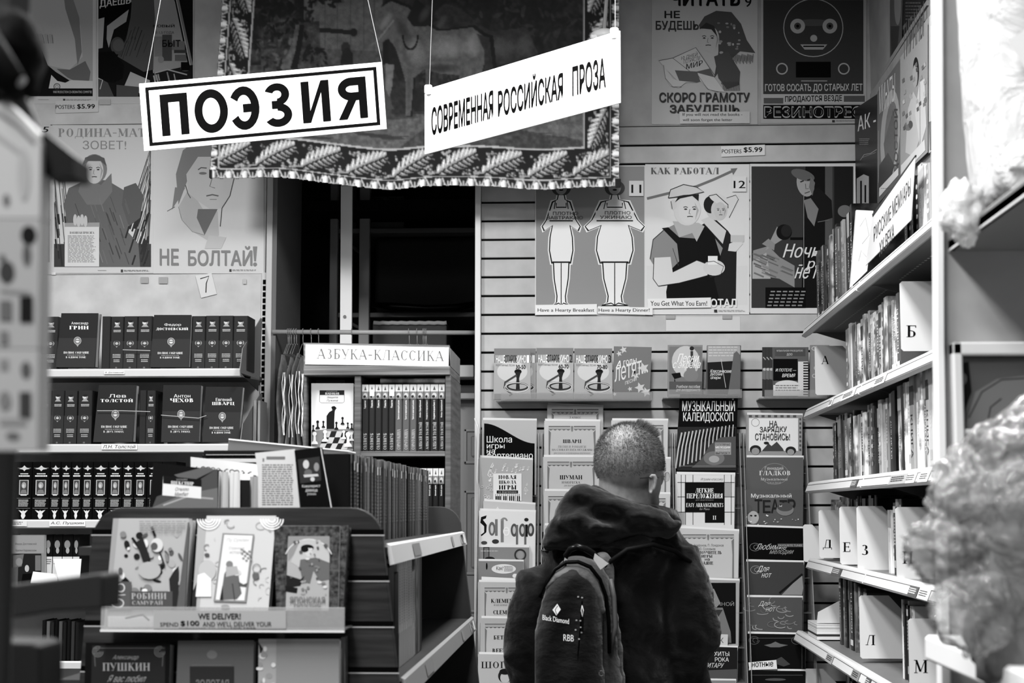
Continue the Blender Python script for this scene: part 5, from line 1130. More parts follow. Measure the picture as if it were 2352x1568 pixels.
def curtain(x0, y0, x1, title, sub=(), tfs=.5, y_t=None):
    """series cover: drapery frame and serif title"""
    def f(A):
        W_ = x1-x0; A.rect(x0+W_*.07, y0+14, x1-W_*.07, y0+165, .70)
        for a, b_ in ((x0+W_*.08, x0+W_*.47), (x0+W_*.53, x1-W_*.08)):
            A.rect(a, y0+13, b_, y0+15.2, .32); A.rect(a, y0+17, b_, y0+18.3, .5)
            n = 5; pts = [(a, y0+20)]+[(a+(b_-a)*i/(2*n), y0+20+(3.5 if i % 2 else .8)) for i in range(2*n+1)]+[(b_, y0+20)]; A.poly(pts, .38)
        A.flat([x0+W_*.08, y0+22, x0+W_*.12, y0+28, x0+W_*.105, y0+60, x0+W_*.11, y0+110, x0+W_*.08, y0+160], .42); A.flat([x1-W_*.08, y0+22, x1-W_*.12, y0+28, x1-W_*.105, y0+60, x1-W_*.11, y0+110, x1-W_*.08, y0+160], .42)
        A.flat([x0+W_*.48, y0+13, x0+W_*.52, y0+13, x0+W_*.515, y0+24, x0+W_*.5, y0+27, x0+W_*.485, y0+24], .45)
        yt = y_t or y0+44
        if title:
            hw = W_*tfs/2; cx = (x0+x1)/2; A.text(title, cx-hw, yt, cx+hw, yt+9.5, .08, 'serif', .4)
        for j, (t, wd, g) in enumerate(sub): cx = (x0+x1)/2; A.text(t, cx-W_*wd/2, yt+14+j*7.5, cx+W_*wd/2, yt+19+j*7.5, g, 'serif')
    return f
def c1a(A):
    A.poly([(1112, 972)]+[(1112+t*116, 972+46*(t**1.1 if t < 0 else (t*t*(3-2*t)))) for t in [i/14 for i in range(1, 15)]]+[(1228, 1140), (1112, 1140)], .05)
    for t, y, x1 in (('Школа', 1001, 1176), ('игры', 1020, 1159), ('на', 1032, 1137), ('фортепиано', 1038, 1224)): A.text(t, 1118, y, x1, y+(15 if t[0] == 'Ш' else 13 if t == 'игры' else 9 if t == 'на' else 19), .9, b=.4)
wbook((1107, 964, 1232, 965), 1, 'grey music book with black piano-lid curve and pale lower-case title, first rack', .68, c1a)
def treble(A, x, y, h, g):
    A.line([(x, y+h), (x+h*.02, y+h*.2), (x+h*.12, y+h*.02), (x+h*.16, y+h*.15), (x-h*.08, y+h*.45), (x-h*.16, y+h*.68), (x, y+h*.82), (x+h*.18, y+h*.68), (x+h*.04, y+h*.52), (x-h*.05, y+h*.66)], h*.045, g); A.ell(x-h*.05, y+h*.98, h*.07, h*.06, g)
def c1b(A):
    treble(A, 1127, 1062, 42, .85); treble(A, 1208, 1108, 26, .8); r = random.Random(3)
    for i in range(14):
        x, y = r.uniform(1136, 1212), r.uniform(1066, 1082); A.ell(x, y+5, 1.8, 1.5, .85); A.line([(x+1.6, y+5), (x+1.6, y-3), (x+5, y-1)], 1, .85)
    for i in range(8): x, y = r.uniform(1104, 1130), r.uniform(1110, 1145); A.ring(x, y, 3, 2.5, 1, .8); 
    A.rect(1133, 1087, 1198, 1150, .86)
    A.text('НОВАЯ', 1145, 1091, 1186, 1100, .06, 'serif', .5); A.text('ШКОЛА', 1146, 1103, 1186, 1111, .06, 'serif', .5); A.text('ИГРЫ', 1146, 1114, 1186, 1124, .06, 'serif', .6); A.rect(1141, 1126, 1190, 1133, .06); A.text('на фортепиано', 1145, 1127.5, 1187, 1132, .75)
    for i in range(13): A.rect(1138+i*4.5, 1134, 1139+i*4.5, 1150, .2)
    for i in (0, 1, 2, 4, 5, 7, 8, 9, 11, 12): A.rect(1139+i*4.4, 1139, 1141.4+i*4.4, 1150, .05)
wbook((1101, 1050, 1223, 1056), 2, 'grey music book with treble clefs round a white title panel, first rack', .64, c1b)
wbook((1110, 1150, 1229, 1158), 3, 'pale music book with only a clef tip showing, above the blurry-lettered one, first rack', .72, lambda A: treble(A, 1140, 1163, 30, .9))
def c1d(A):
    A.flat([1103, 1200, 1105, 1187, 1118, 1183, 1116, 1190, 1109, 1193, 1118, 1205, 1117, 1222, 1106, 1231, 1104, 1228, 1112, 1222, 1112, 1208], .08)
    A.ell(1130, 1214, 8, 16, .38); A.ell(1130, 1215, 3.5, 10, .75); A.rect(1137, 1192, 1143, 1230, .42); A.rect(1150, 1192, 1157, 1245, .45); A.arc(1158, 1196, 6, 6, 180, 360, 4, .5); A.ring(1163, 1220, 6, 9, 3, .9); A.rect(1158, 1217, 1168, 1220, .9)
    for x in (1181, 1200): A.ell(x, 1217, 8, 15, .3); A.ell(x, 1217, 3.5, 9, .72); A.rect(x+4, 1205, x+9, 1250, .38)
    A.rect(1207, 1204, 1212, 1232, .1); A.ell(1209, 1193, 5, 4, .15); A.ell(1219, 1216, 8, 15, .25); A.ell(1219, 1216, 3.5, 9, .7); A.ell(1112, 1246, 7, 4, .25); A.ell(1138, 1243, 8, 5, .2)
wbook((1100, 1172, 1230, 1175), 4, 'pale music book with large smeared brush lettering across it, first rack', .84, c1d)
def c1e(A): A.rect(1110, 1256, 1124, 1288, .15); A.rect(1112, 1258, 1122, 1286, .4); A.ring(1195, 1274, 12, 12, 4, .2); A.ell(1195, 1274, 7, 9, .55); A.lines(1104, 1264, 1150, 1268, 1, .7); A.ell(1125, 1284, 12, 6, .12)
wbook((1098, 1256, 1215, 1257), 5, 'mid grey music book with a round seal, just below the brush-lettered one', .5, c1e)
def c1f(A): A.ell(1157, 1306, 28, 11, .82); A.text('Как?', 1140, 1300, 1156, 1309, .15, b=1); A.lines(1158, 1300, 1180, 1313, 4, .3); A.ell(1118, 1300, 2, 8, .1); A.ell(1183, 1322, 6, 5, .85)
wbook((1097, 1288, 1202, 1289), 6, 'narrow grey booklet with a white speech oval, first rack', .48, c1f, hgt=120)
wbook((1106, 1324, 1226, 1330), 7, 'pale blank-topped music book above the curtain-framed pair, first rack', .85, None, light=False)
wbook((1098, 1336, 1228, 1338), 8, 'curtain-framed music book with a two-language title, upper of the pair, first rack', .66, curtain(1098, 1336, 1228, None)); 
bk = bpy.data.objects['music_book.012'] if 'music_book.012' in bpy.data.objects else None
def extra(parent_idx, Y, f):
    A = Art(wall_map(Y-.004)); f(A); A.build('title_print', parent_idx)
o = wbook((1103, 1336.2, 1225, 1338), 8.2, 'curtain-framed music book slipped in front of the upper pair, first rack', .68, lambda A: (curtain(1103, 1336, 1225, None)(A), A.text('КЛЕМЕНТИ', 1128, 1375, 1196, 1384, .08, 'serif', .4), A.text('ИЗБРАННЫЕ СОНАТЫ', 1134, 1387, 1190, 1391, .45, 'serif'), A.text('CLEMENTI', 1133, 1401, 1192, 1410, .1, 'serif', .4)), light=False)
wbook((1104, 1419, 1224, 1421), 9.4, 'curtain-framed music book, lower of the pair, first rack', .66, lambda A: (curtain(1104, 1419, 1224, None)(A), A.text('БЕТХОВЕН', 1134, 1459, 1198, 1468, .08, 'serif', .4), A.text('BEETHOVEN', 1131, 1489, 1205, 1498, .1, 'serif', .4)))
def c1i(A): A.text('ШОПЕН', 1105, 1519, 1200, 1534, .15, 'serif'); A.ell(1160, 1552, 16, 16, .15); A.ell(1160, 1556, 11, 13, .72); A.ell(1160, 1542, 13, 7, .12); A.rect(1148, 1568, 1172, 1600, .2)
wbook((1098, 1502, 1226, 1504), 10.6, 'music book with wide serif title over a small portrait head, foot of the first rack', .70, c1i)
# rack two
wbook((1257, 930, 1385, 934), .2, 'tall curtain-framed music book topmost in the second rack', .70, curtain(1257, 926, 1385, None, (('Детская музыкальная школа', .62, .3), ('3 класс', .2, .3)), y_t=934), hgt=175)
wbook((1250, 966, 1378, 967), 1.4, 'curtain-framed music book with three lines below its title, second rack', .74, curtain(1250, 965, 1378, 'ШВАРЦ', (('ПЕСНИ И РОМАНСЫ', .5, .45), ('НА СЛОВА БУЛАТА ОКУДЖАВЫ', .72, .3), ('для голоса в сопровождении фортепиано', .66, .5)), .33))
wbook((1247, 1049, 1376, 1049), 2.6, 'curtain-framed music book with a two-word title, second rack', .72, curtain(1247, 1047, 1376, 'ШУМАН', (('ЮМОРЕСКА', .33, .3), ('для фортепиано', .25, .5)), .4))
wbook((1249, 1127, 1376, 1128), 3.8, 'curtain-framed music book just above the hood, second rack', .72, curtain(1249, 1126, 1376, None))
wbook((1249, 1206, 1376, 1207), 5, 'curtain-framed music book mostly hidden by the hood, second rack', .7, curtain(1249, 1205, 1376, None))
# rack three
wbook((1404, 965, 1534, 965), 1.4, 'curtain-framed music book topmost in the third rack, over the head', .74, curtain(1404, 963, 1534, None))
wbook((1410, 1052, 1540, 1053), 2.6, 'curtain-framed music book beside the spectacles, third rack', .74, curtain(1410, 1050, 1540, None))
wbook((1410, 1133, 1539, 1134), 3.8, 'curtain-framed music book behind the collar, third rack', .74, curtain(1410, 1131, 1539, None))
# rack four
def c4a(A):
    A.rect(1556, 980, 1691, 1080, .16)
    A.text('МУЗЫКАЛЬНЫЙ', 1567, 914, 1688, 944, .85, b=1.1); A.text('КАЛЕЙДОСКОП', 1569, 941, 1684, 971, .85, b=1.1)
    for i in range(15):
        t = i/14; x = 1566+t*118; y = 1030-32*math.sin(t*1.5); A.line([(x, 975+18*(1-t)), (x-8+t*6, y), (x-14+t*12, 1075-t*45)], 3.4-1.2*t, .7); A.line([(x+3, 982+18*(1-t)), (x-3+t*6, y+4)], 2.2, .04)
    A.poly([(1588, 1074), (1610, 1055), (1630, 1022), (1655, 1004), (1690, 1002), (1690, 1074)], .30); A.ell(1640, 1052, 24, 16, .42); A.ell(1640, 1054, 12, 8, .6); A.line([(1560, 1070), (1690, 1070)], 1, .5)
    A.rect(1642, 1016, 1679, 1044, .55); A.text('ПОПУЛЯРНЫЕ', 1643.5, 1018, 1677, 1023, .1); A.text('МЕЛОДИИ', 1643.5, 1025, 1677, 1030, .92, b=1); A.text('ФОРТЕПИАНО', 1643.5, 1032, 1677, 1036, .75); A.text('ВЫПУСК 7', 1643.5, 1038, 1676, 1043, .08, b=1)
fbook([(1562, 903), (1695, 909), (1690, 1084), (1551, 1084)], 6.60, 'black music book with bold white title above a sweeping piano keyboard, fourth rack', th=.016, g=.07, art=c4a, group='music books in the clear racks', name='music_book', cat='music book', rough=.25, edge=.9)
def c4b(A):
    A.rect(1562, 1092, 1685, 1107, .82); A.text('Играем классику', 1610, 1097, 1661, 1105, .25, sh=.2)
    for x in (1564, 1574, 1591, 1663, 1679): A.rect(x, 1090, x+1.3, 1205, .1)
    for y in (1107, 1140, 1175): A.rect(1556, y, 1687, y+1.3, .1)
    A.rect(1556, 1177, 1573, 1204, .58); A.rect(1664, 1109, 1678, 1139, .6)
    A.rect(1573, 1108, 1664, 1176, .07); A.rect(1619, 1176, 1664, 1200, .07)
    A.text('ЛЕГКИЕ', 1597, 1121, 1639, 1131, .92, 'serif', .3); A.text('ПЕРЕЛОЖЕНИЯ', 1577, 1133, 1660, 1144, .92, 'serif', .3); A.text('для фортепиано', 1598, 1146, 1639, 1150, .5, sh=.2); A.text('EASY ARRANGEMENTS', 1576, 1155, 1661, 1164, .9, 'serif', .2); A.text('for Piano', 1607, 1166, 1630, 1171, .6, sh=.2); A.text('II', 1637, 1184, 1645, 1193, .9, 'serif')
wbook((1552, 1088, 1688, 1089), 3.1, 'music book with a dark centre panel in a ruled grid, fourth rack', .80, c4b, hgt=150)
wbook((1556, 1212, 1697, 1219), 4.3, 'curtain-framed self-teaching music book, fourth rack', .72, lambda A: (curtain(1556, 1214, 1697, None)(A), A.text('О. Агафонов, П. Лондонов', 1586, 1249, 1662, 1256, .3), A.text('Ю. Соловьев', 1606, 1257, 1643, 1263, .3), A.text('САМОУЧИТЕЛЬ', 1591, 1265, 1657, 1272, .08, 'serif', .4), A.text('ИГРЫ', 1611, 1274, 1636, 1280, .08, 'serif', .4), A.text('на', 1619, 1282, 1630, 1287, .1, b=.5), A.text('БАЯНЕ', 1609, 1289, 1638, 1296, .08, 'serif', .4)), hgt=165)
def c4d(A):
    A.rect(1562, 1338, 1690, 1478, .08); A.flat([1620, 1345, 1640, 1352, 1655, 1385, 1645, 1395, 1625, 1378, 1600, 1390, 1602, 1360], .5); A.flat([1610, 1395, 1660, 1395, 1678, 1450, 1680, 1476, 1600, 1476], .42); A.flat([1632, 1400, 1660, 1400, 1640, 1432, 1625, 1428], .2)
    A.text('Школа', 1570, 1342, 1632, 1353, .88, b=.6); A.text('игры', 1574, 1356, 1616, 1368, .88, b=.6); A.text('Агафошин', 1603, 1372, 1641, 1380, .7); A.text('ШЕСТИСТРУННОЙ', 1560, 1380, 1686, 1391, .5, b=.3); A.text('гитаре', 1570, 1391, 1626, 1402, .88, b=.6)
wbook((1560, 1329, 1698, 1333), 5.5, 'dark music book with pale border and an abstract guitar curve, fourth rack', .60, c4d, hgt=155)
wbook((1600, 1455, 1672, 1457), 6.4, 'narrow pale pamphlet with a cut-off title, between guitar book and dark hits book', .74, lambda A: A.text('ПЕСЕННИК', 1570, 1464, 1662, 1476, .3, b=.2) if False else A.text('НИК', 1628, 1464, 1662, 1476, .3, b=.2), hgt=90, light=False)
def c4f(A): A.text('ХИТЫ', 1640, 1496, 1675, 1506, .8, b=1, sh=-.1); A.text('РОКА', 1642, 1509, 1674, 1519, .8, b=1); A.text('НА ГИТАРУ', 1600, 1522, 1662, 1533, .75, b=1, sh=.3); A.flat([1600, 1540, 1693, 1536, 1693, 1580, 1600, 1580], .3)
wbook((1560, 1483, 1694, 1487), 7.2, 'dark music book with sloping white brush capitals, fourth rack', .13, c4f)
wbook((1560, 1562, 1690, 1563), 8.3, 'pale-topped music book at the foot of the fourth rack', .5)
# rack five
def c5a(A):
    A.rect(1720, 960, 1833, 1035, .86); A.ring(1735, 970, 9, 9, 1, .4)
    for i in range(8): A.rect(1720+i*14.5, 953, 1727+i*14.5, 958, .3); A.rect(1836, 960+i*10, 1840, 965+i*10, .3)
    A.text('НА', 1767, 966, 1786, 980, .25, b=1.5); A.text('ЗАРЯДКУ', 1745, 980, 1807, 995, .25, b=1.5, slope=-.02); A.text('СТАНОВИСЬ!', 1734, 995, 1814, 1011, .25, b=1.5)
    A.flat([1750, 1035, 1765, 1018, 1772, 1024, 1784, 1014, 1798, 1030, 1800, 1035], .25); A.ell(1735, 1032, 13, 10, .15); A.ell(1735, 1036, 9, 8, .55); A.ell(1816, 1034, 12, 9, .15); A.ell(1816, 1038, 8, 7, .55); A.ell(1760, 1017, 6, 3, .15)
wbook((1714, 952, 1843, 953), 1.2, 'light exercise song book with chunky title and cartoon rooftops, fifth rack', .55, c5a)
def c5b(A): A.ring(1779, 1088, 32, 24, .8, .55); A.text('Геннадий', 1757, 1071, 1799, 1080, .75, b=.3); A.text('ГЛАДКОВ', 1744, 1081, 1815, 1093, .82, 'serif', .2); A.text('Музыкальные', 1748, 1097, 1809, 1105, .7, b=.3); A.text('СКАЗКИ', 1763, 1106, 1793, 1111, .6)
wbook((1713, 1050, 1845, 1050), 2.4, 'plain mid grey music book with oval-ringed pale title, fifth rack', .34, c5b)
def c5c(A):
    A.text('Музыкальный', 1725, 1133, 1818, 1145, .78, b=1.2); 
    for i, ch in enumerate('ТЕАТР'): A.text(ch, 1733+i*19, 1146+(i % 2)*2, 1751+i*19, 1178, .14, b=1.5)
    A.ell(1730, 1188, 13, 15, .62); A.ell(1725, 1184, 3, 2, .1); A.ell(1735, 1184, 3, 2, .1); A.ell(1718, 1168, 9, 10, .3); A.ell(1803, 1170, 20, 14, .45); A.ell(1803, 1164, 18, 10, .28); A.flat([1790, 1164, 1793, 1158, 1796, 1164, 1790, 1160, 1797, 1160], .9)
    r = random.Random(8)
    for i in range(20): A.ell(r.uniform(1712, 1840), r.uniform(1180, 1205), r.uniform(1, 3), 1.5, r.uniform(.5, .9), n=6)
wbook((1709, 1124, 1845, 1125), 3.6, 'dark theatre song book with masks and irregular giant letters, fifth rack', .32, c5c, light=False)
def swirl(A, x, y, g): A.arc(x, y, 12, 9, 0, 330, 1, g); A.arc(x+3, y, 6, 5, 100, 420, 1, g)
def c5d(A): swirl(A, 1734, 1256, .45); A.text('Любимые', 1738, 1248, 1808, 1262, .7, b=.2, sh=.5); A.text('мелодии', 1768, 1263, 1821, 1274, .55, b=.2, sh=.5); A.rect(1786, 1248, 1848, 1256, .3); A.text('FAVOURITE TUNES', 1788, 1250, 1842, 1254, .65)
wbook((1711, 1209, 1848, 1213), 4.8, 'black landscape music book with silver script title, fifth rack', .07, c5d)
def c5e(A): swirl(A, 1736, 1308, .55); A.text('Для', 1741, 1299, 1766, 1315, .8, b=.2, sh=.4); A.text('нот', 1750, 1316, 1771, 1326, .75, b=.3, sh=.3); A.flat([1795, 1366, 1842, 1318, 1845, 1350, 1842, 1366], .5); A.line([(1790, 1362), (1843, 1318)], 5, .1)
wbook((1712, 1289, 1846, 1291), 6.0, 'dark grey notebook for sheet music with a piano corner, fifth rack', .24, c5e)
def c5f(A):
    r = random.Random(6)
    for i in range(24): x, y = r.uniform(1720, 1838), r.uniform(1375, 1440); A.arc(x, y, r.uniform(6, 15), r.uniform(3, 8), r.uniform(0, 90), r.uniform(150, 300), 2, r.uniform(.35, .6))
    A.text('Для', 1744, 1380, 1768, 1393, .75, b=.2, sh=.4); A.text('нот', 1760, 1394, 1780, 1404, .7, b=.3, sh=.3)
wbook((1714, 1371, 1843, 1372), 7.2, 'notebook for sheet music with a plain mottled curl pattern, fifth rack', .30, c5f)
def c5g(A):
    for x in (1722, 1842): A.line([(x, 1465), (x, 1535)], 1.5, .3)
    A.line([(1722, 1465), (1842, 1465)], 1.2, .3); A.flat([1755, 1481, 1770, 1478, 1781, 1473, 1792, 1478, 1810, 1481, 1790, 1486, 1770, 1486], .38); A.flat([1770, 1520, 1795, 1508, 1815, 1525, 1800, 1530], .25); swirl(A, 1732, 1470, .35); swirl(A, 1830, 1470, .35)
wbook((1716, 1455, 1850, 1457), 8.4, 'black ornate notebook with faint gilt corners, fifth rack', .09, c5g)
wbook((1718, 1540, 1850, 1541), 9.6, 'lowest black ornate notebook under the word tag, fifth rack', .09, lambda A: (A.line([(1724, 1550), (1844, 1550)], 1.2, .3), A.ell(1781, 1560, 24, 3, .3)))
o = poster([(1719, 1521), (1783, 1515), (1785, 1536), (1721, 1538)], 6.655-.024*9.6-.002, .86, 'small torn word tag stuck on the ornate notebooks of the fifth rack', lambda A: A.text('НОТНЫЕ'.lower(), 1727, 1521, 1776, 1532, .08, b=1.2, slope=-.04), name='word_tag', cat='word tag')
# clear racks carrying the books
for i, (x0, x1, tiers) in enumerate([(1098, 1236, 11), (1244, 1386, 6), (1400, 1544, 5), (1549, 1699, 9), (1708, 1852, 10)]):
    o = empty('magazine_rack', (P((x0+x1)/2, 1500, 6.6).x, 6.6, .9), 'clear acrylic magazine rack on the slats, %s from the white jamb' % nth(i), 'rack', 'clear magazine racks')
    for x in (x0, x1):
        m = MB(); a = P(x, 1040, 6.6).x; m.prism([(a, 6.69, 1.8), (a, 6.62, 1.8), (a, 6.38, .75), (a, 6.69, .75)], (.003, 0, 0), acrylic('frosted_acrylic', .8, .45, .25)); m.build('side_panel', o)
    m = MB(); m.box(P(x0, 1040, 6.69).x, P(x1, 1040, 6.6).x, 6.688, 6.692, .75, 1.8, acrylic()); m.build('back_panel', o)
    for k in range(tiers):
        yb = (964+172 if i not in (3, 4) else 1084)+k*80; Yf = 6.655-.024*(k+1.0)-.012; z = P(x0, yb+.5, Yf).z
        m = MB(); m.box(P(x0, 1040, 6.6).x+.004, P(x1, 1040, 6.6).x-.001, Yf, 6.688, z-.005, z-.003, acrylic()); m.build('pocket_shelf', o)
m = MB(); xx = P(1097, 1200, 6.5).x; pts = [(1094, 960), (1102, 985), (1099, 1100), (1103, 1125), (1098, 1250), (1102, 1300), (1097, 1568)]
m.tube([P(x-3, y, 6.6) for x, y in pts], .005, gm(.85, .2), 6); m.build('rack_edge_strip', None, 'wavy pale plastic edge strip standing beside the first clear rack', 'edge strip', smooth=True)
# ---- top ledges with small song books
def tbook(q, g, label, art, th=.012, Y=6.60, **k): return fbook(q, Y, label, th=th, g=g, art=art, group='small song books on the upper ledges', name='song_book', cat='song book', rough=.25, **k)
def cin(n, dec, x0, y0, x1):
    def f(A):
        W_ = x1-x0; X = lambda u: x0+u*W_; Yy = lambda v_: y0+v_*118
        A.rect(X(.0), Yy(.0), X(1), Yy(.28), .45); A.rect(X(.0), Yy(.28), X(1), Yy(.99), .62); A.ell(X(.5), Yy(.45), W_*.42, 24, .74); A.rect(X(0), Yy(.88), X(1), Yy(.99), .5)
        A.text('НАШЕ', X(.05), Yy(.13), X(.30), Yy(.28), .92, b=1.4); A.text('СТАРОЕ', X(.30), Yy(.13), X(.63), Yy(.28), .1, b=1); A.text('КИНО', X(.63), Yy(.13), X(.88), Yy(.28), .92, b=1.4); A.text(n, X(.90), Yy(.13), X(.97), Yy(.28), .9 if n == '1' else .1, b=.6)
        A.text('ПОПУЛЯРНЫЕ ПЕСНИ', X(.05), Yy(.31), X(.57), Yy(.345), .35); A.text(dec, X(.6), Yy(.32), X(.87), Yy(.40), .06, b=1.5)
        A.ell(X(.66), Yy(.45), W_*.10, 5.5, .08); A.poly([(X(.58), Yy(.46)), (X(.74), Yy(.46)), (X(.69), Yy(.58)), (X(.71), Yy(.80)), (X(.6), Yy(.80)), (X(.62), Yy(.58))], .14); A.ring(X(.65), Yy(.74), W_*.28, 8, 3.2, .18); A.line([(X(.62), Yy(.52)), (X(.3), Yy(.66)), (X(.28), Yy(.76)), (X(.5), Yy(.90)), (X(.42), Yy(.92))], 4, .25); A.ring(X(.62), Yy(.76), W_*.33, 11, 1.2, .85)
    return f
tbook([(1143, 803), (1231, 806), (1229, 917), (1141, 917)], .6, 'small song book of old film tunes numbered one, back copy', cin('1', '30-50', 1143, 800, 1231), Y=6.63)
tbook([(1136, 803), (1218, 803), (1219, 917), (1133, 917)], .6, 'small song book of old film tunes numbered one, front copy', cin('1', '30-50', 1135, 800, 1218))
tbook([(1233, 799), (1317, 799), (1316, 917), (1232, 917)], .62, 'small song book of old film tunes numbered two', cin('2', '60-70', 1232, 799, 1317))
tbook([(1320, 801), (1406, 801), (1407, 917), (1318, 917)], .62, 'small song book of old film tunes numbered three', cin('3', '70-80', 1319, 800, 1406))
def tl(A):
    r = random.Random(3)
    for i, (x, y, s) in enumerate([(1432, 803, 9), (1422, 812, 7), (1478, 845, 14), (1460, 862, 9), (1470, 890, 13), (1484, 900, 12), (1447, 893, 6), (1412, 905, 5)]):
        A.poly([(x+s*(1 if k % 2 else .45)*math.cos(R_(k*36)), y+s*(1 if k % 2 else .45)*math.sin(R_(k*36))) for k in range(10)], .72)
    A.text('А', 1416, 828, 1428, 845, .88, b=1, sh=.2); A.text('годы', 1432, 828, 1462, 842, .85, b=.8, slope=-.2); A.text('летят...', 1412, 845, 1488, 878, .8, b=.3, slope=-.3); A.text('ПЕСНИ', 1436, 876, 1462, 884, .8, b=.5, slope=-.4)
tbook([(1410, 795), (1497, 797), (1492, 919), (1408, 917)], .42, 'small grey song book strewn with pale maple leaves', tl, th=.016)
def ts(A):
    A.rect(1537, 796, 1612, 905, .42); A.ell(1575, 830, 32, 36, .70); A.rect(1586, 806, 1592, 850, .2); A.ell(1589, 800, 5, 5, .15); A.ell(1587, 862, 17, 14, .45); A.ell(1587, 850, 10, 9, .45); A.flat([1542, 858, 1562, 855, 1565, 866, 1550, 870, 1556, 895, 1548, 895, 1549, 870], .08); A.rect(1537, 876, 1612, 905, .3)
    A.text('Песни', 1558, 812, 1605, 832, .9, b=.6, sh=.3); A.text('с экрана', 1545, 832, 1608, 850, .88, b=.5, sh=.3); A.text('Учебное пособие', 1553, 884, 1608, 891, .8, sh=.2); A.text('для аккордеониста', 1553, 893, 1608, 900, .8, sh=.2)
tbook([(1534, 792), (1614, 792), (1612, 910), (1533, 910)], .5, 'small song book with a guitar on a pale disc', ts)
def tk(A):
    A.rect(1625, 794, 1700, 832, .6); A.lines(1628, 796, 1696, 822, 4, .75, .3); A.flat([1625, 832, 1700, 828, 1700, 905, 1625, 905], .12); A.flat([1685, 812, 1692, 806, 1700, 815, 1700, 905, 1672, 905, 1680, 850], .36); A.line([(1656, 824), (1667, 890)], 1.2, .7)
    A.text('Классические', 1632, 848, 1680, 856, .88, b=.4, sh=.2); A.text('русские', 1632, 857, 1659, 864, .88, b=.4, sh=.2); A.text('оперы', 1632, 865, 1655, 872, .88, b=.4, sh=.2)
tbook([(1624, 793), (1702, 793), (1700, 908), (1620, 908)], .3, 'small dark opera song book with a robed figure at its edge', tk)
def tp_(A):
    A.rect(1780, 798, 1855, 910, .35); A.rect(1780, 800, 1850, 818, .28); A.text('МУЗЫКАЛЬНОМУ РУКОВОДИТЕЛЮ', 1784, 803, 1844, 808, .75); A.text('ДОО', 1807, 811, 1820, 817, .8, b=.6); A.rect(1776, 824, 1832, 874, .06); A.text('И ПОТЕХЕ —', 1782, 846, 1829, 853, .88, b=.8, sh=.2); A.text('ВРЕМЯ', 1797, 858, 1826, 866, .9, b=.8, sh=.2)
    A.rect(1833, 830, 1856, 910, .8); 
    for i in range(13): A.rect(1845, 832+i*6, 1856, 835+i*6, .06)
    A.ell(1808, 884, 28, 11, .8); A.rect(1776, 884, 1842, 909, .8); A.lines(1781, 884, 1838, 900, 3, .45)
for j, x in enumerate((1751, 1759, 1767)):
    tbook([(x, 797), (x+70, 797), (x+70, 910), (x, 910)], .22, 'small dark nursery song book, %s copy under the keyboard-edged one' % nth(j), lambda A, x=x: (A.flat([x, 845, x+40, 840, x+40, 880, x, 870], .4), A.line([(x+2, 820), (x+30, 850)], 2, .65), A.ell(x+5, 848, 4, 3, .7)), Y=6.645-.013*j)
tbook([(1774, 797), (1857, 797), (1856, 911), (1775, 911)], .34, 'small dark nursery song book with a keyboard down its edge', tp_)
tbook([(1861, 792), (1905, 792), (1905, 911), (1860, 911)], .5, 'small flowery song book half behind the divider card lettered A', lambda A: [A.ring(1870+(i*13) % 30, 800+i*9, 5, 4, 1.5, .75) for i in range(11)], Y=6.61)
for i, (x0, x1, y) in enumerate([(1143, 1497, 918), (1527, 1704, 911), (1748, 1900, 912)]):
    z = P(x0, y, 6.57).z; m = MB(); a, b_ = P(x0-4, y, 6.57).x, P(x1, y, 6.57).x
    o = empty('display_ledge', ((a+b_)/2, 6.6, z-.01), 'clear acrylic ledge holding small song books, %s from the white jamb' % nth(i), 'ledge', 'clear display ledges')
    m.box(a, b_, 6.565, 6.699, z-.006, z-.002, gm(.5, .2)); m.build('shelf', o)
    m = MB(); m.box(a+.02, b_, 6.562, 6.565, z-.006, z+.028, acrylic()); m.build('front_lip', o)
# ================================================================== SMALL CLASSICS CABINET
YC = 4.62
def cx_(px, y=900, Y=YC): return P(px, y, Y).x
def cz_(py, px=860, Y=YC): return P(px, py, Y).z
cab = empty('bookcase', (cx_(862), YC+.18, 0), 'dark wooden bookcase with a white paper header sign, behind the pocket book row', 'bookcase')
wd = gm(.34, .5, 'woodx'); wv = gm(.30, .5, 'wood'); CB = .34
MB().box(cx_(697), cx_(1034), YC-.005, YC+CB, cz_(862), cz_(841), wd, .002).build('top_board', cab)
m = MB(); m.prism([(cx_(697), YC, cz_(841)), (cx_(1034), YC, cz_(841)), (cx_(1032, 800), YC, cz_(793)), (cx_(697, 800), YC, cz_(786))], (0, .02, 0), gm(.33, .5, 'woodx')); m.box(cx_(1028), cx_(1034), YC, YC+CB, cz_(841), cz_(800), gm(.42, .5, 'mottle')); m.build('header_box', cab)
m = MB(); m.prism([P(x, y, YC-.0015) for x, y in [(702, 791), (1031, 798), (1030, 841), (701, 836)]], (0, .001, 0), gm(.9, .4)); hp = m.build('header_paper', cab, label='white paper header strip')
A = Art(wall_map(YC-.002)); A.text('АЗБУКА-КЛАССИКА', 727, 800, 1020, 823, .35, 'serif', -.1, slope=.02); A.build('lettering', hp)
for x0, x1, nm in ((697, 704, 'side_panel'), (814, 829, 'divider_panel'), (1023, 1036, 'side_panel')):
    MB().box(cx_(x0), cx_(x1), YC, YC+CB, .0, cz_(862)-.001, wv, .0015).build(nm, cab)
MB().box(cx_(704), cx_(1023), YC+CB-.01, YC+CB, 0, cz_(862)-.001, gm(.12, .7)).build('back_panel', cab)
z1 = cz_(1036); 
for k, z in enumerate((z1, z1-.245, z1-.49, z1-.73)): MB().box(cx_(704.3), cx_(1023), YC+.002, YC+CB-.011, z-.014, z, wd, .001).build('shelf', cab)
tp3 = ed3 = [829.5, 845.5, 860, 875.7, 891, 906, 923, 940, 956, 972.5, 987, 1006, 1021]
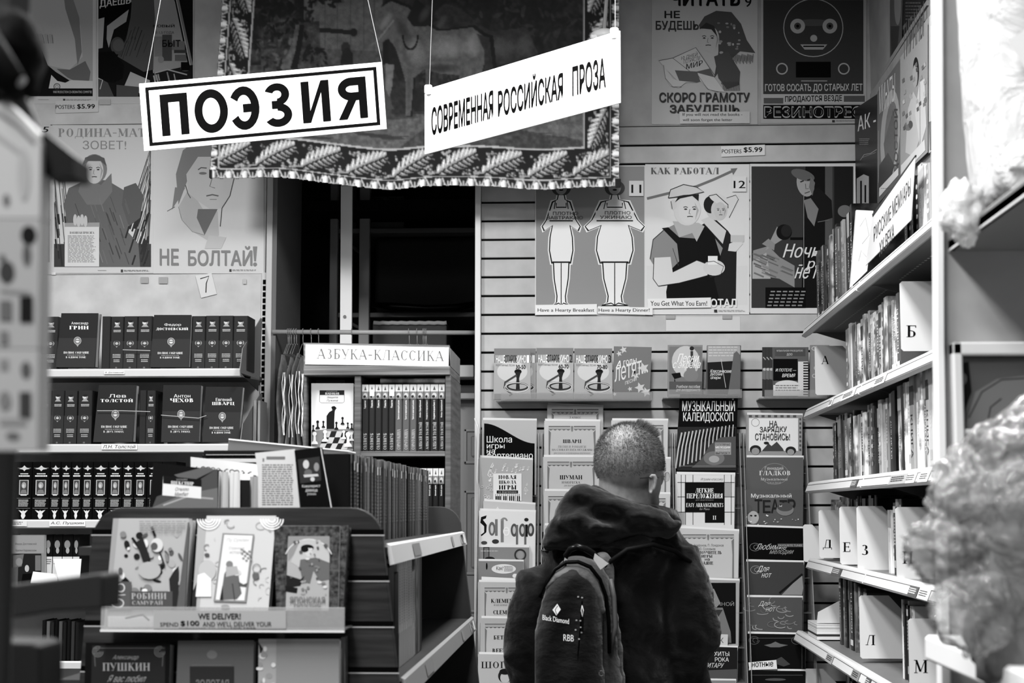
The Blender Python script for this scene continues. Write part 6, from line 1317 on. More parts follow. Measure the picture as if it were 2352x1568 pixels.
ti = [('СОЛЛОГУБ', 'Повести')]*5+[('СОРОТОКИНА', 'Трое из навигацкой школы')]*3+[('АЛЕКСЕЙ ТОЛСТОЙ', 'Князь Серебряный'), ('АЛЕКСЕЙ ТОЛСТОЙ', 'Хождение по мукам Книга 1'), ('АЛЕКСЕЙ ТОЛСТОЙ', 'Хождение по мукам Книга 1 2'), ('АЛЕКСЕЙ ТОЛСТОЙ', 'Князь Серебряный')]
ti[0] = ('СОЛЛОГУБ', 'Тарантас')
def pocket(t1, t2, g, sticker):
    def f(A):
        A.rect(0, 0, 1, .105, .74); A.flat([.5, .02, .68, .085, .32, .085], .3); A.rect(0, .105, 1, .215, .42); A.ell(.5, .16, .3, .035, .65); A.ell(.4, .18, .2, .02, .15)
        if sticker: A.rect(.12, .075, .88, .17, .93)
        A.text(t2, .34, .235, .66, .235+min(.29, .016*len(t2)), .88, b=.6, rot=90); A.text(t1, .28, .97-.03*len(t1) if len(t1) < 12 else .565, .78, .97, .62, 'serif', .2, rot=90)
    return f
for j in range(12):
    a, b_ = cx_(ed3[j]+.6), cx_(ed3[j+1]-.6)
    sbook(Matrix.Translation((a, YC+.015, z1)), b_-a, cz_(882)-z1, .115, .16 if j < 5 else .30 if j < 8 else .15, 'pocket paperback with pale spine head, %s from the bookcase divider' % nth(j), 'pocket paperbacks in the wooden bookcase', art=pocket(*ti[j], .2, j in (1, 4)), name='pocket_book', rough=.35)
M = Matrix(((0, 0, 1, cx_(871)), (0, 1, 0, YC+.02), (-1, 0, 0, cz_(867.5)), (0, 0, 0, 1)))
def flat_sp(A): A.rect(0, 0, 1, 1, .35); A.text('СОРОТОКИНА', .4, .62, .78, .95, .75, 'serif', .2, rot=90) ; A.text('Принцесса', .4, .25, .7, .5, .7, rot=90)
sbook(M, .0145, cx_(1021)-cx_(871), .11, .42, 'paperback lying flat on top of the pocket books in the wooden bookcase', art=None, kind='print', name='pocket_book')
def nab(A):
    A.rect(716, 881, 811, 1032, .86); A.rect(734, 896, 791, 925, .82); A.rect(734, 896, 791, 907, .15); A.text('ВЛАДИМИР', 750, 897.5, 775, 900, .6); A.text('НАБОКОВ', 747, 901, 779, 906, .9, 'serif', .3); A.line([(734, 907), (734, 922), (738, 925), (787, 925), (791, 922), (791, 907)], .8, .3)
    A.text('Защита', 751, 910, 776, 915, .3, sh=.3); A.text('Лужина', 750, 917, 776, 923, .3, sh=.3)
    A.flat([750, 985, 750, 955, 756, 946, 763, 942, 766, 936, 771, 938, 769, 945, 768, 965, 768, 990], .10); A.ell(767, 938, 5, 4, .1); A.flat([760, 936, 774, 938, 772, 935, 768, 932, 763, 933], .08)
    A.flat([716, 990, 750, 985, 811, 985, 811, 1032, 716, 1032], .42)
    for i in range(5):
        for j2 in range(3): A.flat([748+i*13-j2*5, 990+j2*14, 761+i*13-j2*5, 990+j2*14, 757+i*13-j2*6, 1004+j2*14, 743+i*13-j2*6, 1004+j2*14], .12 if (i+j2) % 2 else .62)
    def pc(x, y, s, g): A.flat([x-s*.5, y, x-s*.4, y-s*.3, x-s*.18, y-s*.5, x-s*.14, y-s*1.3, x+s*.14, y-s*1.3, x+s*.18, y-s*.5, x+s*.4, y-s*.3, x+s*.5, y], g); A.ell(x, y-s*1.5, s*.3, s*.3, g)
    for x, y, s in ((730, 985, 11), (743, 982, 9), (787, 975, 10), (799, 984, 8), (773, 986, 10), (720, 990, 8), (808, 986, 8)): pc(x, y, s, .10)
    for x, y, s in ((723, 1020, 16), (747, 1014, 15), (800, 1026, 19), (790, 1008, 11), (808, 1012, 11)): pc(x, y, s, .78)
fbook([(715, 880), (812, 880), (811, 1034), (715, 1034)], YC+.03, 'white face-out paperback with a hatted silhouette over chess pieces, in the wooden bookcase', th=.02, g=.86, art=nab, name='pocket_book')
m = MB(); m.prism([P(x, y, YC+.16) for x, y in [(704, 866), (792, 862), (792, 900), (704, 900)]], (0, .012, 0), gm(.45, .3)); m.build('pocket_book', None, 'grey book lying behind the white face-out chess paperback', 'book')
for j in range(7):
    a = cx_(967.5+j*13.4-(40.2 if j > 3 else 0) if j < 4 else 967.5-(j-3)*13.2); 
    sbook(Matrix.Translation((a, YC+.015, z1-.245)), .0147, cz_(1075)-z1+.245, .115, .13, 'black pocket paperback, %s place on the lower bookcase shelf' % nth(j), 'pocket paperbacks on the lower bookcase shelf', art=pocket('ТОЛСТОЙ', 'Белый шум', .2, False), artkey='low', name='pocket_book')

# ================================================================== COUNTER GONDOLA (end panel, side shelves, far end panel)
YG = 2.8; YF = 4.45; GX0 = (204-1365)*YG/FPX; GX1 = -.352; GZ = P(540, 1165, YG).z
gon = empty('display_gondola', ((GX0+GX1)/2, 3.6, 0), 'dark wooden gondola with slatted end panel and side shelves full of books', 'gondola')
def endpanel(Y, x0, x1, top, g, flare=.115, rc=.055, y2=.024):
    n = 7; pts = []
    xb0 = x0-flare*top*.55; xb1 = x1+flare*top
    pts.append((xb0, Y, 0)); 
    for i in range(n+1): a = math.pi-i*math.pi/2/n; pts.append((x0+rc+rc*math.cos(a), Y, top-rc+rc*math.sin(a)))
    for i in range(n+1): a = math.pi/2-i*math.pi/2/n; pts.append((x1-rc+rc*math.cos(a), Y, top-rc+rc*math.sin(a)))
    pts.append((xb1, Y, 0)); m = MB(); m.prism(pts, (0, y2, 0), g); return m
dw = gm(.17, .45, 'wood')
endpanel(YG, GX0, GX1, GZ, dw).build('end_panel', gon, bevel=.0015)
gp = bpy.data.objects['end_panel']
for yy in (1124+105, 1334, 1439, 1544, 1649, 1754):
    m = MB(); z = P(540, yy, YG).z; fl = .115*(GZ-z); m.box(GX0-fl*.5+.002, GX1+fl-.002, YG-.0012, YG+.0005, z-.0008, z+.0012, gm(.62, .2)); m.build('slot_insert', gp)
    m = MB(); m.box(GX0-fl*.5+.003, GX1+fl-.003, YG-.0008, YG+.0005, z+.0014, z+.010, gm(.03, .5)); m.build('slot', gp)
o = endpanel(YF, GX0+.02, GX1, P(1000, 1163, YF).z, gm(.22, .5, 'mottle')).build('far_end_panel', gon, bevel=.0015)
MB().box((GX0+GX1)/2-.01, (GX0+GX1)/2+.01, YG+.026, YF-.001, .0, GZ-.12, gm(.12, .6)).build('centre_board', gon)
def slant(z): return GX1+.115*(GZ-z)
for k, (za, nm) in enumerate(((P(878, 1249, YG).z, 'upper'), (P(907, 1560, YG).z, 'lower'), (P(907, 1560, YG).z-.26, 'base'))):
    x = slant(za)
    MB().box(-.59, x-.002, YG+.026, YF-.001, za-.020, za-.006, gm(.20, .5, 'mottle')).build('side_shelf', gon)
    MB().box(GX0-.03*(k+1), -.61, YG+.026, YF-.001, za-.020, za-.006, gm(.20, .5, 'mottle')).build('side_shelf', gon)
    m = MB(); m.prism([(x-.004, YG+.03, za), (x+.003, YG+.03, za-.003), (x+.010, YG+.03, za-.034), (x+.002, YG+.03, za-.036)], (0, YF-YG-.032, 0), gm(.72, .4) if k == 0 else gm(.5, .4)); rl = m.build('price_rail', gon)
    for (ya, yb, g) in ((3.15, 3.28, .45), (4.0, 4.05, .5), (4.27, 4.4, .85), (4.28, 4.36, .35)):
        A = Art(lambda a, b_, d: Vector((x+.0035+.007*b_+d+.0003, a, za-.004-.028*b_))); A.rect(ya, .1, yb, .9, g); A.build('rail_tag', rl)
MB().box(-.60, -.598, 2.9, 4.4, 0, 1.2, gm(.1)).build('core_board', gon)
# pocket book row on the upper side shelf, spines facing +x
zt0 = P(878, 1249, YG).z-.006; Y = YG+.20; j = 0; rg = random.Random(12)
XSP = -.435
def gsp(seed):
    def f(A):
        A.rect(0, .0, 1, .1, .5 if seed % 2 else .32); A.lines(.3, .2, .7, .8, 14, .5, .5)
        if seed in (2, 4): A.rect(.1, .08, .9, .18, .72)
    return f
while Y < YF-.03:
    t = round(rg.choice([.012, .014, .016, .02, .024]), 3); h = .163+rg.uniform(-.003, .003)
    M = Matrix(((0, -1, 0, XSP+rg.uniform(-.003, .003)), (1, 0, 0, Y), (0, 0, 1, zt0), (0, 0, 0, 1))) @ Matrix.Rotation(-.05, 4, 'Y')
    g = rg.choice([.15, .22, .3, .34, .38]) if Y > 3.1 else .1
    sbook(M, t-.0008, round(h, 3), .11, g, '%s %s pocket spine, %s from the near end panel on the gondola' % ('thin' if t < .015 else 'thick', tone(g), nth(j)), 'pocket books on the gondola side shelf', art=gsp(j % 6), artkey='g%d' % (j % 6), name='pocket_book', rough=.35)
    Y += t; j += 1
# lower side shelf books
zl = P(907, 1560, YG).z-.006; Y = YG+.05; j = 0; xs = slant(zl)-.034
for (t, h, g, kind) in [(.03, .185, .15, 'print'), (.05, .185, .10, 'print'), (.035, .17, .08, ''), (.02, .195, .62, ''), (.02, .195, .66, ''), (.022, .195, .62, ''), (.02, .193, .66, ''), (.024, .195, .62, ''), (.02, .195, .64, ''), (.03, .165, .6, ''), (.028, .205, .42, 'print'), (.025, .20, .4, ''), (.02, .19, .2, '')]:
    M = Matrix(((0, -1, 0, xs), (1, 0, 0, Y), (0, 0, 1, zl), (0, 0, 0, 1))) @ Matrix.Rotation(-.06, 4, 'Y')
    sbook(M, round(t*1.7, 3), h, .12, g, '%s book, %s from the near end panel, lower gondola shelf' % (tone(g), nth(j)), 'books on the lower gondola shelf', kind=kind, art=(lambda A: (A.lines(.35, .1, .65, .62, 20, .35), A.rect(0, .68, 1, 1, .55))) if g > .55 else None, artkey='gl' if g > .55 else None); Y += t*1.78; j += 1
# things standing on the gondola top, face out
YA = YG+.07
def txt(A):
    A.text('Имя автора', 598, 1055, 612, 1058, .4) if False else None
    A.rect(612, 1048, 655, 1055, .42); A.rect(603, 1052, 607, 1060, .45); A.lines(602, 1066, 674, 1162, 19, .45, .5, .05)
fbook([(586, 1040), (676, 1031), (689, 1170), (602, 1175)], YA+.012, 'open pale back cover of close text standing on the gondola top', th=.008, g=.76, art=txt, rough=.5)
def blk(A):
    A.rect(685, 1053, 735, 1107, .22) if False else A.poly([(684, 1055), (734, 1048), (738, 1103), (690, 1110)], .18)
    A.ell(703, 1066, 7, 10, .72); A.ell(727, 1072, 6, 10, .5); A.ell(708, 1085, 9, 8, .35); A.flat([697, 1090, 730, 1088, 732, 1093, 699, 1096], .72); A.ell(718, 1100, 5, 5, .75)
    A.text('Кавалерист', 694, 1113, 736, 1121, .75, b=.6, slope=-.03); A.text('девица', 702, 1123, 729, 1130, .75, b=.6); A.text('роман', 706, 1132, 726, 1138, .7, b=.5)
fbook([(676, 1034), (735, 1026), (760, 1168), (691, 1170)], YA, 'black-jacketed face-out novel with two pale faces, at the near end of the pocket row', th=.028, g=.07, art=blk, rough=.4)
def shk(A):
    A.flat([445, 1110, 500, 1075, 500, 1165, 350, 1165, 360, 1140], .28); A.flat([400, 1090, 470, 1072, 495, 1078, 430, 1110], .35); A.flat([350, 1165, 420, 1135, 500, 1120, 500, 1165], .40); A.line([(375, 1160), (430, 1140), (490, 1145)], 4, .6)
    A.poly([(375, 1092), (463, 1101), (462, 1145), (373, 1137)], .86); A.poly([(375, 1092), (463, 1101), (463, 1118), (375, 1110)], .10); A.text('УИЛЬЯМ', 405, 1099, 430, 1103, .6); A.text('ШЕКСПИР', 393, 1104, 445, 1112, .85, 'serif', .4, slope=.05); A.text('Отелло', 403, 1119, 434, 1127, .4, b=.3, sh=.3); A.text('Макбет', 402, 1130, 433, 1139, .4, b=.3, sh=.3)
fbook([(352, 1062), (503, 1079), (500, 1185), (341, 1182)], YG+.13, 'black face-out play volume with a white title label on the gondola top', th=.03, g=.09, art=shk)
for j, (x0, x1, yt, g) in enumerate([(500, 524, 1083, .72), (524, 551, 1085, .85), (551, 574, 1102, .12), (574, 592, 1094, .6)]):
    fbook((x0, yt, x1, 1188), YG+.15+.01*j, '%s upright book block, %s from the play volume on the gondola top' % (tone(g), nth(j)), th=.12, g=g, kind='pages' if g > .5 else '', group='upright books beside the play volume')
fbook([(438, 1049), (592, 1066), (590, 1182), (437, 1182)], YG+.30, 'pale decorated book with a scroll pattern leaning behind the play volume', th=.02, g=.84, art=lambda A: [A.arc(456+i*11, 1074+i*1.2, 5, 4, (i*70) % 360, (i*70) % 360+230, 1.8, .3) for i in range(12)]+[A.ell(570+i*4, 1092+i, 5, 5, .3+.1*(i % 2)) for i in range(5)])
for j, (x0, x1, y, g) in enumerate([(468, 700, 1034, .12), (472, 690, 1040, .6), (464, 700, 1044, .1), (470, 660, 1052, .8)]):
    Ys = 3.45; a, b_ = P(x0, y, Ys), P(x1, y, Ys); m = MB(); m.box(a.x, b_.x, Ys, Ys+.15, a.z-.009, a.z, gm(g, .4), .001)
    m.build('stacked_book', None, '%s book of the flat stack behind the decorated book, %s from the top' % (tone(g), nth(j)), 'book', 'flat stack on the gondola top')
Ys = 3.45; a, b_ = P(470, 1058, Ys), P(650, 1058, Ys); MB().box(a.x, b_.x, Ys+.01, Ys+.15, zt0-.0, a.z-.001, gm(.3, .6), .002).build('book_box', None, 'dark box under the flat book stack on the gondola top', 'box')
m = MB(); m.prism([P(525, 1008, 3.9), P(800, 1036, 3.9), P(800, 1048, 3.9), P(618, 1040, 3.9), P(612, 1040, 3.9), P(523, 1036, 3.9)], (0, .12, 0), gm(.42, .4)); m.prism([P(525, 1006.5, 3.898), P(800, 1034, 3.898), P(800, 1037, 3.898), P(525, 1010, 3.898)], (0, .124, 0), gm(.9, .3)); m.build('slip_case', None, 'large grey slip case with bright top edge behind the flat stack', 'slip case')
# ---- tray with three display books on the end panel
YTf = YG-.055
def disp(q, Y, label, **k): return fbook(q, Y, label, lean=.12, group='display books on the gondola end', name='display_book', cat='book', **k)
def d1(A):
    A.flat([273, 1190, 434, 1190, 420, 1440, 248, 1440], .62)
    r = random.Random(33)
    for i in range(60):
        x, y = r.uniform(275, 425), r.uniform(1225, 1385); x -= (y-1225)*.07; A.ell(x, y, r.uniform(3, 11), r.uniform(3, 9), r.choice([.12, .3, .6, .8, .9, .45]), r.uniform(0, 90), 9)
    A.line([(350, 1210), (358, 1232)], 6, .12); A.line([(305, 1235), (345, 1290)], 6, .1); A.line([(360, 1245), (380, 1300)], 4, .15); A.ell(345, 1310, 26, 20, .62); A.ell(362, 1252, 14, 16, .75); A.ell(356, 1255, 8, 9, .3); A.flat([315, 1245, 330, 1235, 348, 1285, 330, 1290], .14); A.flat([390, 1330, 402, 1310, 412, 1300, 410, 1400, 395, 1400], .15); A.flat([275, 1340, 290, 1325, 300, 1335, 285, 1345], .1)
    A.flat([433, 1200, 437, 1200, 424, 1440, 402, 1440], .32)
    A.rect(248, 1336, 304, 1400, .30); A.rect(300, 1358, 398, 1396, .27); A.ring(264, 1352, 9, 6, 2.5, .75); A.ring(280, 1350, 8, 9, 2.5, .75); A.ring(272, 1385, 14, 10, 2.5, .72); A.line([(272, 1348), (273, 1380)], 5, .75); A.line([(256, 1368), (290, 1366)], 2, .7)
    A.text('РОБИНИ', 304, 1362, 384, 1376, .62, 'serif', .2); A.text('САМУРАЙ', 306, 1378, 376, 1389, .6, 'serif', .2); A.rect(250, 1415, 420, 1440, .82); A.line([(290, 1420), (330, 1412), (345, 1425)], 4, .2)
    A.lines(322, 1197, 430, 1222, 5, .48, .4)
disp([(260, 1190), (441, 1191), (424, 1442), (238, 1442)], YTf, 'pale display book crowded with a round flowery figure, above the delivery notice start', th=.028, g=.55, art=d1, pg=.7)
def d2(A):
    A.flat([455, 1196, 475, 1196, 455, 1440, 438, 1440], .62); A.flat([438, 1440, 442, 1360, 455, 1330, 448, 1440], .15)
    r = random.Random(13)
    for i in range(34):
        x, y = r.uniform(470, 625), r.uniform(1190, 1400)
        if 508 < x < 588 and y > 1220: continue
        x = max(x, 478) if y < 1250 else x; A.arc(x, y, r.uniform(5, 13), r.uniform(4, 9), r.uniform(0, 180), r.uniform(200, 340), 2.5, r.choice([.5, .6, .7]))
    for (x, y) in ((480, 1192), (625, 1192)):
        for k in (8, 14, 20, 26): A.arc(x, y, k, k*.9, 0, 180, 2.5, .93)
    A.ell(477, 1310, 20, 24, .68); A.flat([455, 1320, 470, 1315, 486, 1330, 486, 1370, 450, 1370], .88); A.ell(476, 1274, 6, 4, .3); A.ell(588, 1322, 8, 9, .35); A.ring(590, 1305, 9, 10, 2, .5); A.ell(518, 1393, 10, 5, .55)
    A.poly([(512, 1224), (585, 1227), (566, 1383), (491, 1381)], .50); A.poly([(516, 1228), (581, 1230), (562, 1379), (496, 1377)], .84)
    A.text('Пу Сунлин', 522, 1236, 572, 1246, .68, sh=.3, b=.3); A.text('Странные', 526, 1255, 562, 1263, .7, b=.3, sh=.2); A.text('истории', 528, 1266, 560, 1273, .7, b=.3, sh=.2)
    A.flat([506, 1377, 512, 1345, 516, 1318, 526, 1300, 534, 1298, 548, 1312, 552, 1345, 556, 1362, 545, 1376], .36); A.ell(528, 1296, 8, 8, .45); A.ell(545, 1315, 10, 7, .75); A.flat([520, 1302, 545, 1300, 550, 1318, 520, 1325], .62); A.flat([548, 1335, 560, 1342, 570, 1338, 566, 1348, 550, 1346], .3)
    for i in range(14): A.ell(556+(i*7) % 24, 1262+(i*5) % 26, 3, 2, .5)
    A.flat([506, 1377, 512, 1345, 514, 1377], .15); A.line([(535, 1340), (540, 1377)], 2, .2)
disp([(475, 1184), (634, 1184), (613, 1442), (432, 1442)], YTf-.001, 'cream display book with a framed standing robed figure, in the tray middle', th=.025, g=.74, art=d2)
def d3(A):
    A.poly([(662, 1231), (757, 1231), (755, 1402), (656, 1402)], .60); A.flat([662, 1290, 690, 1255, 757, 1262, 757, 1231, 662, 1231], .5); A.arc(709, 1290, 56, 52, 200, 340, 2, .8); A.flat([668, 1290, 690, 1240, 735, 1240, 757, 1275, 757, 1300, 700, 1310], .66)
    A.ell(706, 1258, 15, 8, .08); A.ell(709, 1268, 8, 10, .72); A.ell(700, 1262, 9, 6, .08); A.flat([690, 1285, 725, 1280, 757, 1292, 757, 1330, 735, 1335, 720, 1310, 712, 1340, 695, 1335, 688, 1300], .35)
    A.flat([658, 1320, 690, 1330, 700, 1322, 690, 1345, 658, 1350], .12); A.flat([656, 1345, 684, 1350, 682, 1362, 656, 1358], .1); r = random.Random(2)
    for i in range(30): A.ell(r.uniform(664, 752), r.uniform(1240, 1372), r.uniform(2, 6), r.uniform(2, 4), r.choice([.3, .55, .75, .42]), n=7)
    A.text('ЯПОНСКАЯ', 666, 1370, 747, 1384, .42, b=1.8); A.text('ПОЭЗИЯ', 676, 1387, 737, 1398, .42, b=1.8)
    A.line([(642, 1208), (782, 1208), (778, 1400)], 1.5, .4)
disp([(629, 1206), (800, 1206), (786, 1436), (636, 1436)], YTf-.001, 'dark leather-framed display book with a kimono figure picture, rightmost in the tray', th=.035, g=.20, art=d3, kind='leather', pg=.3)
tr_ = empty('acrylic_tray', P(525, 1440, YTf-.03), 'clear acrylic tray holding the three display books', 'tray')
z0 = P(525, 1438, YTf).z; xa_, xb_ = P(232, 1440, YTf-.03).x, P(792, 1440, YTf-.03).x
MB().box(xa_, xb_, YTf-.03, YG-.001, z0-.004, z0-.001, acrylic('tray_acrylic', .85, .35, .1), .0008).build('base', tr_)
MB().box(xa_, xb_, YTf-.033, YTf-.03, z0-.004, z0+.033, acrylic('tray_acrylic'), .0008).build('front_lip', tr_)
MB().box(xa_, xb_, YTf-.035, YTf-.028, z0-.007, z0-.0035, gm(.8, .1)).build('polished_edge', tr_)
m = MB(); YN = YTf-.0335; m.prism([P(x, y, YN) for x, y in [(353, 1402), (657, 1402), (657, 1444), (353, 1444)]], (0, -.0008, 0), gm(.60, .35)); o = m.build('delivery_notice', None, 'grey delivery notice strip stuck on the clear tray lip', 'notice')
A = Art(wall_map(YN-.0009)); A.text('WE DELIVER!', 455, 1408, 553, 1422, .15, b=2.2); A.text('SPEND', 368, 1429, 410, 1438, .15, b=.5); A.text('$100', 415, 1425, 458, 1438, .1, b=1.8); A.text("AND WE'LL DELIVER YOUR", 466, 1427, 624, 1438, .15, b=.5); A.rect(353, 1440.5, 657, 1444, .56); A.text('PURCHASE TO YOU', 412, 1440.5, 526, 1443.5, .3); A.text('FOR FREE', 530, 1440.5, 588, 1443.5, .2, b=1); A.build('lettering', o)
# ---- lower display row
YL2 = YG-.075
def e1(A):
    A.poly([(212, 1482), (380, 1484), (378, 1620), (208, 1620)], .13); A.line([(214, 1488), (378, 1488)], 1, .35)
    for x, s in ((225, 1), (367, -1)):
        for k in (4, 8, 12): A.arc(x, 1496, k, k, 0, 300, 1.3, .42)
        A.line([(x-8*s, 1500), (x-6*s, 1530)], 2, .3)
    A.text('Александр', 260, 1504, 318, 1516, .5, sh=.5); A.text('ПУШКИН', 236, 1522, 345, 1540, .52, 'serif', .2); A.text('Я вас любил', 250, 1550, 335, 1566, .5, sh=.5)
disp([(197, 1475), (391, 1477), (384, 1690), (190, 1690)], YL2, 'dark ornate display book with pale serif title, lowest row by the panel edge', th=.035, g=.07, art=e1)
def e2(A): A.ell(487, 1503, 12, 10, .38); A.line([(440, 1527), (532, 1527)], 1, .4); A.rect(436, 1530, 538, 1640, .15); A.text('ЗОЛОТАЯ', 450, 1560, 526, 1580, .38, b=1.4)
disp([(409, 1471), (583, 1470), (580, 1690), (400, 1690)], YL2, 'plain mid grey display book with a small round emblem, middle of the lowest row', th=.03, g=.30, art=e2)
def e3(A):
    r = random.Random(5)
    for i in range(14): A.ell(r.uniform(596, 630), r.uniform(1475, 1620), r.uniform(3, 9), r.uniform(3, 8), r.choice([.5, .75, .3]), 0, 8)
    A.flat([594, 1474, 605, 1490, 598, 1500], .15); A.poly([(635, 1468), (779, 1468), (779, 1700), (633, 1700)], .47)
disp([(594, 1467), (780, 1467), (778, 1690), (592, 1690)], YL2, 'grey display book with a floral strip down one side, lowest row', th=.03, g=.55, art=e3)
for x0, x1, Yk in ((195, 800, YL2),):
    z0 = P(525, 1690, Yk).z; t2 = empty('acrylic_tray', P(525, 1690, Yk-.03), 'clear acrylic tray holding the lowest display row', 'tray')
    MB().box(P(185, 1600, Yk).x, P(800, 1600, Yk).x, Yk-.03, YG-.001, z0-.004, z0-.001, acrylic('tray_acrylic')).build('base', t2)
m = MB(); m.prism([P(783, 1464, YG-.03), P(793, 1462, YG-.03), P(793, 1700, YG-.03), P(783, 1700, YG-.03)], (0, .028, 0), gm(.35, .3)); m.build('edge_strip', None, 'thin upright metal strip beside the lowest display row', 'strip')
# ================================================================== PERSON WITH BACKPACK
YM = 4.3
def inflate(name, poly, Y, T, mat, parent=None, res=5.0, k=.42, back=None, ridge=None, sub=1, tilt=0, **kw):
    """closed cushion-like solid whose outline is poly (pixels at depth Y); T = half thickness, k = edge falloff in pixels/size"""
    xs = [p[0] for p in poly]; ys = [p[1] for p in poly]; x0, x1, y0, y1 = min(xs)-res, max(xs)+res, min(ys)-res, max(ys)+res
    nx = int((x1-x0)/res)+1; ny = int((y1-y0)/res)+1; n = len(poly)
    GX, GY = np.meshgrid(x0+np.arange(nx)*res, y0+np.arange(ny)*res); ins = np.zeros(GX.shape, bool); D = np.full(GX.shape, 1e9)
    for i in range(n):
        ax, ay = poly[i]; bx, by_ = poly[(i+1) % n]
        if ay != by_: c = ((ay > GY) != (by_ > GY)) & (GX < (bx-ax)*(GY-ay)/(by_-ay)+ax); ins ^= c
        L2 = (bx-ax)**2+(by_-ay)**2+1e-9; t = np.clip(((GX-ax)*(bx-ax)+(GY-ay)*(by_-ay))/L2, 0, 1); D = np.minimum(D, np.hypot(GX-ax-t*(bx-ax), GY-ay-t*(by_-ay)))
    R = k*min(max(xs)-min(xs), max(ys)-min(ys)); f = np.clip(D/R, 0, 1); z = T*np.sqrt(np.clip(1-(1-f)**2, 0, 1))
    V = []; idx = {}; F = []
    core = ins & (D > res*.35)
    for j in range(ny):
        for i in range(nx):
            if core[j, i]:
                x, y = GX[j, i], GY[j, i]; dz = z[j, i]; r = ridge(x, y) if ridge else 0
                idx[(j, i, 0)] = len(V); V.append(P(x, y, Y)+Vector((0, -dz-r*f[j, i]+tilt*(y-y0), 0)))
                idx[(j, i, 1)] = len(V); V.append(P(x, y, Y)+Vector((0, (dz if back is None else back*dz/T)+tilt*(y-y0), 0)))
    cell = lambda j, i: core[j, i] and core[j+1, i] and core[j, i+1] and core[j+1, i+1]
    cc_ = {(j, i) for j in range(ny-1) for i in range(nx-1) if cell(j, i)}
    for (j, i) in cc_:
        a, b, c, d = (j, i), (j+1, i), (j+1, i+1), (j, i+1)
        F.append([idx[q+(0,)] for q in (a, b, c, d)]); F.append([idx[q+(1,)] for q in (d, c, b, a)])
        for (e0, e1, nb) in ((a, b, (j, i-1)), (b, c, (j+1, i)), (c, d, (j, i+1)), (d, a, (j-1, i))):
            if nb not in cc_: F.append([idx[e0+(0,)], idx[e0+(1,)], idx[e1+(1,)], idx[e1+(0,)]])
    m = MB(); m.add(V, F, mat)
    if name is None: return m
    return m.build(name, parent, smooth=True, **kw)
def remesh(o, vox, it=6, sub=0):
    r = o.modifiers.new('remesh', 'REMESH'); r.mode = 'VOXEL'; r.voxel_size = vox; r.use_smooth_shade = True
    s = o.modifiers.new('smooth', 'SMOOTH'); s.iterations = it; s.factor = .5
def clouds(o, size, strength, name):
    t = bpy.data.textures.new(name, 'CLOUDS'); t.noise_scale = size; t.noise_depth = 3
    d = o.modifiers.new('folds', 'DISPLACE'); d.texture = t; d.strength = strength; d.mid_level = .5; d.texture_coords = 'LOCAL'
man = empty('person', P(1400, 1400, YM)*1.0, 'person with cropped hair and glasses in a dark hooded jacket, seen from behind', 'person')
man.location = Vector((P(1410, 1400, YM).x, YM+.02, 0))
skin = gm(.44, .6, 'skin')
# head and neck: one surface
m = MB()
hc = P(1445, 1060, YM)
def skull(d):
    k = 1.0
    if d.z < -.2: k *= 1-.10*(-d.z-.2)
    return k
m.ball(hc, (.0885, .100, .099), skin, 40, 28, skull)
m.ball(P(1470, 1108, YM-.0)+Vector((0, .035, 0)), (.056, .075, .070), skin, 24, 16)         # cheek and jaw turned away to the side
m.ball(P(1490, 1150, YM)+Vector((0, .055, 0)), (.030, .05, .032), skin, 16, 12)
m.ball(P(1516, 1090, YM)+Vector((0, .075, 0)), (.014, .03, .030), skin, 12, 10)         # brow / cheekbone edge
m.tube([P(1438, 1090, YM)+Vector((0, .0, 0)), P(1434, 1140, YM)+Vector((0, .0, 0)), P(1428, 1230, YM)+Vector((0, -.005, 0))], [.066, .066, .080], skin, 24)
m.tube([P(1505, 1108, YM)+Vector((0, .11, 0)), P(1514, 1118, YM)+Vector((0, .125, 0)), P(1508, 1126, YM)+Vector((0, .115, 0))], [.008, .013, .008], skin, 10)  # nose
hd = m.build('head', man); remesh(hd, .0045, 8)
# ear with rim and lobe
er = MB(); ec = P(1497, 1112, YM)+Vector((.004, -.012, 0))
pts = [(1493, 1098), (1497, 1092), (1503, 1092), (1506, 1099), (1505, 1112), (1501, 1124), (1496, 1132), (1492, 1130)]
er.tube([P(x, y, YM-.088) for x, y in pts], [.004, .0045, .005, .005, .0045, .0045, .005, .004], skin, 10)
er.tube([P(x, y, YM-.082) for x, y in [(1496, 1100), (1500, 1101), (1501, 1110), (1498, 1121)]], [.003, .004, .004, .003], skin, 8)
er.prism([P(x, y, YM-.084) for x, y in [(1491, 1096), (1498, 1092), (1505, 1096), (1505, 1112), (1497, 1128), (1490, 1130)]], (0, .03, 0), skin)
e = er.build('ear', man); remesh(e, .0022, 4)
# eyes, mouth on the turned-away face (kept on the far side of the head)
fm = MB(); 
for x in (1478, 1512): fm.ball(P(x, 1096, YM)+Vector((0, .098, 0)), .011, gm(.8, .2), 12, 8)
fm.build('eyes', man); m = MB(); m.tube([P(1486, 1142, YM)+Vector((0, .098, 0)), P(1500, 1140, YM)+Vector((0, .102, 0))], .004, gm(.35), 8); m.build('mouth', man)
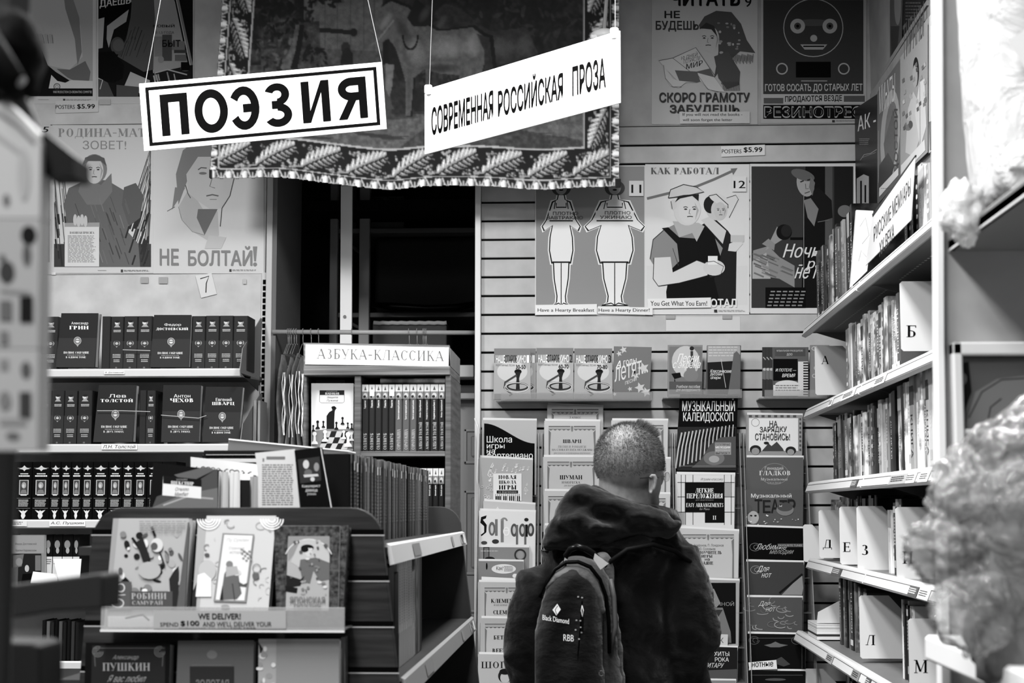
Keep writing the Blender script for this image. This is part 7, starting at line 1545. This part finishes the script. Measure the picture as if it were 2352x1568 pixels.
# hair: cropped strands, longer tuft in front, thin patch at the crown
rh = random.Random(4); V = []; F = []; cr = P(1424, 1003, YM)-hc
crn = Vector((cr.x/.0885, -.55, cr.z/.099)).normalized()
for i in range(42000):
    u, v2 = rh.uniform(-1, 1), rh.uniform(0, 2*math.pi); q = math.sqrt(1-u*u); d = Vector((q*math.cos(v2), q*math.sin(v2), u))
    if d.z < -.42+.2*max(0, d.x): continue
    if d.x > .62 and d.y > .25 and d.z < .35: continue
    if d.y > .55 and d.z < .45: continue
    near = (d-crn).length; 
    if near < .42 and rh.random() > .22+near*1.1: continue
    if d.z < -.1 and rh.random() < (-d.z-.1)*2.4: continue
    c = hc+Vector((d.x*.0885, d.y*.100, d.z*.099))*(.994*skull(d)); tuft = d.x > .18 and d.z > .62 and d.y > -.35
    Lh = rh.uniform(.012, .024) if tuft else rh.uniform(.004, .0085)*(1.2 if d.z > .3 else .8)
    dirn = (d+Vector((.55 if tuft else .25, .2, .15 if tuft else -.35))+Vector((rh.uniform(-.25, .25), rh.uniform(-.25, .25), rh.uniform(-.25, .25)))).normalized()
    s = d.cross(Vector((rh.uniform(-1, 1), rh.uniform(-1, 1), rh.uniform(-1, 1)))).normalized()*.00042
    n = len(V); V += [c+s, c-s, c+dirn*Lh]; F.append((n, n+1, n+2))
m = MB(); m.add(V, F, gm(.25, .5)); m.build('hair', man, kind='stuff', label='cropped greying hair with a short front tuft')
# glasses
m = MB(); m.tube([P(1470, 1098, YM-.103), P(1492, 1096, YM-.094), P(1513, 1096, YM-.03), P(1527, 1094, YM+.085)], .0013, gm(.12, .3), 6)
g_ = m.build('glasses_temple', man); m = MB()
m.tube([P(1531+9*math.cos(R_(a))*.8, 1094+11*math.sin(R_(a)), YM+.09+.006*math.cos(R_(a))) for a in range(0, 361, 30)], .0011, gm(.65, .15), 6); m.build('lens_rim', g_)
m = MB(); m.prism([P(1531+8*math.cos(R_(a))*.8, 1094+10*math.sin(R_(a)), YM+.09) for a in range(0, 360, 30)], (0, .002, 0), acrylic('spectacle_glass', .9, .3, .02)); m.build('lens', g_)
# ---- jacket: torso and sleeves joined into one surface, then hood and collar
jk = gm(.045, .85, 'cloth'); J = MB()
def addm(mm):
    n = len(J.V); J.V += mm.V; i = J.mi(mm.mats[0])
    for f in mm.F: J.F.append([n+k for k in f]); J.M.append(i)
torso = [(1395, 1160), (1470, 1162), (1530, 1185), (1560, 1210), (1585, 1245), (1585, 1300), (1560, 1400), (1550, 1520), (1556, 1640), (1560, 1760), (1250, 1760), (1248, 1640), (1248, 1500), (1246, 1400), (1240, 1330), (1245, 1270), (1270, 1225), (1330, 1185)]
def fold(x, y): return .010*math.sin((x*.8+y*1.0)/24.0)*max(0, math.sin((y-1150)/180.0))+.007*math.sin((x-1.6*y)/33.0)
addm(inflate(None, torso, YM+.02, .135, jk, res=8, k=.5, ridge=fold))
def sleeve(pts, rs): J.tube([P(x, y, Y) for x, y, Y in pts], rs, jk, 20)
sleeve([(1268, 1270, YM), (1240, 1330, YM-.01), (1216, 1420, YM-.01), (1208, 1490, YM), (1212, 1580, YM+.03), (1222, 1690, YM+.09), (1240, 1760, YM+.14)], [.050, .060, .058, .058, .052, .048, .043])
sleeve([(1548, 1262, YM), (1568, 1330, YM-.01), (1580, 1400, YM-.02), (1588, 1480, YM-.01), (1586, 1580, YM+.03), (1572, 1690, YM+.12), (1550, 1740, YM+.2)], [.060, .072, .070, .070, .064, .052, .044])
J.tube([P(1432, 1175, YM+.02), P(1430, 1215, YM+.01), P(1425, 1260, YM+.01)], [.085, .12, .15], jk, 24)
jo = J.build('jacket', man, label='dark padded jacket with raised seams'); remesh(jo, .0085, 7); clouds(jo, .08, .03, 'jacket_folds')
# hood lying on the shoulders
hood = [(1240, 1255), (1250, 1215), (1268, 1180), (1290, 1145), (1308, 1120), (1328, 1110), (1352, 1111), (1378, 1122), (1402, 1133), (1440, 1146), (1480, 1158), (1515, 1165), (1535, 1178), (1548, 1196), (1566, 1188), (1567, 1206), (1556, 1226), (1538, 1242), (1506, 1232), (1470, 1232), (1430, 1242), (1392, 1256), (1350, 1264), (1310, 1268), (1280, 1262), (1255, 1266)]
def hfold(x, y): return .022*math.sin((y-1110-(x-1300)*.22+10*math.sin(x/50.0))/11.5)*min(1, max(0, (x-1240)/60.0))+.010*math.sin((y+(x-1240)*.30)/8.0+2)
ho = inflate('hood', hood, YM-.095, .060, jk, man, res=4, k=.34, back=.10, ridge=hfold); remesh(ho, .006, 4); clouds(ho, .05, .018, 'hood_folds')
col_ = MB(); col_.tube([P(1366, 1130, YM-.055), P(1400, 1150, YM-.085), P(1450, 1168, YM-.085), P(1500, 1176, YM-.05), P(1530, 1182, YM+.01), P(1545, 1185, YM+.06), P(1520, 1178, YM+.12), P(1440, 1165, YM+.14), P(1385, 1145, YM+.10), P(1362, 1135, YM+.02), P(1366, 1130, YM-.055)], .020, jk, 14)
col_.prism([P(x, y, YM+.02) for x, y in [(1520, 1165), (1538, 1180), (1548, 1198), (1566, 1189), (1567, 1205), (1548, 1238), (1520, 1235)]], (0, .03, 0), jk)
o = col_.build('collar', man); remesh(o, .006, 4)
# seams and straps on the jacket
def surf(x, y, off=0):   # approx jacket back surface
    return P(x, y, YM-.112-off)
m = MB(); m.tube([P(1408, 1284, YM-.128), P(1450, 1254, YM-.122), P(1500, 1244, YM-.105), P(1540, 1252, YM-.085), P(1572, 1280, YM-.06), P(1592, 1300, YM-.03)], .004, gm(.05, .6), 8); m.build('back_seam', man, smooth=True)
# trousers and shoes (below the frame)
m = MB(); m.tube([(-.02+man.location.x, YM+.02, .92), (-.02+man.location.x, YM+.02, .72)], [.165, .17], gm(.14, .8), 24)
for s in (-.095, .095): m.tube([(man.location.x+s*.9, YM+.02, .85), (man.location.x+s, YM+.015, .5), (man.location.x+s*1.1, YM+.03, .08)], [.092, .068, .055], gm(.14, .8), 16)
o = m.build('trousers', man); remesh(o, .012, 4)
for s in (-.105, .105):
    m = MB(); m.ball((man.location.x+s, YM+.08, .042), (.048, .14, .042), gm(.07, .5), 18, 12); m.build('shoe', man, smooth=True)
# hands at the ends of the sleeves, below the frame, loosely curled in front
def hand(c, side):
    m = MB(); m.ball(c, (.038, .030, .048), skin, 14, 10)
    for k in range(4):
        b = c+Vector((side*(-.027+.018*k), .012, -.035)); L_ = (.062, .072, .068, .052)[k]; m.tube([b, b+Vector((0, .012, -L_*.45)), b+Vector((0, .035, -L_*.8)), b+Vector((0, .045, -L_*.95))], [.0095, .009, .008, .007], skin, 10)
    b = c+Vector((-side*.030, .015, .0)); m.tube([b, b+Vector((-side*.02, .02, -.025)), b+Vector((-side*.016, .035, -.05))], [.012, .010, .008], skin, 10)
    o = m.build('hand', man); remesh(o, .0035, 3)
hand(P(1244, 1800, YM+.16), -1); hand(P(1546, 1788, YM+.23), 1)
# ---- backpack
YBk = YM-.205
bp_ = empty('backpack', Vector((P(1330, 1500, YBk).x, YBk, P(1330, 1720, YBk).z)), 'small black and grey teardrop backpack with white logo, worn over the dark jacket', 'backpack')
body = [(1226, 1500), (1228, 1440), (1238, 1390), (1254, 1345), (1270, 1310), (1292, 1288), (1318, 1278), (1345, 1284), (1372, 1300), (1392, 1330), (1402, 1370), (1406, 1420), (1412, 1480), (1424, 1560), (1436, 1640), (1430, 1700), (1380, 1722), (1290, 1720), (1240, 1700), (1226, 1620)]
nyl = gm(.06, .6, 'cloth'); gry = gm(.22, .55, 'cloth')
bo = inflate('main_compartment', [(x+(10 if x > 1330 else 0), y-(8 if y < 1340 else 0)) for x, y in body], YBk+.045, .085, gm(.12, .6, 'cloth'), bp_, res=6, k=.30, back=.05); remesh(bo, .007, 5)
fr_ = [(1250, 1344), (1272, 1312), (1300, 1296), (1330, 1296), (1356, 1308), (1376, 1336), (1388, 1372), (1394, 1410), (1378, 1412), (1366, 1375), (1345, 1350), (1318, 1340), (1290, 1340), (1262, 1352), (1252, 1362)]
front = [(1224, 1500), (1226, 1450), (1236, 1400), (1252, 1345), (1276, 1310), (1304, 1294), (1332, 1294), (1360, 1312), (1378, 1345), (1386, 1390), (1386, 1450), (1392, 1560), (1398, 1690), (1300, 1700), (1238, 1690), (1226, 1600)]
fo = inflate('front_pocket', front, YBk-.025, .055, nyl, bp_, res=5, k=.26, back=.03, ridge=lambda x, y: .004*math.sin((x+y*.3)/14.0)); remesh(fo, .006, 4)
top_ = inflate('grey_top_panel', fr_, YBk-.040, .048, gry, bp_, res=3, k=.8, back=.02); remesh(top_, .004, 4); top_['label'] = 'worn grey top panel'
m = MB(); zz = [(1240, 1372), (1256, 1334), (1274, 1308), (1300, 1291), (1328, 1290), (1356, 1302), (1378, 1330), (1392, 1370), (1398, 1420), (1400, 1500)]
m.tube([P(x, y, YBk-.052+.02*(k > 6)) for k, (x, y) in enumerate(zz)], .0048, gm(.04, .4), 8); m.build('zip_piping', bp_, smooth=True)
m = MB(); m.tube([P(1398, 1500, YBk-.02), P(1414, 1440, YBk-.01), P(1410, 1370, YBk), P(1402, 1330, YBk+.01)], .006, gm(.24, .5), 8); m.build('side_piping', bp_, smooth=True)
# back panel wedge and shoulder strap
wdg = [(1356, 1276), (1378, 1262), (1396, 1262), (1410, 1284), (1416, 1320), (1418, 1380), (1432, 1470), (1442, 1600), (1440, 1700), (1412, 1700), (1404, 1500), (1396, 1380), (1376, 1310)]
o = inflate('back_panel', wdg, YM-.15, .035, gry, bp_, res=5, k=.5, back=.05); remesh(o, .006, 4)
m = MB(); hl = [(1296, 1300, -.03), (1300, 1275, -.04), (1310, 1261, -.055), (1326, 1255, -.06), (1345, 1260, -.06), (1362, 1270, -.05), (1376, 1284, -.04), (1392, 1300, -.03)]
m.tube([P(x, y, YBk+d) for x, y, d in hl], [.006, .007, .0075, .008, .008, .0075, .006, .005], gm(.08, .22), 10); m.build('grab_handle', bp_, smooth=True)
m = MB(); m.prism([P(x, y, YBk-.062) for x, y in [(1366, 1270), (1398, 1294), (1379, 1308), (1363, 1284)]], (0, .006, 0), gm(.62, .4)); m.build('webbing_tab', bp_, label='pale webbing tab'); m = MB()
m.prism([P(x, y, YBk-.045) for x, y in [(1297, 1280), (1304, 1285), (1298, 1298), (1292, 1302)]], (0, .006, 0), gm(.6, .4)); m.build('webbing_tab', bp_, label='pale webbing tab')
m = MB(); m.tube([P(1398, 1292, YM-.17), P(1440, 1262, YM-.155), P(1500, 1250, YM-.13), P(1550, 1265, YM-.10), P(1585, 1290, YM-.05)], .006, gm(.07, .7), 8); m.build('shoulder_strap', bp_, smooth=True)
# logo and lettering on the pocket
YL = YBk-.0835; A = Art(wall_map(YL))
A.flat([1280, 1386, 1288, 1399, 1278, 1413, 1269, 1400], .85); A.line([(1281, 1391), (1275, 1400), (1279, 1411)], 1.6, .08); A.line([(1275, 1400), (1285, 1398)], .1, .08)
A.text('Black Diamond', 1246, 1411, 1307, 1423, .85, b=.7, slope=.16); A.text('RBB', 1294, 1456, 1318, 1471, .82, b=.3, slope=.08)
A.build('logo_print', bp_)
m = MB(); m.tube([P(1337, 1390, YL-.002), P(1340, 1402, YL-.004), P(1338, 1416, YL-.004), P(1335, 1402, YL-.002), P(1337, 1390, YL-.002)], .0012, gm(.75, .2), 6); m.tube([P(1338, 1416, YL-.004), P(1337, 1450, YL-.004)], .0022, gm(.04), 6); m.build('zip_pull', bp_)
m = MB(); m.tube([P(1337, 1380, YL+.002), P(1334, 1430, YL+.001), P(1328, 1500, YL+.001), P(1322, 1600, YL+.004)], .0018, gm(.03, .3), 6); m.build('pocket_zip', bp_)
m = MB(); rr = random.Random(3)
for (x, y) in [(1324, 1424), (1333, 1425), (1322, 1446), (1330, 1467), (1336, 1452), (1334, 1440), (1328, 1370), (1337, 1372)]: m.box(P(x-2, y, YL).x, P(x+2, y, YL).x, YL-.001, YL, P(x, y+1.5, YL).z, P(x, y-1.5, YL).z, gm(.55, .3))
m.build('reflective_flecks', bp_, kind='stuff')
m = MB(); m.tube([P(1381+5*math.cos(R_(a)), 1546+6*math.sin(R_(a)), YBk-.07) for a in range(0, 361, 40)], .0015, gm(.3, .2), 6); m.build('cord_ring', bp_)
# ================================================================== FOREGROUND, RIGHT: white display unit
YU = 2.1; XU = (2166-1365)*YU/FPX
un = empty('display_unit', (XU+.3, 1.9, 0), 'near white display unit with end panel and two shelves, edge of the aisle', 'display unit')
def ux(px, Y=YU): return P(px, 784, Y).x
MB().box(ux(2166), 1.05, YU, YU+.018, 0, 2.75, gm(.62, .5, 'mottle'), .002).build('end_panel', un)
m = MB(); m.prism([P(2148, -160, YU-.014), P(2165, -160, YU-.014), P(2169, 784, YU-.014), P(2183, 1568, YU-.014), P(2190, 1900, YU-.014), P(2172, 1900, YU-.014), P(2163, 1568, YU-.014), P(2153, 784, YU-.014)], (0, .030, 0), gm(.86, .4)); m.build('front_post', un, bevel=.001)
# shelf with underside seen from below
zs = P(2182, 578, YU).z; MB().box(ux(2182), 1.04, 1.15, YU-.002, zs, zs+.018, gm(.42, .5), .002).build('shelf', un)
m = MB(); m.box(ux(2182), ux(2182)+.006, 1.15, YU-.002, zs+.0, zs+.012, gm(.85, .4)); m.build('shelf_edge', un)
z2 = P(2195, 1492, 1.85).z; MB().box(ux(2196, 1.85), 1.04, 1.15, YU-.03, z2-.03, z2, gm(.80, .5), .004).build('shelf', un)
MB().box(1.04, 1.06, 1.15, YU+.018, 0, 2.75, gm(.6, .5)).build('back_panel', un)
# framed dark picture fixed to the panel
fx0, fx1 = ux(2186, YU-.02), .93
m = MB(); zt_, zb_ = P(2200, 786, YU-.02).z, P(2200, 1110, YU-.02).z
m.box(fx0, fx0+.012, YU-.025, YU-.001, zb_, zt_, gm(.80, .4), .002); m.box(fx0, fx1, YU-.025, YU-.001, zt_-.016, zt_, gm(.80, .4), .002); m.box(fx0, fx1, YU-.025, YU-.001, zb_, zb_+.016, gm(.8, .4), .002); m.box(fx0+.012, fx1, YU-.022, YU-.001, P(2200, 997, YU-.02).z, P(2200, 985, YU-.02).z, gm(.75, .4), .002)
fo_ = m.build('picture_frame', None, 'pale frame with a dark blurred picture on the near white panel', 'frame')
MB().box(fx0+.012, fx1, YU-.012, YU-.002, zb_+.016, zt_-.016, gm(.25, .3)).build('picture_board', fo_)
A = Art(wall_map(YU-.0125), rough=.3); A.rect(2202, 822, 2360, 985, .30); A.flat([2202, 835, 2225, 830, 2232, 900, 2215, 945, 2202, 950], .10); A.flat([2240, 900, 2290, 870, 2360, 862, 2360, 985, 2215, 985], .40); A.line([(2225, 960), (2255, 900), (2300, 872), (2360, 868)], 3, .16); A.ell(2212, 870, 8, 14, .4); A.line([(2265, 985), (2275, 935), (2300, 915)], 3, .18); A.build('picture', fo_)
# ---- bubble-wrapped white parcel on the upper shelf
def lumpy(c, r, seed, amp, fr, mat, nu=64, nv=44, box=0, thr=None):
    m = MB(); c = Vector(c); V = []; F = []; s = Vector((seed*3.1, seed*1.7, seed))
    for j in range(nv+1):
        ph = math.pi*j/nv
        for i in range(nu):
            th = 2*math.pi*i/nu; d = Vector((math.sin(ph)*math.cos(th), math.sin(ph)*math.sin(th), math.cos(ph)))
            if box: mxx = max(abs(d.x), abs(d.y), abs(d.z)); d2 = d/mxx; d2 = d*(1-box)+d2*box
            else: d2 = d
            n1 = noise.noise(d*fr+s); n2 = abs(noise.noise(d*fr*2.3+s*2)); n3 = abs(noise.noise(d*fr*5+s*3))
            k = 1+amp*(n1+.8*(n2-.3)+.45*(n3-.3)); V.append(c+Vector((d2.x*r[0], d2.y*r[1], d2.z*r[2]))*k)
    for j in range(nv):
        for i in range(nu): F.append((j*nu+i, (j+1)*nu+i, (j+1)*nu+(i+1) % nu, j*nu+(i+1) % nu))
    m.add(V, F, mat); return m
def film(name, a, v_, rough=.16, bump=.6, sc=26):
    m = bpy.data.materials.new(name); m.use_nodes = True; nt = m.node_tree; b = nt.nodes['Principled BSDF']; o = nt.nodes['Material Output']
    b.inputs['Base Color'].default_value = (v_, v_, v_, 1); b.inputs['Roughness'].default_value = rough
    n = nt.nodes.new('ShaderNodeTexNoise'); n.inputs['Scale'].default_value = sc; n.inputs['Detail'].default_value = 6; n.inputs['Distortion'].default_value = 1.2; bp = nt.nodes.new('ShaderNodeBump'); bp.inputs['Strength'].default_value = bump; bp.inputs['Distance'].default_value = .03
    tc = nt.nodes.new('ShaderNodeTexCoord'); nt.links.new(tc.outputs['Object'], n.inputs['Vector']); nt.links.new(n.outputs[0], bp.inputs['Height']); nt.links.new(bp.outputs[0], b.inputs['Normal'])
    if a < 1:
        t = nt.nodes.new('ShaderNodeBsdfTransparent'); mx = nt.nodes.new('ShaderNodeMixShader'); mx.inputs[0].default_value = a; nt.links.new(t.outputs[0], mx.inputs[1]); nt.links.new(b.outputs[0], mx.inputs[2]); nt.links.new(mx.outputs[0], o.inputs[0])
    return m
zt_ = zs+.018; Yp = 1.975
pc0 = P(2232, 430, Yp).x
par = empty('wrapped_parcel', (pc0+.16, Yp, zt_), 'large white bubble-wrapped parcel on the near upper shelf', 'parcel')
m = lumpy((pc0+.178, Yp, zt_+.27), (.18, .105, .275), 2, .03, 2.2, film('white_wrap', 1, .55, .35, .5, 16), box=.72); m.build('wrapped_body', par, smooth=True)
cc0 = P(2212, 486, 1.95); m = lumpy(tuple(cc0), (.027, .03, .038), 5, .20, 2.0, film('loose_wrap', .75, .7, .2), 48, 32); m.build('loose_corner', par, smooth=True)
m = lumpy((pc0+.13, Yp-.10, zt_+.046), (.12, .04, .044), 9, .16, 2.4, MC.get('loose') or film('loose_wrap_low', .8, .7, .2), 48, 32); m.build('loose_fold', par, smooth=True)
p0 = Vector((pc0+.06, Yp-.128, zt_+.10)); m = MB(); m.prism([p0, p0+Vector((.10, 0, .06)), p0+Vector((.055, 0, .14)), p0+Vector((-.045, 0, .08))], (0, -.001, 0), gm(.88, .4)); lb = m.build('parcel_label', par)
A = Art(lambda x, y, d: p0+Vector((.10*x-.045*(y), -.0012-d, .06*x+.08*y))); A.lines(.12, .15, .45, .75, 5, .45); A.ell(.68, .5, .16, .2, .62); A.rect(.85, .8, .97, .97, .5); A.rect(.6, .85, .72, .97, .5); A.build('label_print', lb)
# ---- big crumpled clear-film bundle on the lower shelf
Yb = 1.74; cxm = P(2290, 1200, Yb)
bu = empty('film_bundle', (cxm.x+.05, Yb, z2), 'big crumpled clear plastic film bundle on the near lower shelf', 'bundle')
fl = film('crumpled_film', .46, .25, .13, 1.0, 13); inn_ = gm(.50, .6, 'blotch')
m = lumpy((cxm.x+.05, Yb, (cxm.z+z2)/2+.015), (.085, .08, .115), 3, .10, 1.6, gm(.36, .5, 'blotch'), box=.5); m.build('packed_goods', bu, smooth=True)
m = lumpy((cxm.x+.05, Yb, cxm.z), (.112, .10, .128), 4, .13, 1.7, fl, 110, 80); m.build('outer_film', bu, smooth=True)
m = lumpy((P(2180, 1270, Yb).x, Yb-.03, P(2180, 1262, Yb).z), (.052, .035, .034), 7, .30, 2.4, fl, 60, 40); m.build('film_end', bu, smooth=True)
m = lumpy((P(2225, 1410, Yb).x, Yb-.05, P(2225, 1400, Yb).z), (.045, .04, .045), 8, .30, 1.6, fl, 60, 40); m.build('film_end', bu, smooth=True)
m = lumpy((P(2215, 1180, Yb).x, Yb-.02, P(2200, 1140, Yb).z), (.04, .04, .045), 11, .30, 1.6, fl, 60, 40); m.build('film_end', bu, smooth=True)
# ================================================================== FOREGROUND, LEFT: postcard rack out of focus
YC2 = .92
rk = empty('postcard_rack', (P(20, 900, YC2).x-.1, YC2+.05, 0), 'near blurred metal postcard rack at the picture edge', 'rack')
MB().tube([(P(-160, 800, YC2).x, YC2+.1, 0), (P(-160, 800, YC2).x, YC2+.1, 2.3)], .016, gm(.2, .4), 12).build('pole', rk)
m = MB(); m.prism([P(x, y, YC2+.01) for x, y in [(96, 300), (112, 312), (170, 358), (170, 402), (96, 402)]], (0, .03, 0), gm(.12, .5)); m.build('dark_bracket', rk)
m = MB(); m.tube([P(-150, 395, YC2+.03), P(110, 395, YC2+.03)], .006, gm(.12, .5)); m.build('bracket_bar', rk)
m = MB(); m.prism([P(-120, 225, YC2+.03), P(60, 225, YC2+.03), P(92, 300, YC2+.03), P(90, 1036, YC2+.03), P(-120, 1036, YC2+.03)], (0, .004, 0), gm(.3, .5)); m.build('back_plate', rk)
def card(q, label, art=None, g=.66, kind=''):
    m = MB(); m.prism([P(x, y, YC2) for x, y in q], (0, .002, 0), gm(g, .3, kind)); o = m.build('postcard_pack', None, label, 'postcards', 'packs on the near postcard rack')
    if art: A = Art(wall_map(YC2), rough=.3); art(A); A.build('print', o)
    m = MB(); m.prism([P(x, y, YC2+.004) for x, y in q], (0, .02, 0), gm(.75, .5)); m.build('cards_behind', o)
card([(-90, 232), (20, 236), (82, 300), (94, 330), (92, 500), (-90, 500)], 'blurred pale upper pack on the near postcard rack', lambda A: (A.line([(-20, 250), (40, 290), (80, 330)], 9, .42), A.ell(15, 460, 8, 14, .35), A.line([(-20, 300), (60, 360)], 10, .56), A.ell(55, 400, 14, 60, .58)), .64)
card([(-90, 502), (92, 502), (88, 800), (-90, 800)], 'blurred spotted middle pack on the near postcard rack', lambda A: (A.ell(66, 540, 18, 22, .12), A.ell(16, 625, 18, 26, .22), A.ell(62, 585, 10, 26, .3), A.rect(0, 585, 12, 600, .3), A.rect(46, 680, 76, 740, .12), A.rect(0, 690, 28, 735, .35), A.rect(0, 760, 20, 790, .4), A.line([(0, 665), (70, 672)], 6, .5)), .58)
card([(-90, 802), (88, 802), (86, 1034), (-90, 1034)], 'blurred lower pack on the near postcard rack', lambda A: (A.ell(60, 850, 12, 20, .3), A.rect(0, 825, 20, 850, .45), A.rect(45, 900, 72, 960, .22), A.ell(12, 920, 14, 22, .42), A.rect(0, 960, 60, 975, .5), A.ell(30, 1000, 16, 8, .35)), .60)
# dark hat shapes with pale band hung above the rack
m = lumpy(P(-42, 90, YC2)+Vector((0, .04, 0)), (.021, .03, .030), 3, .15, 1.6, gm(.06, .8), 40, 28); o = m.build('dark_pouch', None, 'near blurred black pouch hanging above the postcard rack', 'pouch', smooth=True)
m = MB(); m.tube([P(4, 152, YC2), P(32, 172, YC2), P(52, 190, YC2)], .0032, gm(.68, .4), 12); m.build('pale_strap', o, smooth=True)
m = MB(); m.tube([P(-60, 40, YC2), P(20, 190, YC2), P(40, 226, YC2+.01)], [.008, .010, .003], gm(.08, .7), 12); m.build('strap_end', o, smooth=True)
m = MB(); m.tube([P(-30, 60, YC2+.03), Vector((P(-160, 800, YC2).x, YC2+.1, 1.79))], .002, gm(.2), 6); m.build('hook', o)
# dark near counter planks, lower edge of the picture
YK = 1.25
cn = empty('near_counter', (P(-100, 1500, YK).x, YK+.1, 0), 'near blurred dark wooden counter planks at the lower picture edge', 'counter')
m = MB(); m.prism([P(x, y, YK) for x, y in [(-300, 1372), (0, 1346), (60, 1338), (228, 1316), (236, 1324), (234, 1398), (120, 1405), (40, 1418), (-300, 1440)]], (0, .05, 0), gm(.16, .6, 'mottle')); m.build('upper_plank', cn, bevel=.002)
m = MB(); m.prism([P(x, y, YK-.1) for x, y in [(-300, 1468), (70, 1476), (92, 1484), (92, 1900), (-300, 1900)]], (0, .05, 0), gm(.13, .6, 'mottle')); m.build('lower_board', cn, bevel=.002)
MB().box(P(-290, 1500, YK).x, P(-240, 1500, YK).x, YK+.0, YK+.05, 0, P(-100, 1380, YK).z, gm(.1, .7)).build('cabinet_body', cn)
